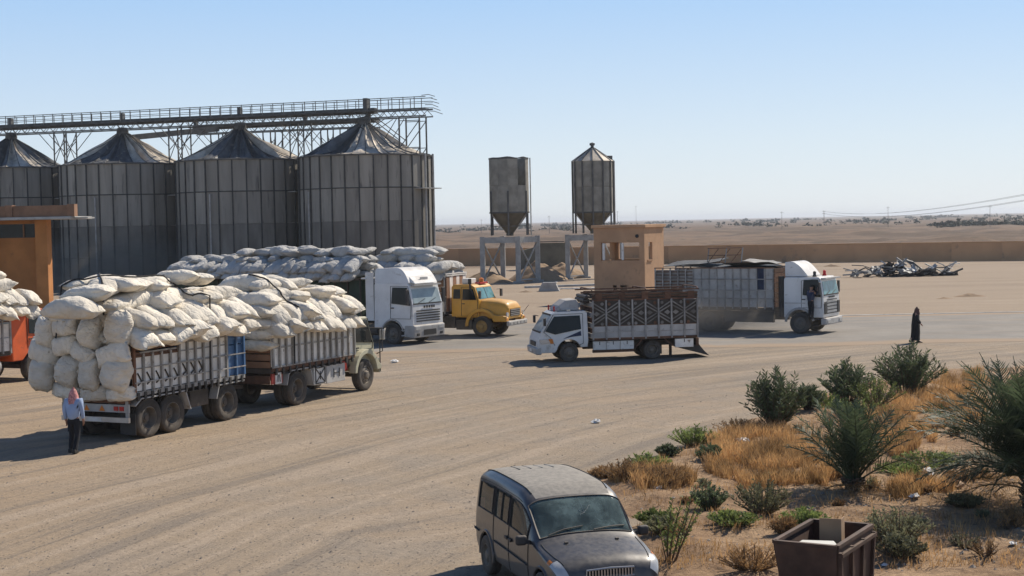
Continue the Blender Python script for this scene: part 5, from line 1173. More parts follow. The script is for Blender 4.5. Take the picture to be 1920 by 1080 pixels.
# ------------------------------------------------------------------ E: dusty white cab-over truck heading right
HE = math.atan2(-0.52, 0.854)
def truck_e():
    t = empty('cab_over_truck', label='dusty white cab over truck with white panelled bed raising dust', cat='truck')
    place(t, (0, -1.2), (1500, 626), HE)
    axle(t, 0, 1.22, 0.54, 0.32, dish=1); axle(t, -5.0, 1.22, 0.54, 0.30, True); axle(t, -6.3, 1.22, 0.54, 0.30, True)
    chassis(t, -7.6, 1.0)
    cab_over(t, -0.85, 1.25, 1.2, 0.82, 1.92, 2.86, 'whitepaint', (0, 0.56, 0.68), rake=0.16, ws=(0.04, 0.86), belt_w=(0.48, 1), wsglass='tealglass')
    one('sun_visor', MATS['greywhite'], t, c=(1.22, 0, 2.78), d=(0.26, 2.25, 0.07))
    # roof deflector
    prof = [(-0.85, 2.88), (0.35, 2.88)] + [(0.35 - 0.9 * k, 2.92 + 0.72 * math.sin(k * math.pi / 2)) for k in np.linspace(0, 1, 8)] + [(-0.85, 3.60)]
    MB().prism(prof, -0.95, 0.95).build('roof_deflector', MATS['whitepaint'], t, bevel=0.05, seg=3)
    for y in (-0.7, 0.75): MB().lathe([(0.11, 2.86), (0.11, 2.92), (0.08, 2.95), (0.08, 3.12), (0, 3.16)], 12, c=(0.62, y, 0)).build('beacon', MATS['redlamp' if y > 0 else 'black'], t, auto=50)
    for k in range(9): MB().b2((1.255, -0.72, 1.0 + k * 0.085), (1.285, 0.72, 1.045 + k * 0.085)).build('grille_bar', MATS['greywhite' if k % 2 else 'black'], t)
    for k in range(6): MB().b2((1.256, -0.45 + k * 0.155, 1.795), (1.275, -0.35 + k * 0.155, 1.875)).build('badge_letter', MATS['black'], t)
    MB().b2((1.10, -1.22, 0.46), (1.40, 1.22, 0.80)).build('front_bumper', MATS['greywhite'], t, bevel=0.05)
    for s in (-1, 1):
        MB().b2((1.26, s * 0.95 - 0.17, 1.0), (1.30, s * 0.95 + 0.17, 1.62)).build('corner_deflector', MATS['black'], t, bevel=0.03)
        MB().b2((1.40, s * 0.85 - 0.2, 0.55), (1.43, s * 0.85 + 0.2, 0.72)).build('headlamp', MATS['lamp'], t, bevel=0.02)
        MB().prism(arc(0, 0.54, 0.80, 175, 10, 12) + arc(0, 0.54, 0.68, 10, 175, 12), s * 1.215 - 0.03, s * 1.215 + 0.03).build('wheel_arch', MATS['greywhite'], t)
        for z in (0.45, 0.75): one('step', MATS['black'], t, c=(0.85, s * 1.12, z), d=(0.35, 0.25, 0.05))
        MB().bar((-0.8, s * 1.212, 1.55), (0.3, s * 1.212, 1.55), 0.01, 0.05).build('side_stripe', MATS['greywhite'], t)
    mirrors(t, 1.0, 1.18, 2.3, 0.6)
    MB().tube([(-1.05, -0.95, 0.85), (-1.05, -0.95, 2.9)], 0.16, 10).build('air_intake', MATS['black'], t)
    # bed
    x0, x1 = -8.0, -1.35
    MB().b2((x0, -1.25, 1.15), (x1, 1.25, 1.30)).build('load_floor', MATS['chassis'], t)
    nn = 15; st = (x1 - x0) / nn
    for s in (-1, 1):
        y = s * 1.24
        for k in range(nn):
            xa, xb = x0 + k * st + 0.012, x0 + (k + 1) * st - 0.012
            for (z0, z1) in ((1.32, 1.75), (1.78, 2.16)): board(t, xa, xb, y, z0, z1, 'greywhite')
            if k >= 5:
                for (z0, z1) in ((2.22, 2.74), (2.77, 3.30)): board(t, xa, xb, y, z0, z1, 'greywhite' if k != nn - 2 else 'navy')
        for k in range(5): board(t, x0 + k * st + 0.012, x0 + (k + 1) * st - 0.012, y - s * 0.05, 2.22, 3.22, 'greyrail')
        for k in range(6): rail(t, x0, x0 + 5 * st, y, 2.28 + k * 0.17, 0.05, 0.04, 'rustbrown')
        stakes(t, [x0 + 0.03 + k * (x1 - x0 - 0.06) / nn for k in range(nn + 1)], s * 1.285, 1.22, 3.34, 'greyrail', 0.06)
        for z, m in ((1.765, 'greyrail'), (2.19, 'greyrail'), (2.755, 'greyrail'), (3.33, 'rustbrown')): rail(t, x0, x1, s * 1.32, z, 0.05, 0.03, m)
        MB().b2((-4.1, s * 1.1 - 0.12, 0.55), (-1.4, s * 1.1 + 0.10, 1.12)).build('side_skirt', MATS['chassis'], t)
    for k in range(8): board(t, x1, x1 + 0.04, 0, 1.32 + k * 0.25, 1.55 + k * 0.25, 'rustbrown', 'headboard', 2.45)
    # sheets and a frame thrown on the load
    return t
TE = truck_e()
def load_e():
    M3 = Matrix.Rotation(HE, 3, 'Z')
    def at(x, y, z): v = TE.location + M3 @ Vector((x, y, 0)); v.z = z; return v
    for i, (x, y, z, L, Wd, rx, ry, m, lb) in enumerate(((-4.6, 0.1, 3.42, 5.6, 2.3, 0.04, 0.02, 'scrapdark', 'wide dark metal sheet lying across the dusty truck bed'),
            (-3.0, -0.2, 3.52, 2.6, 1.6, -0.10, -0.03, 'steellight', 'pale grey board topmost on the dusty truck load'), (-2.6, 0.3, 3.62, 1.8, 1.2, 0.06, 0.10, 'concrete', 'small sloping pale board near the cab of the dusty truck'),
            (-6.3, 0.2, 3.60, 3.0, 2.0, 0.1, -0.06, 'steel', 'dark curled metal sheet at the back of the dusty truck load'))):
        rows = [[(L * (a / 7 - 0.5), Wd * (b / 3 - 0.5), 0.06 * fbm(Vector((a * 0.5, b * 0.8, i * 5.0)), 2)) for b in range(4)] for a in range(8)]
        mb = MB().grid(rows); mb.grid([[(p[0], p[1], p[2] - 0.03) for p in r_] for r_ in rows])
        o = mb.build('metal_sheet', MATS[m], fix=False); o.location = at(x, y, z); o.rotation_euler = (rx, ry, HE)
        props(o, lb, 'sheet', 'sheets loaded on the dusty truck')
    c = at(-4.4, -0.3, 3.5); t = empty('bed_frame', c, HE, 'rusty thin bar frame standing upright on the dusty truck load', 'frame')
    for x in (-1.0, 0.0, 0.9): MB().tube([(x, 0, 0), (x + 0.06, 0.1, 0.85)], 0.03, 5).build('upright', MATS['greyrail'], t)
    for z in (0.05, 0.45, 0.82): MB().tube([(-1.0, 0.05, z), (0.95, 0.1, z + 0.03)], 0.025, 5).build('crossbar', MATS['rustbrown'], t)
    for k in range(3): MB().tube([(-1.0 + k * 0.65, 0.02, 0.05), (-0.4 + k * 0.65, 0.1, 0.8)], 0.02, 5).build('diagonal', MATS['rustbrown'], t)
load_e()

# ------------------------------------------------------------------ F: orange truck cut by the left edge
def truck_f():
    t = empty('orange_truck', label='orange cab truck with loaded bed beside the trailer, facing the silos', cat='truck')
    t.rotation_euler = (0, 0, HA)
    # the bed's front right upper corner shows at pixel (48, 585)
    p = PD(18, 585, 58.0); M3 = Matrix.Rotation(HA, 3, 'Z'); t.location = Vector((p.x, p.y, 0)) - M3 @ Vector((-1.05, -1.3, 0)); t.location.z = 0
    axle(t, 0.35, 1.2, 0.54, 0.32, dish=1); axle(t, -4.0, 1.22, 0.54, 0.30, True)
    chassis(t, -6.0, 1.4)
    cab_over(t, -0.85, 1.2, 1.2, 0.85, 1.85, 2.85, 'orange', (0.35, 0.56, 0.66), rake=0.18, ws=(0.04, 0.8), belt_w=(0.45, 1))
    for k in range(9): one('wall_rib', MATS['orange'], t, c=(-0.87, -1.1 + k * 0.275, 1.9), d=(0.03, 0.06, 1.6))
    mirrors(t, 1.0, 1.18, 2.2, 0.6)
    MB().b2((1.1, -1.2, 0.45), (1.36, 1.2, 0.8)).build('front_bumper', MATS['black'], t, bevel=0.03)
    x0, x1 = -6.2, -1.0
    MB().b2((x0, -1.25, 1.12), (x1, 1.25, 1.28)).build('load_floor', MATS['chassis'], t)
    nn = 12; st = (x1 - x0) / nn
    for s in (-1, 1):
        for k in range(nn):
            for (z0, z1) in ((1.30, 1.80), (1.83, 2.35)): board(t, x0 + k * st + 0.01, x0 + (k + 1) * st - 0.01, s * 1.24, z0, z1, 'oldwhite')
        stakes(t, [x0 + 0.04 + k * (x1 - x0 - 0.08) / nn for k in range(nn + 1)], s * 1.29, 1.2, 2.78)
        for z in (2.45, 2.58, 2.70): rail(t, x0, x1, s * 1.27, z, 0.05, 0.04, 'rustbrown')
        rail(t, x0, x1 + 0.1, s * 1.29, 2.83, 0.10, 0.12, 'oldwhite', 'top_rail')
        tk = MB().tube([(-2.9, s * 0.95, 0.72), (-1.55, s * 0.95, 0.72)], 0.34, 18).build('fuel_tank', MATS['greywhite'], t, auto=40)
        for x in (-2.7, -2.2, -1.75): MB().lathe([(0.35, -0.03), (0.35, 0.03)], 20, 'X', (x, s * 0.95, 0.72)).build('tank_strap', MATS['black'], tk)
    board(t, x1 - 0.02, x1 + 0.02, 0, 1.3, 2.8, 'oldwhite', 'headboard', 2.44)
    return t
TF = truck_f()

# ------------------------------------------------------------------ sacks
def sack_mesh(seed):
    rr = random.Random(seed); nu, nv = 30, 28; rows = []
    ear = [rr.uniform(0.3, 1.0) for _ in range(4)]; bend = rr.uniform(-0.10, 0.10); fl = rr.uniform(0.8, 1.1)
    for i in range(nu + 1):
        u = -1 + 2 * i / nu; au = abs(u)
        th = max(0.02, (1 - au ** 3.0)) ** 0.55 * fl
        wd = 0.80 + 0.20 * max(0, 1 - au ** 2.4) ** 0.5
        if au > 0.9: wd *= 1 - (0.6 if seed % 3 else 3.0) * (au - 0.9)
        row = []
        for j in range(nv):
            a = 2 * math.pi * j / nv; ca, sa = math.cos(a), math.sin(a)
            y = math.copysign(abs(ca) ** 0.75, ca) * wd; z = math.copysign(abs(sa) ** 0.85, sa) * th
            q = Vector((u * 1.5, ca * 1.1, sa * 1.1)); k = 1 + 0.13 * mnoise.noise(q * 1.2 + Vector((seed * 3.1, 0, 0))) + 0.05 * mnoise.noise(q * 3.2 + Vector((seed, 5, 0))) - 0.10 * max(0, 0.35 - abs(mnoise.noise(q * 1.9 + Vector((seed * 2, 1, 8)))) * 3)
            pl = 0.06 * math.sin(a * 7 + seed) * au ** 3 + 0.04 * math.sin(a * 13 + u * 4 + seed * 2) * au ** 2      # gathers towards the ends
            x = u * (1 + 0.22 * (abs(ca) ** 5) * ear[(0 if u > 0 else 2) + (0 if ca > 0 else 1)] * au ** 8)
            row.append((x * 0.62, y * 0.335 * (k + pl), z * 0.235 * (k + pl) + bend * u * u))
        row.append(row[0]); rows.append(row)
    mb = MB(); V = [p for r_ in rows for p in r_[:-1]]; Fc = []
    for i in range(nu):
        for j in range(nv): Fc.append((i * nv + j, i * nv + (j + 1) % nv, (i + 1) * nv + (j + 1) % nv, (i + 1) * nv + j))
    Fc += [tuple(range(nv))[::-1], tuple(nu * nv + j for j in range(nv))]
    return MB().add(V, Fc).mesh('sack', True)
SACKS = [sack_mesh(i) for i in range(9)]
SACKD = [m.copy() for m in SACKS]
def sack(p, rot, label, group, scale=(1, 1, 1), dusty=False):
    i = rnd.randrange(9); o = link('sack', (SACKD if dusty else SACKS)[i], MATS['sackdusty' if dusty else 'sack'], None, p, rot, scale)
    return props(o, label, 'sack', group)
def sack_on(t, hd, x, y, z, yaw, label, group, pitch=0.0, roll=0.0, scale=(1, 1, 1), dusty=False):
    p = t.location + Matrix.Rotation(hd, 3, 'Z') @ Vector((x, y, 0)); p.z = z
    return sack(p, (roll, pitch, hd + yaw), label, group, scale, dusty)
def J(a): return rnd.uniform(-a, a)
def heap(t, hd, x0, x1, half, z0, layers, lab_top, grp, lab_side=None, side_sgn=(-1,), over=0.12, sc=1.0, dusty=False, prof=None, grp_side=None, hide=1, gap=0.64):
    """layers of sacks laid over a bed; prof(u)->extra layers allowed"""
    dz = 0.37 * sc
    for k in range(layers):
        n = max(2, int((x1 - x0) / (gap * sc))); inset = 0.16 * k
        for i in range(n):
            x = x0 + (i + 0.5) * (x1 - x0) / n
            if prof and k > prof((x - x0) / (x1 - x0)): continue
            cols = [-0.82, 0.0, 0.82] if k < 2 else ([-0.55, 0.3] if k % 2 == 0 else [-0.3, 0.5])
            for y in cols:
                edge = (abs(y) > 0.7)
                if k < hide and not edge and 0 < i < n - 1: continue
                if edge and k < 2 and lab_side and ((y < 0 and -1 in side_sgn) or (y > 0 and 1 in side_sgn)): continue
                s = sc * rnd.uniform(0.84, 1.14)
                yaw = rnd.choice((0, math.pi / 2)) + J(0.35) if k >= 1 else math.pi / 2 + J(0.3)
                sack_on(t, hd, x + J(0.10), y * half / 1.25 + J(0.08), z0 + k * dz + J(0.06), yaw, lab_top, grp, J(0.12), J(0.16), (s, s * rnd.uniform(0.85, 1.1), s * rnd.uniform(0.8, 1.1)), dusty)
    if lab_side:
        for s in side_sgn:
            n = int((x1 - x0) / (0.52 * sc))
            for k in range(2):
                for i in range(n):
                    x = x0 + (i + 0.5 + 0.25 * k) * (x1 - x0) / n
                    if x > x1: continue
                    q = sc * rnd.uniform(0.92, 1.12)
                    # butt ends pointing outwards, sagging over the side
                    sack_on(t, hd, x + J(0.05), s * (half - 0.22 + over - 0.12 * k), z0 + 0.02 + k * dz * 1.02 + J(0.05), s * math.pi / 2 + J(0.28), lab_side, grp_side or grp, 0.34 + J(0.2), J(0.3), (q * 0.98, q * 0.95, q * rnd.uniform(0.9, 1.1)), dusty)

# trailer A: the bulging rear face, sack by sack from the photograph
gA = 'sacks on the drawbar trailer'
labR = 'plump white sack stacked in the open rear end of the trailer'
M3A = Matrix.Rotation(HA, 3, 'Z'); fwd = M3A @ Vector((1, 0, 0))
def zp(zx, zy): return (zx * 480 / 1234.0, 440 + zy * 480 / 1234.0)
# zoom coords: centre, long size, short size (in zoom pixels), tilt of the long axis from horizontal
REAR = [(228, 465, 150, 100, 80), (318, 445, 140, 85, 5), (430, 478, 160, 105, 82), (572, 448, 170, 125, 80), (312, 535, 150, 90, 12), (205, 568, 185, 105, -22), (400, 572, 150, 80, -25),
        (552, 578, 190, 105, 14), (205, 672, 165, 120, 84), (326, 660, 165, 120, 70), (432, 672, 155, 105, 84), (562, 668, 175, 140, 75), (320, 755, 170, 70, -8), (450, 765, 180, 75, 6), (572, 768, 170, 70, 4)]
for (zx, zy, L, Wd, tilt) in REAR:
    px, py = zp(zx, zy); back = -1.12 if zy < 740 else -0.92
    p = on_plane(px, py, TA.location + fwd * back, fwd)
    sp_ = 480 / 1234.0 * (p.y / F)                      # metres per zoom pixel there
    s1, s2 = L * sp_ / 1.24, Wd * sp_ / 0.62
    o = sack(p, (0, 0, 0), labR, 'sacks in the rear end of the trailer', (s1 * 0.95, s2 * 0.95, max(1.1, s2 * 1.35)))
    a = R(tilt); ex = (M3A @ Vector((0, -1, 0))) * math.cos(a) + Vector((0, 0, 1)) * math.sin(a)      # long axis in the rear face
    ez = -fwd; ey = ez.cross(ex)
    o.rotation_euler = Matrix((ex, ey, ez)).transposed().to_euler()
for k in range(1, 4, 2):                                       # second rank just inside the rear opening
    for j in range(4): sack_on(TA, HA, -0.45 + J(0.08), -0.9 + 0.6 * j, 1.62 + 0.42 * k, J(0.2), 'white sack wedged behind the outer ones in the trailer rear', 'inner sacks of the trailer rear', J(0.1), J(0.2))
labT = 'white sack on the crest of the trailer load, lashed with black rope'
heap(TA, HA, -0.95, 4.55, 1.25, 2.98, 4, labT, 'sacks on the crest of the trailer load', 'white sack with open end drooping over the slatted trailer side', (-1,), 0.26, 1.18,
     prof=lambda u: 3.2 if u < 0.62 else 2.2, grp_side='sacks along the trailer side')
for (zx, zy, yaw, s) in ((345, 352, 0.15, 1.25), (425, 285, 0.25, 1.1), (560, 240, 0.2, 1.1), (700, 255, 0.3, 1.0), (850, 205, 0.4, 1.0), (940, 215, -0.25, 1.0)):
    px, py = zp(zx, zy); p = on_plane(px, py, TA.location + M3A @ Vector((0, -0.45, 0)), M3A @ Vector((0, 1, 0)))
    sack(p, (J(0.1), J(0.1), HA - math.pi / 2 + yaw), labT, 'sacks on the crest of the trailer load', (s, s, s))
# truck A
labB = 'white sack piled on the bed of the cream truck'
heap(TRA, HA, -1.75, 3.35, 1.25, 2.72, 4, labB, 'sacks piled on the cream truck', 'white sack hanging its open end over the cream truck side', (-1,), 0.22, 1.16,
     prof=lambda u: 3.2 if 0.1 < u < 0.75 else 2.2, grp_side='sacks along the cream truck side')
for k in range(4):
    for j in range(3): sack_on(TRA, HA, -1.62 + J(0.04), -0.8 + 0.8 * j, 2.12 + 0.36 * k, math.pi / 2 + J(0.1), 'white sack stacked crosswise at the tail of the cream truck', 'sacks at the tail of the cream truck', J(0.06), J(0.1), (1.0, 1.0, 0.9))
# semi-trailer B
heap(TRB, HB + R(2), -12.9, -0.35, 1.25, 3.42, 4, 'dusty white sack on top of the dark green semi trailer', 'sacks on top of the semi trailer', 'dusty sack butted over the edge of the green semi trailer', (-1,), 0.30, 1.05, True,
     prof=lambda u: 3.2 if u > 0.35 else 2.2, grp_side='sacks along the semi trailer edge', hide=2, gap=0.95)
# truck C
heap(TC, HC, -6.2, -2.1, 1.25, 3.20, 4, 'dusty white sack stacked behind the yellow cab', 'sacks on the yellow truck', 'dusty sack bulging over the side of the yellow truck bed', (-1,), 0.15, 1.1, True, grp_side='sacks along the yellow truck side', prof=lambda u: 3.2 if u < 0.8 else 1.5, hide=2, gap=0.8)
# truck F
heap(TF, HA, -2.4, 0.2, 1.25, 2.98, 4, 'white sack stacked on the orange truck', 'sacks on the orange truck', 'white sack jutting from the side of the orange truck load', (-1,), 0.22, 1.05, grp_side='sacks along the orange truck side', prof=lambda u: 3.2 if u < 0.8 else 1.5)
# lashing ropes over the trailer and truck loads
bpy.context.view_layer.update(); DG = bpy.context.evaluated_depsgraph_get()
def top_at(p, z0):
    ok, h, *_ = S.ray_cast(DG, Vector((p.x, p.y, 9)), Vector((0, 0, -1)))
    return max(h.z + 0.03, z0) if ok else z0
def rope(pts, label):
    P = [Vector(p) for p in pts]; path = []
    for a, b in zip(P[:-1], P[1:]):
        for k in range(8): path.append(a.lerp(b, k / 8.0))
    path.append(P[-1])
    for k in range(1, len(path) - 9): path[k].z = top_at(path[k], 1.4)
    for _ in range(2): path = [path[0]] + [Vector((path[k].x, path[k].y, max(path[k].z, (path[k - 1].z + path[k + 1].z) / 2))) for k in range(1, len(path) - 1)] + [path[-1]]
    props(MB().tube(path, 0.026, 5).build('lashing_rope', MATS['rope']), label, 'rope', 'ropes over the truck loads')
def on(t, hd, x, y, z): v = t.location + Matrix.Rotation(hd, 3, 'Z') @ Vector((x, y, 0)); v.z = z; return v
rope([on(TA, HA, -1.35, 0.9, 2.9), on(TA, HA, -0.9, 0.2, 4.35), on(TA, HA, 0.4, -0.3, 4.9), on(TA, HA, 2.0, -0.7, 4.6), on(TA, HA, 2.6, -1.5, 3.9), on(TA, HA, 2.7, -1.36, 1.4)], 'black rope slung diagonally over the trailer load')
rope([on(TA, HA, -1.2, -0.7, 3.55), on(TA, HA, -0.7, -0.2, 4.5), on(TA, HA, 0.3, 0.7, 4.75), on(TA, HA, 0.5, 1.36, 3.4), on(TA, HA, 0.5, 1.36, 1.4)], 'black rope drawn up over the rear edge of the trailer load')
rope([on(TRA, HA, -0.4, -1.37, 1.42), on(TRA, HA, -0.45, -1.62, 3.0), on(TRA, HA, -0.6, -1.0, 3.8), on(TRA, HA, -0.6, 0.2, 4.35), on(TRA, HA, -0.4, 1.37, 3.0)], 'black rope tied across the load of the cream truck')

# ------------------------------------------------------------------ the van in the foreground
def pchip(xs, ys, x):
    xs, ys, x = np.asarray(xs, float), np.asarray(ys, float), np.asarray(x, float)
    h = np.diff(xs); d = np.diff(ys) / h; m = np.zeros_like(ys)
    for i in range(1, len(xs) - 1):
        if d[i - 1] * d[i] > 0:
            w1, w2 = 2 * h[i] + h[i - 1], h[i] + 2 * h[i - 1]; m[i] = (w1 + w2) / (w1 / d[i - 1] + w2 / d[i])
    m[0], m[-1] = d[0], d[-1]
    k = np.clip(np.searchsorted(xs, x) - 1, 0, len(xs) - 2); t = (x - xs[k]) / h[k]
    return ((1 + 2 * t) * (1 - t) ** 2 * ys[k] + t * (1 - t) ** 2 * h[k] * m[k] + t * t * (3 - 2 * t) * ys[k + 1] + t * t * (t - 1) * h[k] * m[k + 1])
#        x     zbot  wside belt  wsh   zsh   wroof zroof
VAN = [(-3.38, 0.42, 0.79, 0.92, 0.70, 1.38, 0.56, 1.50), (-3.33, 0.34, 0.84, 0.97, 0.745, 1.47, 0.60, 1.615), (-3.15, 0.28, 0.870, 1.0, 0.775, 1.525, 0.63, 1.69), (-2.6, 0.28, 0.880, 1.01, 0.79, 1.565, 0.645, 1.745),
       (-1.9, 0.28, 0.880, 1.01, 0.79, 1.575, 0.65, 1.755), (-1.1, 0.28, 0.880, 1.0, 0.785, 1.565, 0.64, 1.735), (-0.76, 0.28, 0.880, 0.99, 0.775, 1.52, 0.62, 1.66), (-0.62, 0.28, 0.880, 0.985, 0.77, 1.455, 0.61, 1.60),
       (-0.02, 0.28, 0.872, 0.96, 0.775, 1.055, 0.60, 1.125), (0.10, 0.28, 0.870, 0.945, 0.775, 1.00, 0.60, 1.075), (0.50, 0.27, 0.862, 0.86, 0.75, 0.925, 0.58, 0.995), (0.76, 0.26, 0.845, 0.80, 0.70, 0.875, 0.54, 0.94),
       (0.90, 0.27, 0.80, 0.70, 0.66, 0.80, 0.50, 0.86), (0.985, 0.30, 0.72, 0.56, 0.60, 0.66, 0.46, 0.73), (1.01, 0.36, 0.62, 0.48, 0.52, 0.54, 0.42, 0.60)]
_VA = np.array(VAN)
def van_ring(x):
    zb, ws, be, wsh, zsh, wr, zr = [float(pchip(_VA[:, 0], _VA[:, i], x)) for i in range(1, 8)]
    return [(0, zb), (ws * 0.86, zb), (ws * 0.975, zb + 0.10), (ws, zb + (be - zb) * 0.5), (ws * 0.985, be), (wsh, zsh), (wr, zr - 0.035), (wr * 0.55, zr - 0.006), (0, zr)]
_ring_cache = {}
def van_pt(x, v):                          # v in 0..8, y positive side
    if x not in _ring_cache: _ring_cache[x] = van_ring(x)
    P = _ring_cache[x]; i = min(7, int(v)); t = v - i
    g = lambda k: P[k] if 0 <= k <= 8 else ((-P[-k][0], P[-k][1]) if k < 0 else (-P[16 - k][0], P[16 - k][1]))
    p0, p1, p2, p3 = g(i - 1), g(i), g(i + 1), g(i + 2); o = []
    for c in (0, 1):
        m1, m2 = (p2[c] - p0[c]) * 0.36, (p3[c] - p1[c]) * 0.36
        o.append((2 * t ** 3 - 3 * t * t + 1) * p1[c] + (t ** 3 - 2 * t * t + t) * m1 + (-2 * t ** 3 + 3 * t * t) * p2[c] + (t ** 3 - t * t) * m2)
    return o[0], o[1]
def van_S(x, v, s=1, off=0.0):
    y, z = van_pt(x, v)
    if off:
        y2, z2 = van_pt(x, min(8, v + 0.02)); y1, z1 = van_pt(x, max(0, v - 0.02)); ty, tz = y2 - y1, z2 - z1; L = math.hypot(ty, tz) or 1
        ny, nz = tz / L, -ty / L
        if v > 7.95: ny, nz = 0, 1
        y += ny * off; z += nz * off
    return Vector((x, s * y, z))
WINS = {'quarter': (-3.06, -2.22, 4.14, 4.88), 'slide': (-2.06, -1.34, 4.14, 4.88), 'door': (-1.22, -0.36, 4.14, 4.86)}
SCR = (-0.60, -0.045, 5.22)
def build_van():
    hd = math.atan2(-0.956, 0.294)
    D = 22.7; c = PD(1101, 1003, D)
    t = empty('van', (c.x, c.y, 0), hd, 'dusty dark grey minivan with cracked windscreen parked beside the verge', 'van')
    brk = sorted(set([-3.38, 1.01] + [w[i] for w in WINS.values() for i in (0, 1)] + [SCR[0], SCR[1]]))
    xs = []
    for a, b in zip(brk[:-1], brk[1:]):
        n = max(1, int((b - a) / 0.045)); xs += [a + (b - a) * k / n for k in range(n)]
    xs.append(1.01); xs = [round(x, 5) for x in xs]
    vs = sorted(set([0, 0.5, 1, 1.25, 1.5, 1.75, 2, 2.17, 2.33, 2.5, 2.67, 2.83, 3, 3.17, 3.33, 3.5, 3.67, 3.83, 4, 4.14, 4.3, 4.5, 4.7, 4.86, 4.88, 5, 5.1, 5.22, 5.4, 5.6, 5.8, 6, 6.25, 6.5, 6.75, 7, 7.33, 7.67, 8]))
    WC = [(-2.55, 0.33), (0.34, 0.33)]
    body = MB(); idx = {}; roof_f = []
    def vid(i, j, s):
        if vs[j] in (0, 8): s = 1
        k = (i, j, s)
        if k not in idx: idx[k] = len(body.v); body.v.append(tuple(van_S(xs[i], vs[j], s)))
        return idx[k]
    for i in range(len(xs) - 1):
        for j in range(len(vs) - 1):
            xm, vm = (xs[i] + xs[i + 1]) / 2, (vs[j] + vs[j + 1]) / 2
            if any(w[0] < xm < w[1] and w[2] < vm < w[3] for w in WINS.values()): continue
            if SCR[0] < xm < SCR[1] and vm > SCR[2]: continue
            p = van_S(xm, vm)
            if vm < 3.9 and vm > 0.8 and any((p.x - cx) ** 2 + (p.z - cz) ** 2 < 0.405 ** 2 for cx, cz in WC): continue
            for s in (1, -1): (roof_f if (vm > 5.98 and -3.2 < xm < -0.63) else body.f).append((vid(i, j, s), vid(i + 1, j, s), vid(i + 1, j + 1, s), vid(i, j + 1, s)))
    for i in (0, len(xs) - 1):
        loop = [vid(i, j, 1) for j in range(len(vs))] + [vid(i, j, -1) for j in range(len(vs) - 2, 0, -1)]; body.f.append(tuple(loop))
    rf = MB(); used = sorted(set(q for f_ in roof_f for q in f_)); rm = {q: k for k, q in enumerate(used)}; rf.v = [body.v[q] for q in used]; rf.f = [tuple(rm[q] for q in f_) for f_ in roof_f]
    rf.build('roof_panel', MATS['vanroof'], t, smooth=True)
    b = body.build('body', MATS['vanpaint'], t, auto=50)
    def patch(name, mat, x0, x1, v0, v1, s, off, nx=10, nv=8, both=False, parent=t):
        mb = MB()
        rows = []
        for a in range(nx + 1):
            x = round(x0 + (x1 - x0) * a / nx, 5)
            r_ = [van_S(x, v0 + (v1 - v0) * k / nv, s, off) for k in range(nv + 1)]
            if both: r_ += [van_S(x, v0 + (v1 - v0) * k / nv, -s, off) for k in range(nv - 1, -1, -1)]
            rows.append(r_)
        return mb.grid(rows).build(name, mat, parent, smooth=True)
    def strip(name, mat, pts, s, w, off=0.006, parent=t, th=0.010):           # ribbon along (x, v) points
        mb = MB(); P = [van_S(round(x, 5), v, s, off) for x, v in pts]
        for a, bq in zip(P[:-1], P[1:]):
            if (a - bq).length > 1e-4: mb.bar(a, bq, th, w, up=(0, s * 0.9, 0.5))
        return mb.build(name, mat, parent)
    for s in (1, -1):
        for nm, w in WINS.items():
            g = patch('side_window', MATS['sideglass'], w[0], w[1], w[2], w[3], s, -0.002)
            rect = [(w[0] + (w[1] - w[0]) * k / 6, w[2]) for k in range(7)] + [(w[1], w[2] + (w[3] - w[2]) * k / 5) for k in range(1, 6)] + [(w[1] - (w[1] - w[0]) * k / 6, w[3]) for k in range(1, 7)] + [(w[0], w[3] - (w[3] - w[2]) * k / 5) for k in range(1, 6)]
            strip('window_seal', MATS['plastic'], rect, s, 0.03, 0.003, g)
            if nm == 'slide': strip('window_divider', MATS['plastic'], [(-1.72, 4.14 + 0.74 * k / 5) for k in range(6)], s, 0.03, 0.003, g)
        for xd in (-2.14, -1.28, -0.27): strip('door_gap', MATS['dark'], [(xd, 1.7 + (4.0 - 1.7 if xd > -0.3 else 3.2) * k / 10) for k in range(11)], s, 0.012, 0.002, th=0.006)
        strip('door_gap', MATS['dark'], [(-3.2 + k * 0.2, 4.98) for k in range(13)], s, 0.010, 0.002, th=0.006)
        strip('side_moulding', MATS['plastic'], [(-2.12 + k * 0.165, 3.05) for k in range(12)], s, 0.05, 0.010)
        strip('side_moulding', MATS['plastic'], [(-3.33 + k * 0.11, 3.05) for k in range(4)], s, 0.05, 0.010)
        strip('roof_gutter', MATS['dark'], [(-3.2 + k * 0.2, 5.98) for k in range(13)], s, 0.022, 0.003)
        for xh in (-1.36, -1.16): o = one('door_handle', MATS['plastic'], t, c=van_S(xh, 3.62, s, 0.018), d=(0.13, 0.03, 0.05), bevel=0.008)
        for (cx, cz) in WC:
            wheel(t, cx, s * 0.80, 0.33, 0.20, 'rim', 1, 5)
            pts = [Vector((cx + 0.405 * math.cos(a), s * (van_pt(round(cx + 0.405 * math.cos(a), 5), 3.0)[0] * 0.995 + 0.002), cz + 0.405 * math.sin(a))) for a in np.linspace(-0.12, math.pi + 0.12, 22)]
            MB().tube(pts, 0.026, 6).build('arch_lip', MATS['vanpaint'], t)
            MB().lathe([(0.43, -0.40), (0.43, 0.0)], 18, 'Y', (cx, s * 0.82 if s > 0 else -0.42, cz), 0, math.pi).build('wheel_well', MATS['dark'], t)
        # mirror
        m = MB().box((-0.20, s * 1.0, 1.05), (0.10, 0.18, 0.155)).build('door_mirror', MATS['plastic'], t, bevel=0.045, seg=4)
        MB().bar((-0.22, s * 0.84, 1.0), (-0.20, s * 0.94, 1.03), 0.05, 0.06).build('mirror_arm', MATS['plastic'], m)
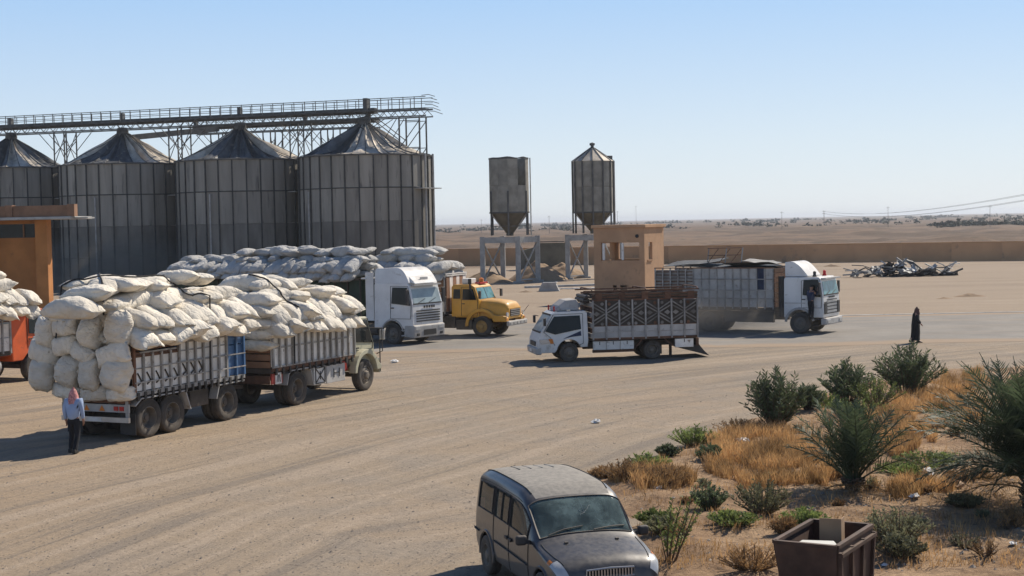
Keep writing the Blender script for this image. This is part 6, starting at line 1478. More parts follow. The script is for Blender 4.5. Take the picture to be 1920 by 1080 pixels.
        # lamps
        patch('headlamp', MATS['lamp'], 0.68, 0.955, 4.0, 4.95, s, 0.006, 8, 6); patch('indicator', MATS['amber'], 0.57, 0.67, 4.0, 4.5, s, 0.006, 3, 4)
        strip('bonnet_gap', MATS['dark'], [(0.06 + k * 0.085, 5.12) for k in range(10)], s, 0.012, 0.002)
        o = one('tail_lamp', MATS['redlamp'], t, c=(-3.37, s * 0.72, 0.95), d=(0.04, 0.12, 0.4), bevel=0.02)
        one('washer_nozzle', MATS['plastic'], t, c=van_S(0.20, 6.7, s, 0.01), d=(0.05, 0.05, 0.02))
    g = patch('windscreen', MATS['vanglass'], SCR[0], SCR[1], SCR[2], 8, 1, -0.002, 10, 14, True)
    for s in (1, -1): strip('windscreen_seal', MATS['plastic'], [(SCR[0] + (SCR[1] - SCR[0]) * k / 10, SCR[2]) for k in range(11)], s, 0.028, 0.003, g)
    for x in SCR[:2]:
        mb = MB(); P = [van_S(round(x, 5), SCR[2] + (8 - SCR[2]) * k / 10, 1, 0.003) for k in range(11)] + [van_S(round(x, 5), 8 - (8 - SCR[2]) * k / 10, -1, 0.003) for k in range(1, 11)]
        for a, bq in zip(P[:-1], P[1:]): mb.bar(a, bq, 0.03, 0.010)
        mb.build('windscreen_seal', MATS['plastic'], g)
    # crack star and wipers
    rr = random.Random(5)
    c0 = (-0.33, 7.75)
    for k in range(4):
        a = 1.3 + 6.28 * k / 7 + rr.uniform(-0.2, 0.2); pts = [(c0[0] + 0.16 * q * math.cos(a) * rr.uniform(0.8, 1.2), min(7.99, c0[1] + 0.55 * q * math.sin(a))) for q in np.linspace(0, 1, 5)]
        strip('glass_crack', MATS['whiteboard'], pts, 1, 0.0025, 0.003, g, 0.002)
    for (va, vb, s) in ((7.6, 5.7, 1), (6.0, 7.9, -1)):
        P = [van_S(-0.05, va, s, 0.02), van_S(-0.10, (va + vb) / 2, s, 0.02), van_S(-0.13, vb, s, 0.02)]
        MB().tube(P, 0.010, 5).build('wiper', MATS['plastic'], g)
    # grille, bumper, plate
    for s in (1,):
        gr = MB().b2((0.93, -0.36, 0.655), (0.985, 0.36, 0.785)).build('grille', MATS['dark'], t, bevel=0.02)
        for k in range(15): one('grille_slat', MATS['chrome'], gr, c=(0.995, -0.33 + k * 0.047, 0.72), d=(0.012, 0.016, 0.12))
        MB().tube([(0.985, -0.38, 0.665), (0.985, -0.37, 0.785), (0.985, 0, 0.80), (0.985, 0.37, 0.785), (0.985, 0.38, 0.665), (0.99, 0, 0.645), (0.985, -0.38, 0.665)], 0.014, 6).build('grille_frame', MATS['chrome'], gr)
    rows = [[(x, y, z) for (x, z) in ((1.0, 0.24), (1.12 - 0.16 * (y / 0.85) ** 2, 0.26), (1.15 - 0.18 * (y / 0.85) ** 2, 0.36), (1.13 - 0.18 * (y / 0.85) ** 2, 0.47), (0.98 - 0.1 * (y / 0.85) ** 2, 0.52))] for y in np.linspace(-0.85, 0.85, 19)]
    MB().grid(rows).build('front_bumper', MATS['vanpaint'], t, smooth=True)
    one('number_plate', MATS['whiteboard'], t, c=(1.16, 0, 0.37), d=(0.015, 0.50, 0.11))
    MB().b2((-3.46, -0.8, 0.36), (-3.37, 0.8, 0.55)).build('rear_bumper', MATS['plastic'], t, bevel=0.04)
    # four pressed ribs on the roof
    for k in range(4):
        y = -0.30 + 0.20 * k; a, bq = -2.95, -2.45
        za, zb_ = [float(van_pt(x, 7.5)[1]) for x in (a, bq)]
        MB().bar((a, y, za + 0.002), (bq, y, zb_ + 0.002), 0.018, 0.014).build('roof_rib', MATS['vanpaint'], t)
    # interior
    MB().prism([(-0.42, 0.70), (-0.02, 0.70), (-0.05, 0.98), (-0.20, 1.03), (-0.40, 0.96)], -0.76, 0.76).build('dashboard', MATS['seat'], t, bevel=0.03)
    MB().lathe([(0.19, -0.012), (0.205, 0.0), (0.19, 0.012), (0.178, 0.0), (0.19, -0.012)], 24, 'X', (-0.50, 0.38, 1.02)).build('steering_wheel', MATS['dark'], t)
    for (x, y, w_) in ((-0.95, -0.40, 0.50), (-0.95, 0.40, 0.50), (-1.85, 0, 1.40), (-2.65, 0, 1.40)):
        MB().b2((x - 0.05, y - w_ / 2, 0.55), (x + 0.45, y + w_ / 2, 0.70)).build('seat', MATS['seat'], t, bevel=0.05)
        MB().prism([(x - 0.12, 0.62), (x + 0.02, 0.62), (x - 0.10, 1.22), (x - 0.22, 1.22)], y - w_ / 2, y + w_ / 2).build('seat_back', MATS['seat'], t, bevel=0.05)
        for yy in ([y] if w_ < 1 else [y - 0.42, y + 0.42]): one('headrest', MATS['seat'], t, c=(x - 0.20, yy, 1.31), d=(0.09, 0.26, 0.16), bevel=0.03)
    one('rear_mirror', MATS['dark'], t, c=(-0.55, 0, 1.46), d=(0.03, 0.22, 0.06), bevel=0.01)
    return t
VANO = build_van()

# ------------------------------------------------------------------ the skip at the lower right
def skip():
    a, b2_ = G(1452, 1018, 1.25), G(1572, 1027, 1.25); d = (b2_ - a); w = d.length; rz = R(-30)
    t = empty('waste_skip', (a.x, a.y, 0), rz, 'rusty dark open topped waste skip with sloping front', 'skip')
    L, h, k = 1.66, 1.25, 0.02                      # local: x along the front edge, y to the back
    bi = 0.16
    def quad(name, pts, n): MB().plate(pts, n, k).build(name, MATS['skiprust'], t)
    quad('front_panel', [(0, 0, h), (w, 0, h), (w - 0.03, 0.10, 0.12), (bi, 0.10, 0.12)], (0, -1, 0))
    quad('side_panel', [(w, 0, h), (w, L, h), (w - 0.03, L - 0.10, 0.12), (w - 0.03, 0.10, 0.12)], (1, 0, 0))
    quad('side_panel', [(0, 0, h), (0, L, h), (bi, L - 0.10, 0.12), (bi, 0.10, 0.12)], (-1, 0, 0))
    quad('back_panel', [(0, L, h), (w, L, h), (w - 0.03, L - 0.10, 0.12), (bi, L - 0.10, 0.12)], (0, 1, 0))
    quad('floor_panel', [(bi, 0.1, 0.13), (w - 0.03, 0.1, 0.13), (w - 0.03, L - 0.1, 0.13), (bi, L - 0.1, 0.13)], (0, 0, -1))
    for (p, q) in (((0, 0), (w, 0)), ((w, 0), (w, L)), ((w, L), (0, L)), ((0, L), (0, 0))):
        MB().bar((p[0], p[1], h + 0.02), (q[0], q[1], h + 0.02), 0.07, 0.05).build('rim', MATS['skiprust'], t)
    for y in (0.03, 0.55, 1.08, L - 0.03): MB().bar((w + 0.045, y, h - 0.06), (w + 0.015, 0.10 + (y / L) * (L - 0.2), 0.12), 0.05, 0.06).build('rib', MATS['skiprust'], t)
    MB().bar((w + 0.06, 0, h - 0.10), (w + 0.06, L, h - 0.10), 0.05, 0.05).build('side_rail', MATS['skiprust'], t)
    for x in (0.25, w - 0.15):
        for y in (0.25, L - 0.25): MB().tube([(x - 0.03, y, 0.07), (x + 0.03, y, 0.07)], 0.07, 10).build('castor', MATS['black'], t)
    M3 = Matrix.Rotation(rz, 3, 'Z')
    def at(x, y, z): v = t.location + M3 @ Vector((x, y, 0)); v.z = z; return v
    # cardboard box and a pale board lying in it
    cb = empty('cardboard_box', at(0.46, 1.2, 0.75), rz + 0.15, 'brown cardboard box standing inside the rusty skip', 'box')
    for nm, c_, d_ in (('panel', (0, -0.15, 0.35), (0.32, 0.012, 0.7)), ('panel', (0, 0.15, 0.33), (0.32, 0.012, 0.62)), ('panel', (-0.155, 0, 0.33), (0.012, 0.285, 0.62)), ('panel', (0.155, 0, 0.36), (0.012, 0.285, 0.66)), ('base', (0, 0, 0.02), (0.30, 0.28, 0.012))):
        MB().box(c_, d_).build(nm, MATS['card'], cb)
    o = MB().plate([(0, 0, 0), (0.62, 0, 0), (0.72, 0.22, 0), (0.56, 0.48, 0), (0.1, 0.44, 0)], (0, 0, 1), 0.05).build('foam_board', MATS['whiteboard'], bevel=0.01)
    o.location = at(0.12, 0.14, 1.10); o.rotation_euler = (0.12, -0.03, rz); props(o, 'pale cream board lying on top of rubbish in the skip', 'board')
    rr = random.Random(2)
    for k in range(14):
        o = MB().box((0, 0, 0), (rr.uniform(0.2, 0.4), rr.uniform(0.15, 0.3), rr.uniform(0.1, 0.25))).build('rubbish_bag', MATS['black' if k % 2 else 'scrapdark'], bevel=0.05)
        o.location = at(rr.uniform(0.28, w - 0.25), rr.uniform(0.3, L - 0.3), rr.uniform(0.3, 0.95)); o.rotation_euler = (rr.uniform(-0.5, 0.5), rr.uniform(-0.5, 0.5), rr.uniform(0, 3))
        props(o, 'dark rubbish bag heaped inside the rusty skip', 'rubbish', 'rubbish bags in the skip')
skip()

# ------------------------------------------------------------------ planted verge
EDGE_PX = [(1215, 1100), (1150, 960), (1120, 900), (1180, 872), (1245, 850), (1330, 812), (1420, 782), (1520, 742), (1620, 716), (1760, 692), (1860, 690), (2050, 684)]
EDGE = [G(*p) for p in EDGE_PX]
POLY = [(e.x, e.y) for e in EDGE] + [(40, EDGE[-1].y), (40, 12), (EDGE[0].x, 12)]
def in_poly(x, y, P=POLY):
    r_ = False; j = len(P) - 1
    for i in range(len(P)):
        if (P[i][1] > y) != (P[j][1] > y) and x < (P[j][0] - P[i][0]) * (y - P[i][1]) / (P[j][1] - P[i][1]) + P[i][0]: r_ = not r_
        j = i
    return r_
def edge_dist(x, y):
    b = 1e9
    for p, q in zip(EDGE[:-1], EDGE[1:]):
        dx, dy = q.x - p.x, q.y - p.y; t = max(0, min(1, ((x - p.x) * dx + (y - p.y) * dy) / (dx * dx + dy * dy)))
        b = min(b, math.hypot(x - p.x - t * dx, y - p.y - t * dy))
    return b if in_poly(x, y) else -b
def soil_h(x, y):
    d = edge_dist(x, y)
    k = max(0.0, min(1.0, (d + 0.5) / 1.6)); k = k * k * (3 - 2 * k)
    return -0.05 + k * (0.15 + 0.11 * fbm(Vector((x / 1.6, y / 1.6, 0)), 4) + 0.03 * fbm(Vector((x * 2.2, y * 2.2, 4)), 3))
def soil():
    m, n, l, b = nt('soil')
    ge = n.new('ShaderNodeNewGeometry'); P = ge.outputs['Position']
    a, f, v = tex(n, l, P, 0.55, 6, 0.6), tex(n, l, P, 5.0, 8, 0.7), tex(n, l, P, 22, 6, 0.7)
    c = mix(n, l, ramp(n, l, a, 0.35, 0.65), (0.28, 0.175, 0.10), (0.46, 0.31, 0.185))
    c = mix(n, l, ramp(n, l, f, 0.42, 0.7, 0, 0.65), c, (0.12, 0.08, 0.055)); c = mix(n, l, ramp(n, l, v, 0.55, 0.72, 0, 0.5), c, (0.42, 0.33, 0.24))
    l.new(c, b.inputs['Base Color']); b.inputs['Roughness'].default_value = 0.95; b.inputs['Specular IOR Level'].default_value = 0.1
    bp = n.new('ShaderNodeBump'); bp.inputs['Distance'].default_value = 1.0; l.new(math_(n, l, 'ADD', math_(n, l, 'MULTIPLY', f, 0.10), math_(n, l, 'MULTIPLY', v, 0.03)), bp.inputs['Height']); l.new(bp.outputs[0], b.inputs['Normal'])
    xs, ys = np.arange(1.5, 24.01, 0.16), list(np.arange(14, 36, 0.16)) + list(np.arange(36, 60, 0.3))
    o = MB().grid([[(x, y, soil_h(x, y)) for x in xs] for y in ys]).build('verge_soil', m, smooth=True, fix=False); props(o, kind='structure')
soil()
def GS(px, py):
    p = G(px, py); p.z = soil_h(p.x, p.y); return p

# palms
def frond_mesh(seed, L, droop, nl=44, wid=1.0):
    rr = random.Random(seed); mb = MB(); pts = []
    for i in range(13):
        t = i / 12.0; pts.append(Vector((L * (t - 0.16 * droop * t * t), L * 0.03 * math.sin(t * 3 + seed), L * (0.10 * t - droop * 0.42 * t ** 2.3))))
    mb.tube(pts, [0.022 * (1 - 0.85 * i / 12) + 0.003 for i in range(13)], 5)
    def P(t): k = min(11, int(t * 12)); return pts[k].lerp(pts[k + 1], t * 12 - k)
    for i in range(nl):
        t = 0.16 + 0.83 * i / nl; p = P(t); d = (P(min(1, t + 0.04)) - P(t - 0.04)).normalized()
        ll = L * 0.25 * (math.sin(math.pi * min(1, 0.18 + 0.86 * t)) ** 0.7) * rr.uniform(0.7, 1.15)
        for s in (1, -1):
            side = Vector((0, s, 0)); up = d.cross(side) * s
            if up.z < 0: up = -up
            v = (d * 0.62 + side * 0.66 + up * rr.uniform(-0.15, 0.7)).normalized(); w = 0.012 * wid * rr.uniform(0.8, 1.2)
            q = v.cross(Vector((0, 0, 1))); q = q.normalized() if q.length > 0.05 else Vector((1, 0, 0)); q = (q + Vector((0, 0, rr.uniform(-0.6, 0.6)))).normalized()
            m = p + v * ll * 0.5; e = p + v * ll + Vector((0, 0, -rr.uniform(0.05, 0.3) * ll))
            mb.add([p - q * w * 0.6, p + q * w * 0.6, m + q * w, m - q * w, e], [(0, 1, 2, 3), (3, 2, 4)])
    return mb.mesh('frond', fix=False)
def palm(base, hgt, label, nf, L, seed, th=0.25, low=14, droop=(0.25, 0.5, 0.8, 1.1)):
    rr = random.Random(seed); t = empty('date_palm', base, rr.uniform(0, 6), label, 'palm tree')
    prof = [(0.16, -0.15), (0.19, 0.05), (0.17, th * 0.5), (0.15, th), (0.10, th + 0.12), (0.0, th + 0.2)]
    MB().lathe(prof, 14).build('trunk', MATS['palmtrunk'], t)
    for k in range(26):
        a = k * 2.4; z = 0.02 + th * (k / 26.0); MB().bar((0.13 * math.cos(a), 0.13 * math.sin(a), z), (0.25 * math.cos(a), 0.25 * math.sin(a), z + 0.14), 0.07, 0.03).build('frond_stub', MATS['palmtrunk'], t)
    ms = [frond_mesh(seed * 10 + i, L, dr, 42) for i, dr in enumerate(droop)]
    md = frond_mesh(seed * 10 + 9, L * 0.8, 1.3, 30); md.materials.append(MATS['palmdry'])
    for k in range(nf):
        u = k / nf; a = k * 2.39996; el = R(84 - (84 - low) * u ** 1.1) + rr.uniform(-0.08, 0.08); i = min(3, int(u * 4)); s = rr.uniform(0.82, 1.08) * (0.78 + 0.25 * math.sin(u * 3))
        link('frond', ms[i], MATS['palmleaf'], t, (0.05 * math.cos(a), 0.05 * math.sin(a), th + 0.06), (rr.uniform(-0.4, 0.4), -el, a), (s, s, s))
    for k in range(5): link('dry_frond', md, None, t, (0, 0, th * 0.7), (rr.uniform(-0.3, 0.3), -R(rr.uniform(-4, 12)), k * 1.3 + 0.4), (0.9, 0.9, 0.9))
palm(GS(1600, 925), 2.1, 'young date palm with open fan of fronds amid the dry grass', 30, 2.0, 3, th=0.12, low=30, droop=(0.12, 0.25, 0.4, 0.55))
palm(GS(1935, 960), 3.2, 'big dark date palm spreading at the end of the verge', 84, 3.0, 5, 0.5, low=10)

# leafy bushes
def leaf_bush(name, base, rx, h, stems, leaves, ll, lw, mat, label, seed, cat='bush', stemmat='twig', upright=0.6, group=None, lean=(0, 0)):
    rr = random.Random(seed); t = empty(name, base, 0, label, cat, group); sm, lm = MB(), MB()
    for i in range(stems):
        a = rr.uniform(0, 6.283); q = rr.random() ** 0.55; tip = Vector((rx * q * math.cos(a) + lean[0] * h, rx * q * math.sin(a) + lean[1] * h, h * (1.06 - 0.5 * q ** 2) * rr.uniform(0.72, 1.08)))
        b0 = Vector((0.12 * rx * math.cos(a), 0.12 * rx * math.sin(a), -0.05)); mid = b0.lerp(tip, 0.5) + Vector((0.10 * rx * math.cos(a) * (1 - upright), 0.10 * rx * math.sin(a) * (1 - upright), h * 0.05))
        sm.tube([b0, mid, tip], [0.012, 0.009, 0.004], 4, False)
        for k in range(leaves):
            f = 0.22 + 0.78 * (k + rr.random()) / leaves; p = b0.lerp(mid, f * 2) if f < 0.5 else mid.lerp(tip, f * 2 - 1); d = (tip - mid).normalized()
            b = rr.uniform(0, 6.283); o = Vector((math.cos(b), math.sin(b), rr.uniform(-0.2, 0.5))); v = (d * rr.uniform(0.3, 1.0) + o * 0.8).normalized()
            L = ll * rr.uniform(0.65, 1.15); w = lw * rr.uniform(0.8, 1.2); s = v.cross(Vector((rr.uniform(-1, 1), rr.uniform(-1, 1), rr.uniform(-1, 1)))).normalized()
            lm.add([p, p + v * L * 0.5 + s * w, p + v * L, p + v * L * 0.5 - s * w], [(0, 1, 2, 3)])
    sm.build('stem', MATS[stemmat], t, fix=False); lm.build('foliage', MATS[mat], t, fix=False)
    return t
OL = [((1455, 806), 0.98, 1.55, 'tall dark oleander bush at the gravel edge of the verge', 46, 38), ((1590, 760), 0.92, 1.25, 'mid sized oleander bush behind the young palm', 38, 34),
      ((1700, 742), 1.25, 1.55, 'broad dark oleander bush facing the walking woman', 52, 38), ((1515, 775), 0.50, 0.70, 'low oleander bush beside the tallest oleander', 24, 30)]
for i, (px, rx, h, lb, st, lv) in enumerate(OL): leaf_bush('oleander_bush', GS(*px), rx, h, int(st * 1.7), lv, 0.20, 0.021, 'oleander', lb, 20 + i, group='oleander bushes on the verge')
LOW = [((1640, 768), 0.75, 0.75, 'weed', 'soft green bush in front of the broad oleander'), ((1545, 770), 0.6, 0.40, 'weed', 'bright green low bush between two oleanders'), ((1610, 785), 0.9, 0.32, 'weed', 'spreading bright green weed behind the palm fronds'),
       ((1300, 838), 0.55, 0.42, 'weed', 'green leafy weed at the gravel edge near the dry grass'), ((1252, 856), 0.28, 0.22, 'oleander', 'tiny dark bush on the gravel rim of the verge'), ((1330, 872), 0.30, 0.30, 'oleander', 'small dark shrub beside the bare sandy rim'),
       ((1215, 890), 0.45, 0.32, 'weed', 'yellow green weed crowning the brown bush near the van'), ((1745, 880), 0.75, 0.20, 'weed', 'flat bright green patch of weed beside the palm'), ((1700, 898), 0.6, 0.18, 'weed', 'flat green weed spreading by the foot of the palm'),
       ((1375, 995), 0.42, 0.20, 'weed', 'low green weed on the bare soil before the skip'), ((1510, 1000), 0.40, 0.24, 'weed', 'bright green weed behind the skip'), ((1680, 1030), 0.55, 0.50, 'weedgrey', 'pale green bush at the side of the skip'),
       ((1690, 1055), 0.36, 0.30, 'weedgrey', 'small pale bush touching the skip ribs'), ((1230, 990), 0.35, 0.22, 'weed', 'low green weed beside the van mirror'), ((1240, 1010), 0.30, 0.25, 'weedgrey', 'grey green tuft behind the leaning sapling'),
       ((1810, 962), 0.35, 0.18, 'weedgrey', 'little grey green tuft on the shaded soil by the big palm'), ((1330, 960), 0.35, 0.42, 'oleander', 'dark scrubby bush before the dry grass'), ((1430, 970), 0.55, 0.50, 'weedgrey', 'olive brown bush on the slope before the young palm')]
for i, (px, rx, h, m, lb) in enumerate(LOW): leaf_bush('low_bush', GS(*px), rx * 1.25, h * 1.2, 60, 30, 0.085, 0.016, m, lb, 60 + i, group='low bushes and weeds on the verge', upright=0.3)
DRY = [((1175, 905), 0.62, 0.40, 'brown dry bush at the roadside near the van roof'), ((1240, 915), 0.75, 0.38, 'rust brown dry bush spreading on the sandy rim'), ((1130, 895), 0.35, 0.26, 'small brown dry tuft at the tip of the verge'),
       ((1390, 822), 0.80, 0.34, 'golden brown dry bush under the tallest oleander'), ((1470, 1012), 0.30, 0.28, 'brown dry tuft behind the skip corner'), ((1410, 1080), 0.60, 0.36, 'tawny dry bush in front of the skip'),
       ((1820, 905), 0.70, 0.25, 'flat tawny dry bush under the big palm fronds'), ((1725, 925), 0.35, 0.28, 'small rusty dry tuft below the white bag')]
for i, (px, rx, h, lb) in enumerate(DRY): leaf_bush('dry_bush', GS(*px), rx, h, 60, 24, 0.09, 0.009, 'drybush', lb, 90 + i, group='dry brown bushes on the verge', upright=0.3)
rr_ = random.Random(77); k_ = 0
while k_ < 34:
    px = (rr_.uniform(1140, 1915), rr_.uniform(770, 1075)); p_ = G(*px)
    if edge_dist(p_.x, p_.y) < 0.4 or (1440 < px[0] < 1670 and px[1] > 960) or (px[0] < 1235 and px[1] > 930): continue
    d_ = k_ % 3 != 0; s_ = rr_.uniform(0.14, 0.34)
    leaf_bush('weed_tuft', GS(*px), s_, s_ * 0.8, 26, 14, 0.07, 0.010, 'drybush' if d_ else 'weedgrey', 'small dry brown tuft dotted over the verge soil' if d_ else 'small grey green tuft dotted over the verge soil', 300 + k_, 'tuft', group='brown tufts dotted over the verge' if d_ else 'green tufts dotted over the verge', upright=0.3)
    k_ += 1
# leaning sapling
leaf_bush('sapling', GS(1258, 1058), 0.55, 1.15, 16, 26, 0.10, 0.016, 'weed', 'leaning leafy sapling beside the van bonnet', 130, 'sapling', 'twig', lean=(0.28, 0.1))

# dry grass
GRASS = [[(1330, 830), (1400, 812), (1480, 815), (1560, 850), (1570, 905), (1520, 920), (1420, 925), (1340, 910), (1310, 870)], [(1620, 800), (1700, 750), (1800, 705), (1850, 705), (1850, 745), (1780, 775), (1700, 800), (1640, 830)],
         [(1640, 840), (1700, 800), (1760, 800), (1780, 820), (1720, 850), (1660, 870)], [(1130, 905), (1200, 885), (1290, 895), (1310, 920), (1220, 930)], [(1640, 930), (1740, 900), (1780, 930), (1700, 945)], [(1780, 770), (1850, 760), (1850, 800), (1790, 810)]]
def grass():
    rr = random.Random(8); mb = MB()
    def blade(p, h, w, mbb):
        a = rr.uniform(0, 6.283); tilt = rr.uniform(0.05, 0.55); d = Vector((math.cos(a) * tilt, math.sin(a) * tilt, 1)).normalized(); b = rr.uniform(0, 6.283); s = Vector((math.cos(b), math.sin(b), 0)) * w
        m = p + d * h * 0.6; e = p + d * h + Vector((math.cos(a), math.sin(a), -0.4)) * h * 0.12
        mbb.add([p - s, p + s, m + s * 0.7, m - s * 0.7, e], [(0, 1, 2, 3), (3, 2, 4)])
    dens = [15000, 13000, 6000, 4500, 2500, 3000]
    for poly, n in zip(GRASS, dens):
        x0, x1 = min(p[0] for p in poly), max(p[0] for p in poly); y0, y1 = min(p[1] for p in poly), max(p[1] for p in poly); k = 0
        while k < n:
            x, y = rr.uniform(x0 - 15, x1 + 15), rr.uniform(y0 - 8, y1 + 8)
            jx, jy = 26 * mnoise.noise(Vector((x / 22, y / 22, 1))), 12 * mnoise.noise(Vector((x / 22, y / 22, 7)))
            if not in_poly(x + jx, y + jy, poly): k += 0.25; continue
            p = GS(x, y)
            if fbm(Vector((p.x * 1.4, p.y * 1.0, 2)), 3) < -0.14: k += 0.35; continue
            k += 1
            blade(p, rr.uniform(0.14, 0.42), rr.uniform(0.005, 0.012), mb)
    k = 0
    while k < 17000:                                    # thin straw over the rest of the verge
        x, y = rr.uniform(1130, 1920), rr.uniform(700, 1075); p = GS(x, y); k += 1
        if edge_dist(p.x, p.y) < 0.3: continue
        if fbm(Vector((p.x * 0.8, p.y * 0.8, 5)), 3) < -0.08: continue
        blade(p, rr.uniform(0.05, 0.22), rr.uniform(0.004, 0.009), mb)
    props(mb.build('dry_grass', MATS['drygrass'], fix=False), 'orange dry grass covering the planted verge', 'grass', kind='stuff')
grass()

# stones, clods and litter
def stones():
    rr = random.Random(4); mb = MB()
    def stone(c, r):
        pts = [c + Vector((rr.uniform(0.6, 1.1) * sx * r, rr.uniform(0.6, 1.1) * sy * r, rr.uniform(0.4, 0.8) * sz * r)) for sx, sy, sz in ((1, 0, 0), (-1, 0, 0), (0, 1, 0), (0, -1, 0), (0.3, 0.2, 1), (0, 0, -1))]
        mb.add(pts, [(0, 2, 4), (2, 1, 4), (1, 3, 4), (3, 0, 4), (2, 0, 5), (1, 2, 5), (3, 1, 5), (0, 3, 5)])
    for i in range(5200):
        px, py = rr.uniform(0, 1920), rr.uniform(690, 1080) ; p = G(px, py)
        if edge_dist(p.x, p.y) > 0.2: p.z = soil_h(p.x, p.y)
        stone(p, 0.008 + 0.035 * rr.random() ** 5)
    for i in range(700):
        px, py = rr.uniform(1150, 1920), rr.uniform(850, 1080); p = GS(px, py); stone(p, 0.012 + 0.06 * rr.random() ** 4)
    props(mb.build('loose_stones', MATS['stone'], fix=False), 'scattered pebbles and clods on the yard and verge', 'stones', kind='stuff')
stones()
def litter():
    rr = random.Random(6)
    spots = [((1740, 906), 0.16, 'crumpled white plastic bag caught on the rusty dry tuft', 'plastic bag'), ((1390, 838), 0.20, 'torn white bag lying in the dry grass', 'plastic bag'), ((1452, 912), 0.09, 'white scrap of paper at the foot of the dry grass', 'litter'),
             ((1118, 793), 0.13, 'white scrap lying alone on the open gravel', 'litter'), ((1490, 1020), 0.06, 'white bit of litter by the skip corner', 'litter'), ((1235, 925), 0.10, 'pale rag below the rust brown bush', 'litter'),
             ((740, 680), 0.16, 'white crumpled paper on the ground near the cream truck', 'litter'), ((1715, 945), 0.12, 'pale rag on the soil beneath the white bag', 'litter'), ((1640, 920), 0.13, 'flattened pale carton beside the palm foot', 'carton'),
             ((1790, 925), 0.2, 'grey bit of board lying on the verge soil', 'board'), ((1660, 1062), 0.07, 'white scrap beside the small pale bush', 'litter'), ((1900, 1040), 0.08, 'white scrap in the palm shade', 'litter')]
    for (px, s, lb, ct) in spots:
        p = GS(*px) if px[0] > 1130 else G(*px)
        rows = []
        for i in range(7):
            rows.append([(s * 0.8 * (1 - 0.9 * abs(i / 3 - 1) ** 2) * math.cos(a) * (1 + 1.1 * mnoise.noise(Vector((i, j * 0.9, s * 90)))), s * (1 - 0.9 * abs(i / 3 - 1) ** 2) * math.sin(a) * (1 + 1.1 * mnoise.noise(Vector((i, j * 0.8, s * 70)))), s * 1.1 * i / 6 * (1.5 if 'bag caught' in lb else 0.7)) for j, a in enumerate(np.linspace(0, 6.283, 11))])
        rows = [[(q[0] + rr.uniform(-0.22, 0.22) * s, q[1] + rr.uniform(-0.22, 0.22) * s, max(0, q[2] + rr.uniform(-0.2, 0.2) * s)) for q in r_] for r_ in rows]
        for r_ in rows: r_[-1] = r_[0]
        o = MB().grid(rows).build(ct.replace(' ', '_'), MATS['card' if ct in ('carton', 'board') else 'litterwhite']); o.location = p; o.rotation_euler = (0, 0, rr.uniform(0, 6)); props(o, lb, ct)
litter()

# ------------------------------------------------------------------ people
def skin_mesh(name, chains, mat, parent=None, sub=2):
    """chains: lists of (x, y, z, radius); shared points join the limbs"""
    bm = bmesh.new(); lay = bm.verts.layers.skin.verify(); seen = {}
    def vert(p):
        k = tuple(round(c, 4) for c in p[:3])
        if k not in seen:
            v = bm.verts.new(p[:3]); v[lay].radius = (p[3], p[4] if len(p) > 4 else p[3]); seen[k] = v
        return seen[k]
    for i, ch in enumerate(chains):
        vs = [vert(p) for p in ch]
        for a, b in zip(vs[:-1], vs[1:]):
            if not bm.edges.get((a, b)): bm.edges.new((a, b))
        if i == 0: vs[0][lay].use_root = True
    me = bpy.data.meshes.new(name); bm.to_mesh(me); bm.free(); me.materials.append(mat)
    o = bpy.data.objects.new(name, me); COL.objects.link(o); m = o.modifiers.new('skin', 'SKIN'); m.use_smooth_shade = True
    if sub: s = o.modifiers.new('sub', 'SUBSURF'); s.levels = sub; s.render_levels = sub
    bake(o); o.parent = parent
    if not o.data.materials: o.data.materials.append(mat)
    return o
def hand_chains(w, d):
    """palm and five fingers from the wrist w along direction d"""
    w, d = Vector(w), Vector(d).normalized(); s = d.cross(Vector((0, 0, 1))); s = s.normalized() if s.length > 0.1 else Vector((0, 1, 0)); s = Vector((1, 0, 0)) if abs(d.z) > 0.8 else s
    palm = w + d * 0.085; out = [[(*w, 0.028), (*palm, 0.036)]]
    for k, (o, L) in enumerate(((-0.030, 0.075), (-0.010, 0.088), (0.011, 0.082), (0.031, 0.062))):
        p = palm + s * o; m = p + d * L * 0.55 + Vector((0, 0.012, 0)); e = p + d * L + Vector((0, 0.03, 0)); out.append([(*palm, 0.036), (*m, 0.009), (*e, 0.008)])
    out.append([(*w, 0.028), (*(w + d * 0.04 - s * 0.045), 0.012), (*(w + d * 0.085 - s * 0.06), 0.009)])
    return out
def figure(t, pose, cloth):
    """pose: joints in metres, local x = facing"""
    j = {k: Vector(v) for k, v in pose.items()}
    body = [[(*j['pelvis'], 0.13, 0.10), (*j['waist'], 0.13, 0.10), (*j['chest'], 0.155, 0.11), (*j['neck'], 0.055), (*j['head0'], 0.075), (*j['head1'], 0.095), (*j['head2'], 0.07)]]
    for s in 'lr':
        body.append([(*j['pelvis'], 0.13, 0.10), (*j['hip' + s], 0.085), (*j['knee' + s], 0.055), (*j['ankle' + s], 0.038), (*(j['ankle' + s] + Vector((0.16, 0, -0.06))), 0.034)])
        body.append([(*j['chest'], 0.155, 0.11), (*j['sh' + s], 0.062), (*j['el' + s], 0.043), (*j['wr' + s], 0.030)])
        body += hand_chains(j['wr' + s], j['wr' + s] - j['el' + s])
    skin_mesh('body', body, MATS['skin'], t)
    f = j['head1'] + Vector((0.09, 0, 0))
    return j
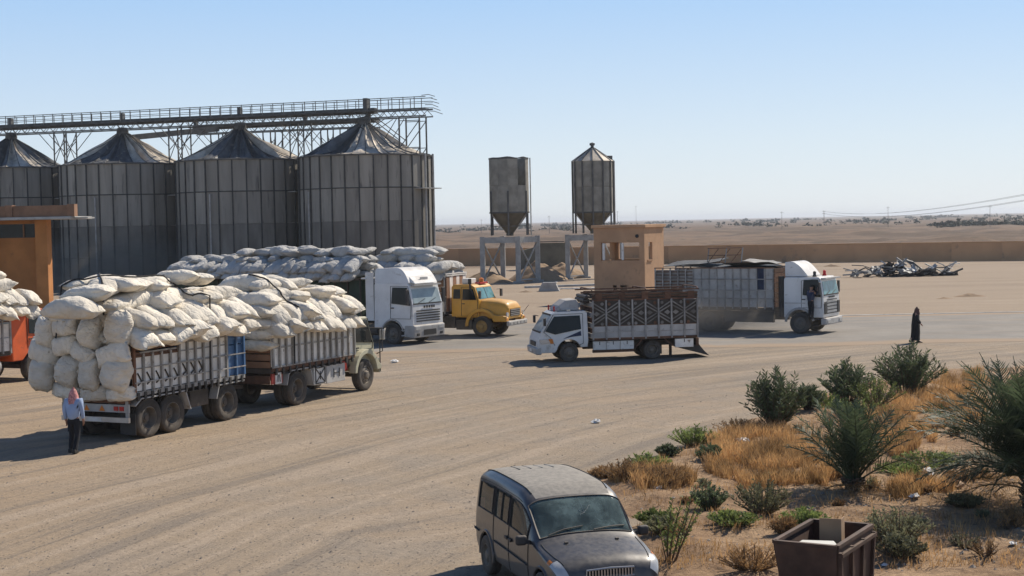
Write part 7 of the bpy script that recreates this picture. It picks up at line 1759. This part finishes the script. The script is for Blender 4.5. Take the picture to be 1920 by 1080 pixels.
def face(t, j, tilt=0):
    c = j['head1']
    MB().prism([(c.x + 0.075, c.z - 0.03), (c.x + 0.125, c.z - 0.03), (c.x + 0.08, c.z + 0.02)], -0.014, 0.014).build('nose', MATS['skin'], t)
    for s in (-1, 1):
        MB().lathe([(0, -0.01), (0.011, -0.004), (0.011, 0.004), (0, 0.01)], 8, 'X', (c.x + 0.088, s * 0.034, c.z + 0.02)).build('eye', MATS['hair'], t)
    MB().bar((c.x + 0.09, -0.025, c.z - 0.055), (c.x + 0.09, 0.025, c.z - 0.055), 0.012, 0.008).build('mouth', MATS['scarf'], t)
def shell(t, name, chains, mat, sub=2): return skin_mesh(name, chains, MATS[mat], t, sub)
def shoes(t, j, mat='shoe'):
    for s in 'lr':
        a = j['ankle' + s]; MB().prism([(a.x - 0.07, a.z - 0.085), (a.x + 0.20, a.z - 0.085), (a.x + 0.20, a.z - 0.055), (a.x + 0.08, a.z - 0.01), (a.x + 0.03, a.z + 0.03), (a.x - 0.07, a.z + 0.02)], a.y - 0.045, a.y + 0.045).build('shoe', MATS[mat], t, bevel=0.02)

def man():
    p = G(140, 849); t = empty('person', p, R(80), 'person in pale blue shirt, black trousers and red checked headscarf behind the trailer', 'person')
    P = dict(pelvis=(0, 0, 0.92), waist=(0, 0, 1.08), chest=(0.02, 0, 1.32), neck=(0.03, 0, 1.48), head0=(0.04, 0, 1.54), head1=(0.06, 0, 1.62), head2=(0.05, 0, 1.71),
             hipl=(0, 0.09, 0.86), hipr=(0, -0.09, 0.86), kneel=(0.10, 0.11, 0.48), kneer=(-0.02, -0.11, 0.47), anklel=(0.04, 0.13, 0.09), ankler=(-0.22, -0.11, 0.10),
             shl=(0.0, 0.19, 1.40), shr=(0.0, -0.19, 1.40), ell=(-0.05, 0.23, 1.12), elr=(0.02, -0.24, 1.12), wrl=(0.05, 0.23, 0.86), wrr=(0.10, -0.23, 0.87))
    j = figure(t, P, None); face(t, j)
    sh = [[(*j['pelvis'] + Vector((0, 0, -0.02)), 0.155, 0.12) if False else (0, 0, 0.86, 0.20, 0.17), (0, 0, 1.08, 0.195, 0.165), (0.02, 0, 1.32, 0.195, 0.15), (0.03, 0, 1.45, 0.07)]]
    for s in 'lr': sh.append([(0.02, 0, 1.32, 0.195, 0.15), (*j['sh' + s], 0.082), (*j['el' + s], 0.062), (*(j['wr' + s].lerp(j['el' + s], 0.12)), 0.046)])
    shell(t, 'shirt', sh, 'shirt')
    tr = [[(0, 0, 0.98, 0.145, 0.115), (0, 0, 0.90, 0.145, 0.115)]]
    for s in 'lr': tr.append([(0, 0, 0.90, 0.145, 0.115), (*j['hip' + s] + Vector((0, 0, -0.02)), 0.10) if False else (j['hip' + s].x, j['hip' + s].y, j['hip' + s].z - 0.02, 0.10), (*j['knee' + s], 0.075), (j['ankle' + s].x, j['ankle' + s].y, j['ankle' + s].z - 0.02, 0.065)])
    shell(t, 'trousers', tr, 'trouser'); shoes(t, j)
    # headscarf draped over head, shoulders and back
    rows = []
    for i in range(11):
        q = i / 10.0; rows.append([(0.05 + (0.118 + 0.06 * max(0, q - 0.45)) * math.cos(a) * math.sin(min(1, q * 2.0) * 1.5708) - 0.05 * max(0, q - 0.5) - 0.01, (0.115 + 0.12 * max(0, q - 0.45)) * math.sin(a) * math.sin(min(1, q * 2.0) * 1.5708), 1.755 - 0.44 * q + 0.014 * math.sin(a * 5 + i)) for a in np.linspace(0.75, 6.283 - 0.75, 25)])
    MB().grid(rows).build('headscarf', MATS['keffiyeh'], t, smooth=True)
man()
def woman():
    p = G(1717, 643); t = empty('person', p, R(-8), 'person in long black robe and dark brown headscarf walking across the concrete road', 'person')
    P = dict(pelvis=(0, 0, 0.90), waist=(0, 0, 1.05), chest=(0.02, 0, 1.27), neck=(0.04, 0, 1.42), head0=(0.05, 0, 1.47), head1=(0.075, 0, 1.54), head2=(0.06, 0, 1.62),
             hipl=(0, 0.08, 0.84), hipr=(0, -0.08, 0.84), kneel=(0.10, 0.09, 0.46), kneer=(0.0, -0.09, 0.46), anklel=(0.12, 0.09, 0.09), ankler=(-0.24, -0.09, 0.13),
             shl=(0.0, 0.16, 1.34), shr=(0.0, -0.16, 1.34), ell=(-0.02, 0.24, 1.08), elr=(0.05, -0.24, 1.08), wrl=(0.12, 0.20, 0.88), wrr=(0.20, -0.18, 0.90))
    j = figure(t, P, None); face(t, j)
    rows = []
    for (z, rx, ry, ox) in ((0.12, 0.22, 0.23, -0.03), (0.25, 0.20, 0.22, -0.02), (0.5, 0.19, 0.21, 0.0), (0.8, 0.18, 0.215, 0.0), (0.95, 0.175, 0.21, 0.0), (1.1, 0.165, 0.20, 0.01), (1.28, 0.155, 0.20, 0.02), (1.36, 0.13, 0.17, 0.02), (1.42, 0.07, 0.08, 0.03)):
        fold = 0.08 if z < 0.9 else 0.02
        rows.append([(ox + rx * math.cos(a) * (1 + fold * math.sin(a * 6 + z * 3)), ry * math.sin(a) * (1 + fold * math.cos(a * 7)), z) for a in np.linspace(0, 6.2832, 33)])
    MB().grid(rows).build('robe', MATS['abaya'], t, smooth=True)
    for s in 'lr': shell(t, 'sleeve', [[(j['sh' + s].x, j['sh' + s].y * 0.8, j['sh' + s].z, 0.09), (*j['el' + s], 0.085), (*j['wr' + s], 0.075)]], 'abaya', 1)
    rows = []
    for i in range(10):
        q = i / 9.0; rows.append([(0.065 + (0.115 + 0.09 * max(0, q - 0.5)) * math.cos(a) * math.sin(min(1, q * 2.0) * 1.5708), (0.11 + 0.13 * max(0, q - 0.5)) * math.sin(a) * math.sin(min(1, q * 2.0) * 1.5708), 1.675 - 0.36 * q) for a in np.linspace(0.62, 6.283 - 0.62, 21)])
    MB().grid(rows).build('headscarf', MATS['scarf'], t, smooth=True); shoes(t, j)
woman()
def rider():
    M3 = Matrix.Rotation(HE, 3, 'Z'); p = TE.location + M3 @ Vector((0.66, -1.42, 0)); p.z = 0.78
    t = empty('person', p, HE + R(70), 'person in dark blue clothes standing on the cab step of the dusty truck', 'person')
    P = dict(pelvis=(0, 0, 0.90), waist=(0, 0, 1.05), chest=(0.03, 0, 1.28), neck=(0.05, 0, 1.44), head0=(0.06, 0, 1.50), head1=(0.08, 0, 1.57), head2=(0.07, 0, 1.66),
             hipl=(0, 0.09, 0.84), hipr=(0, -0.09, 0.84), kneel=(0.06, 0.10, 0.46), kneer=(0.02, -0.11, 0.46), anklel=(0.0, 0.11, 0.09), ankler=(-0.03, -0.12, 0.09),
             shl=(0.02, 0.18, 1.36), shr=(0.02, -0.18, 1.36), ell=(0.20, 0.26, 1.25), elr=(0.20, -0.25, 1.2), wrl=(0.28, 0.25, 1.48), wrr=(0.28, -0.22, 1.42))
    j = figure(t, P, None); face(t, j)
    sh = [[(0, 0, 0.84, 0.195, 0.165), (0, 0, 1.05, 0.195, 0.16), (0.03, 0, 1.28, 0.17, 0.13), (0.05, 0, 1.41, 0.07)]]
    for s in 'lr': sh.append([(0.03, 0, 1.28, 0.17, 0.13), (*j['sh' + s], 0.082), (*j['el' + s], 0.062), (*(j['wr' + s].lerp(j['el' + s], 0.1)), 0.046)])
    shell(t, 'jacket', sh, 'navy')
    tr = [[(0, 0, 0.98, 0.14, 0.11), (0, 0, 0.88, 0.14, 0.11)]]
    for s in 'lr': tr.append([(0, 0, 0.88, 0.14, 0.11), (j['hip' + s].x, j['hip' + s].y, j['hip' + s].z - 0.02, 0.10), (*j['knee' + s], 0.075), (j['ankle' + s].x, j['ankle' + s].y, j['ankle' + s].z - 0.02, 0.065)])
    shell(t, 'trousers', tr, 'trouser'); shoes(t, j)
    rows = [[(0.075 + 0.108 * math.cos(a) * math.sin(q), 0.10 * math.sin(a) * math.sin(q), 1.60 + 0.105 * math.cos(q)) for a in np.linspace(0, 6.2832, 17)] for q in np.linspace(0.05, 1.6, 6)]
    MB().grid(rows).build('hair', MATS['hair'], t, smooth=True)
rider()

# ------------------------------------------------------------------ dust and haze
def volume_mat(name, col, dens, noise_scale=None, centre=None, radius=None, aniso=0.3):
    m, n, l, b = nt(name); n.remove(b); v = n.new('ShaderNodeVolumePrincipled'); v.inputs['Color'].default_value = (*col, 1); v.inputs['Density'].default_value = dens; v.inputs['Anisotropy'].default_value = aniso
    if noise_scale:
        tc = n.new('ShaderNodeTexCoord'); f = tex(n, l, tc.outputs['Object'], noise_scale, 4, 0.6)
        ln = n.new('ShaderNodeVectorMath'); ln.operation = 'LENGTH'; l.new(tc.outputs['Object'], ln.inputs[0])
        k = math_(n, l, 'MULTIPLY', ramp(n, l, ln.outputs['Value'], 0.25, 1.0, 1.0, 0.0), ramp(n, l, f, 0.32, 0.68))
        l.new(math_(n, l, 'MULTIPLY', k, dens), v.inputs['Density'])
    l.new(v.outputs[0], n['Material Output'].inputs['Volume']); return m
def cloud(c, r3, dens, label, rz=0):
    mb = MB(); prof = [(max(0.001, math.sin(a)), -math.cos(a)) for a in np.linspace(0, math.pi, 13)]
    o = mb.lathe(prof, 20).build('dust_cloud', volume_mat('dust', (0.80, 0.70, 0.58), dens, 1.6), smooth=True); o.location = c; o.scale = r3; o.rotation_euler = (0, 0, rz); props(o, label, 'dust', kind='stuff')
c = G(1335, 622); cloud((c.x - 1.0, c.y, 0.5), (7.5, 4.0, 2.3), 0.45, 'dust cloud swirling round the rear wheels of the dusty truck', HE)
c = G(215, 540); cloud((c.x, c.y - 6, 1.5), (16.0, 6.0, 5.0), 0.22, 'thin dust hanging at the foot of the silos')
def haze():
    o = MB().b2((-9500, -60, -6), (9500, 14500, 30)).build('haze', volume_mat('haze', (0.86, 0.90, 0.96), 0.00015)); props(o, 'thin pale air haze over the plain', 'haze', kind='stuff')
haze()
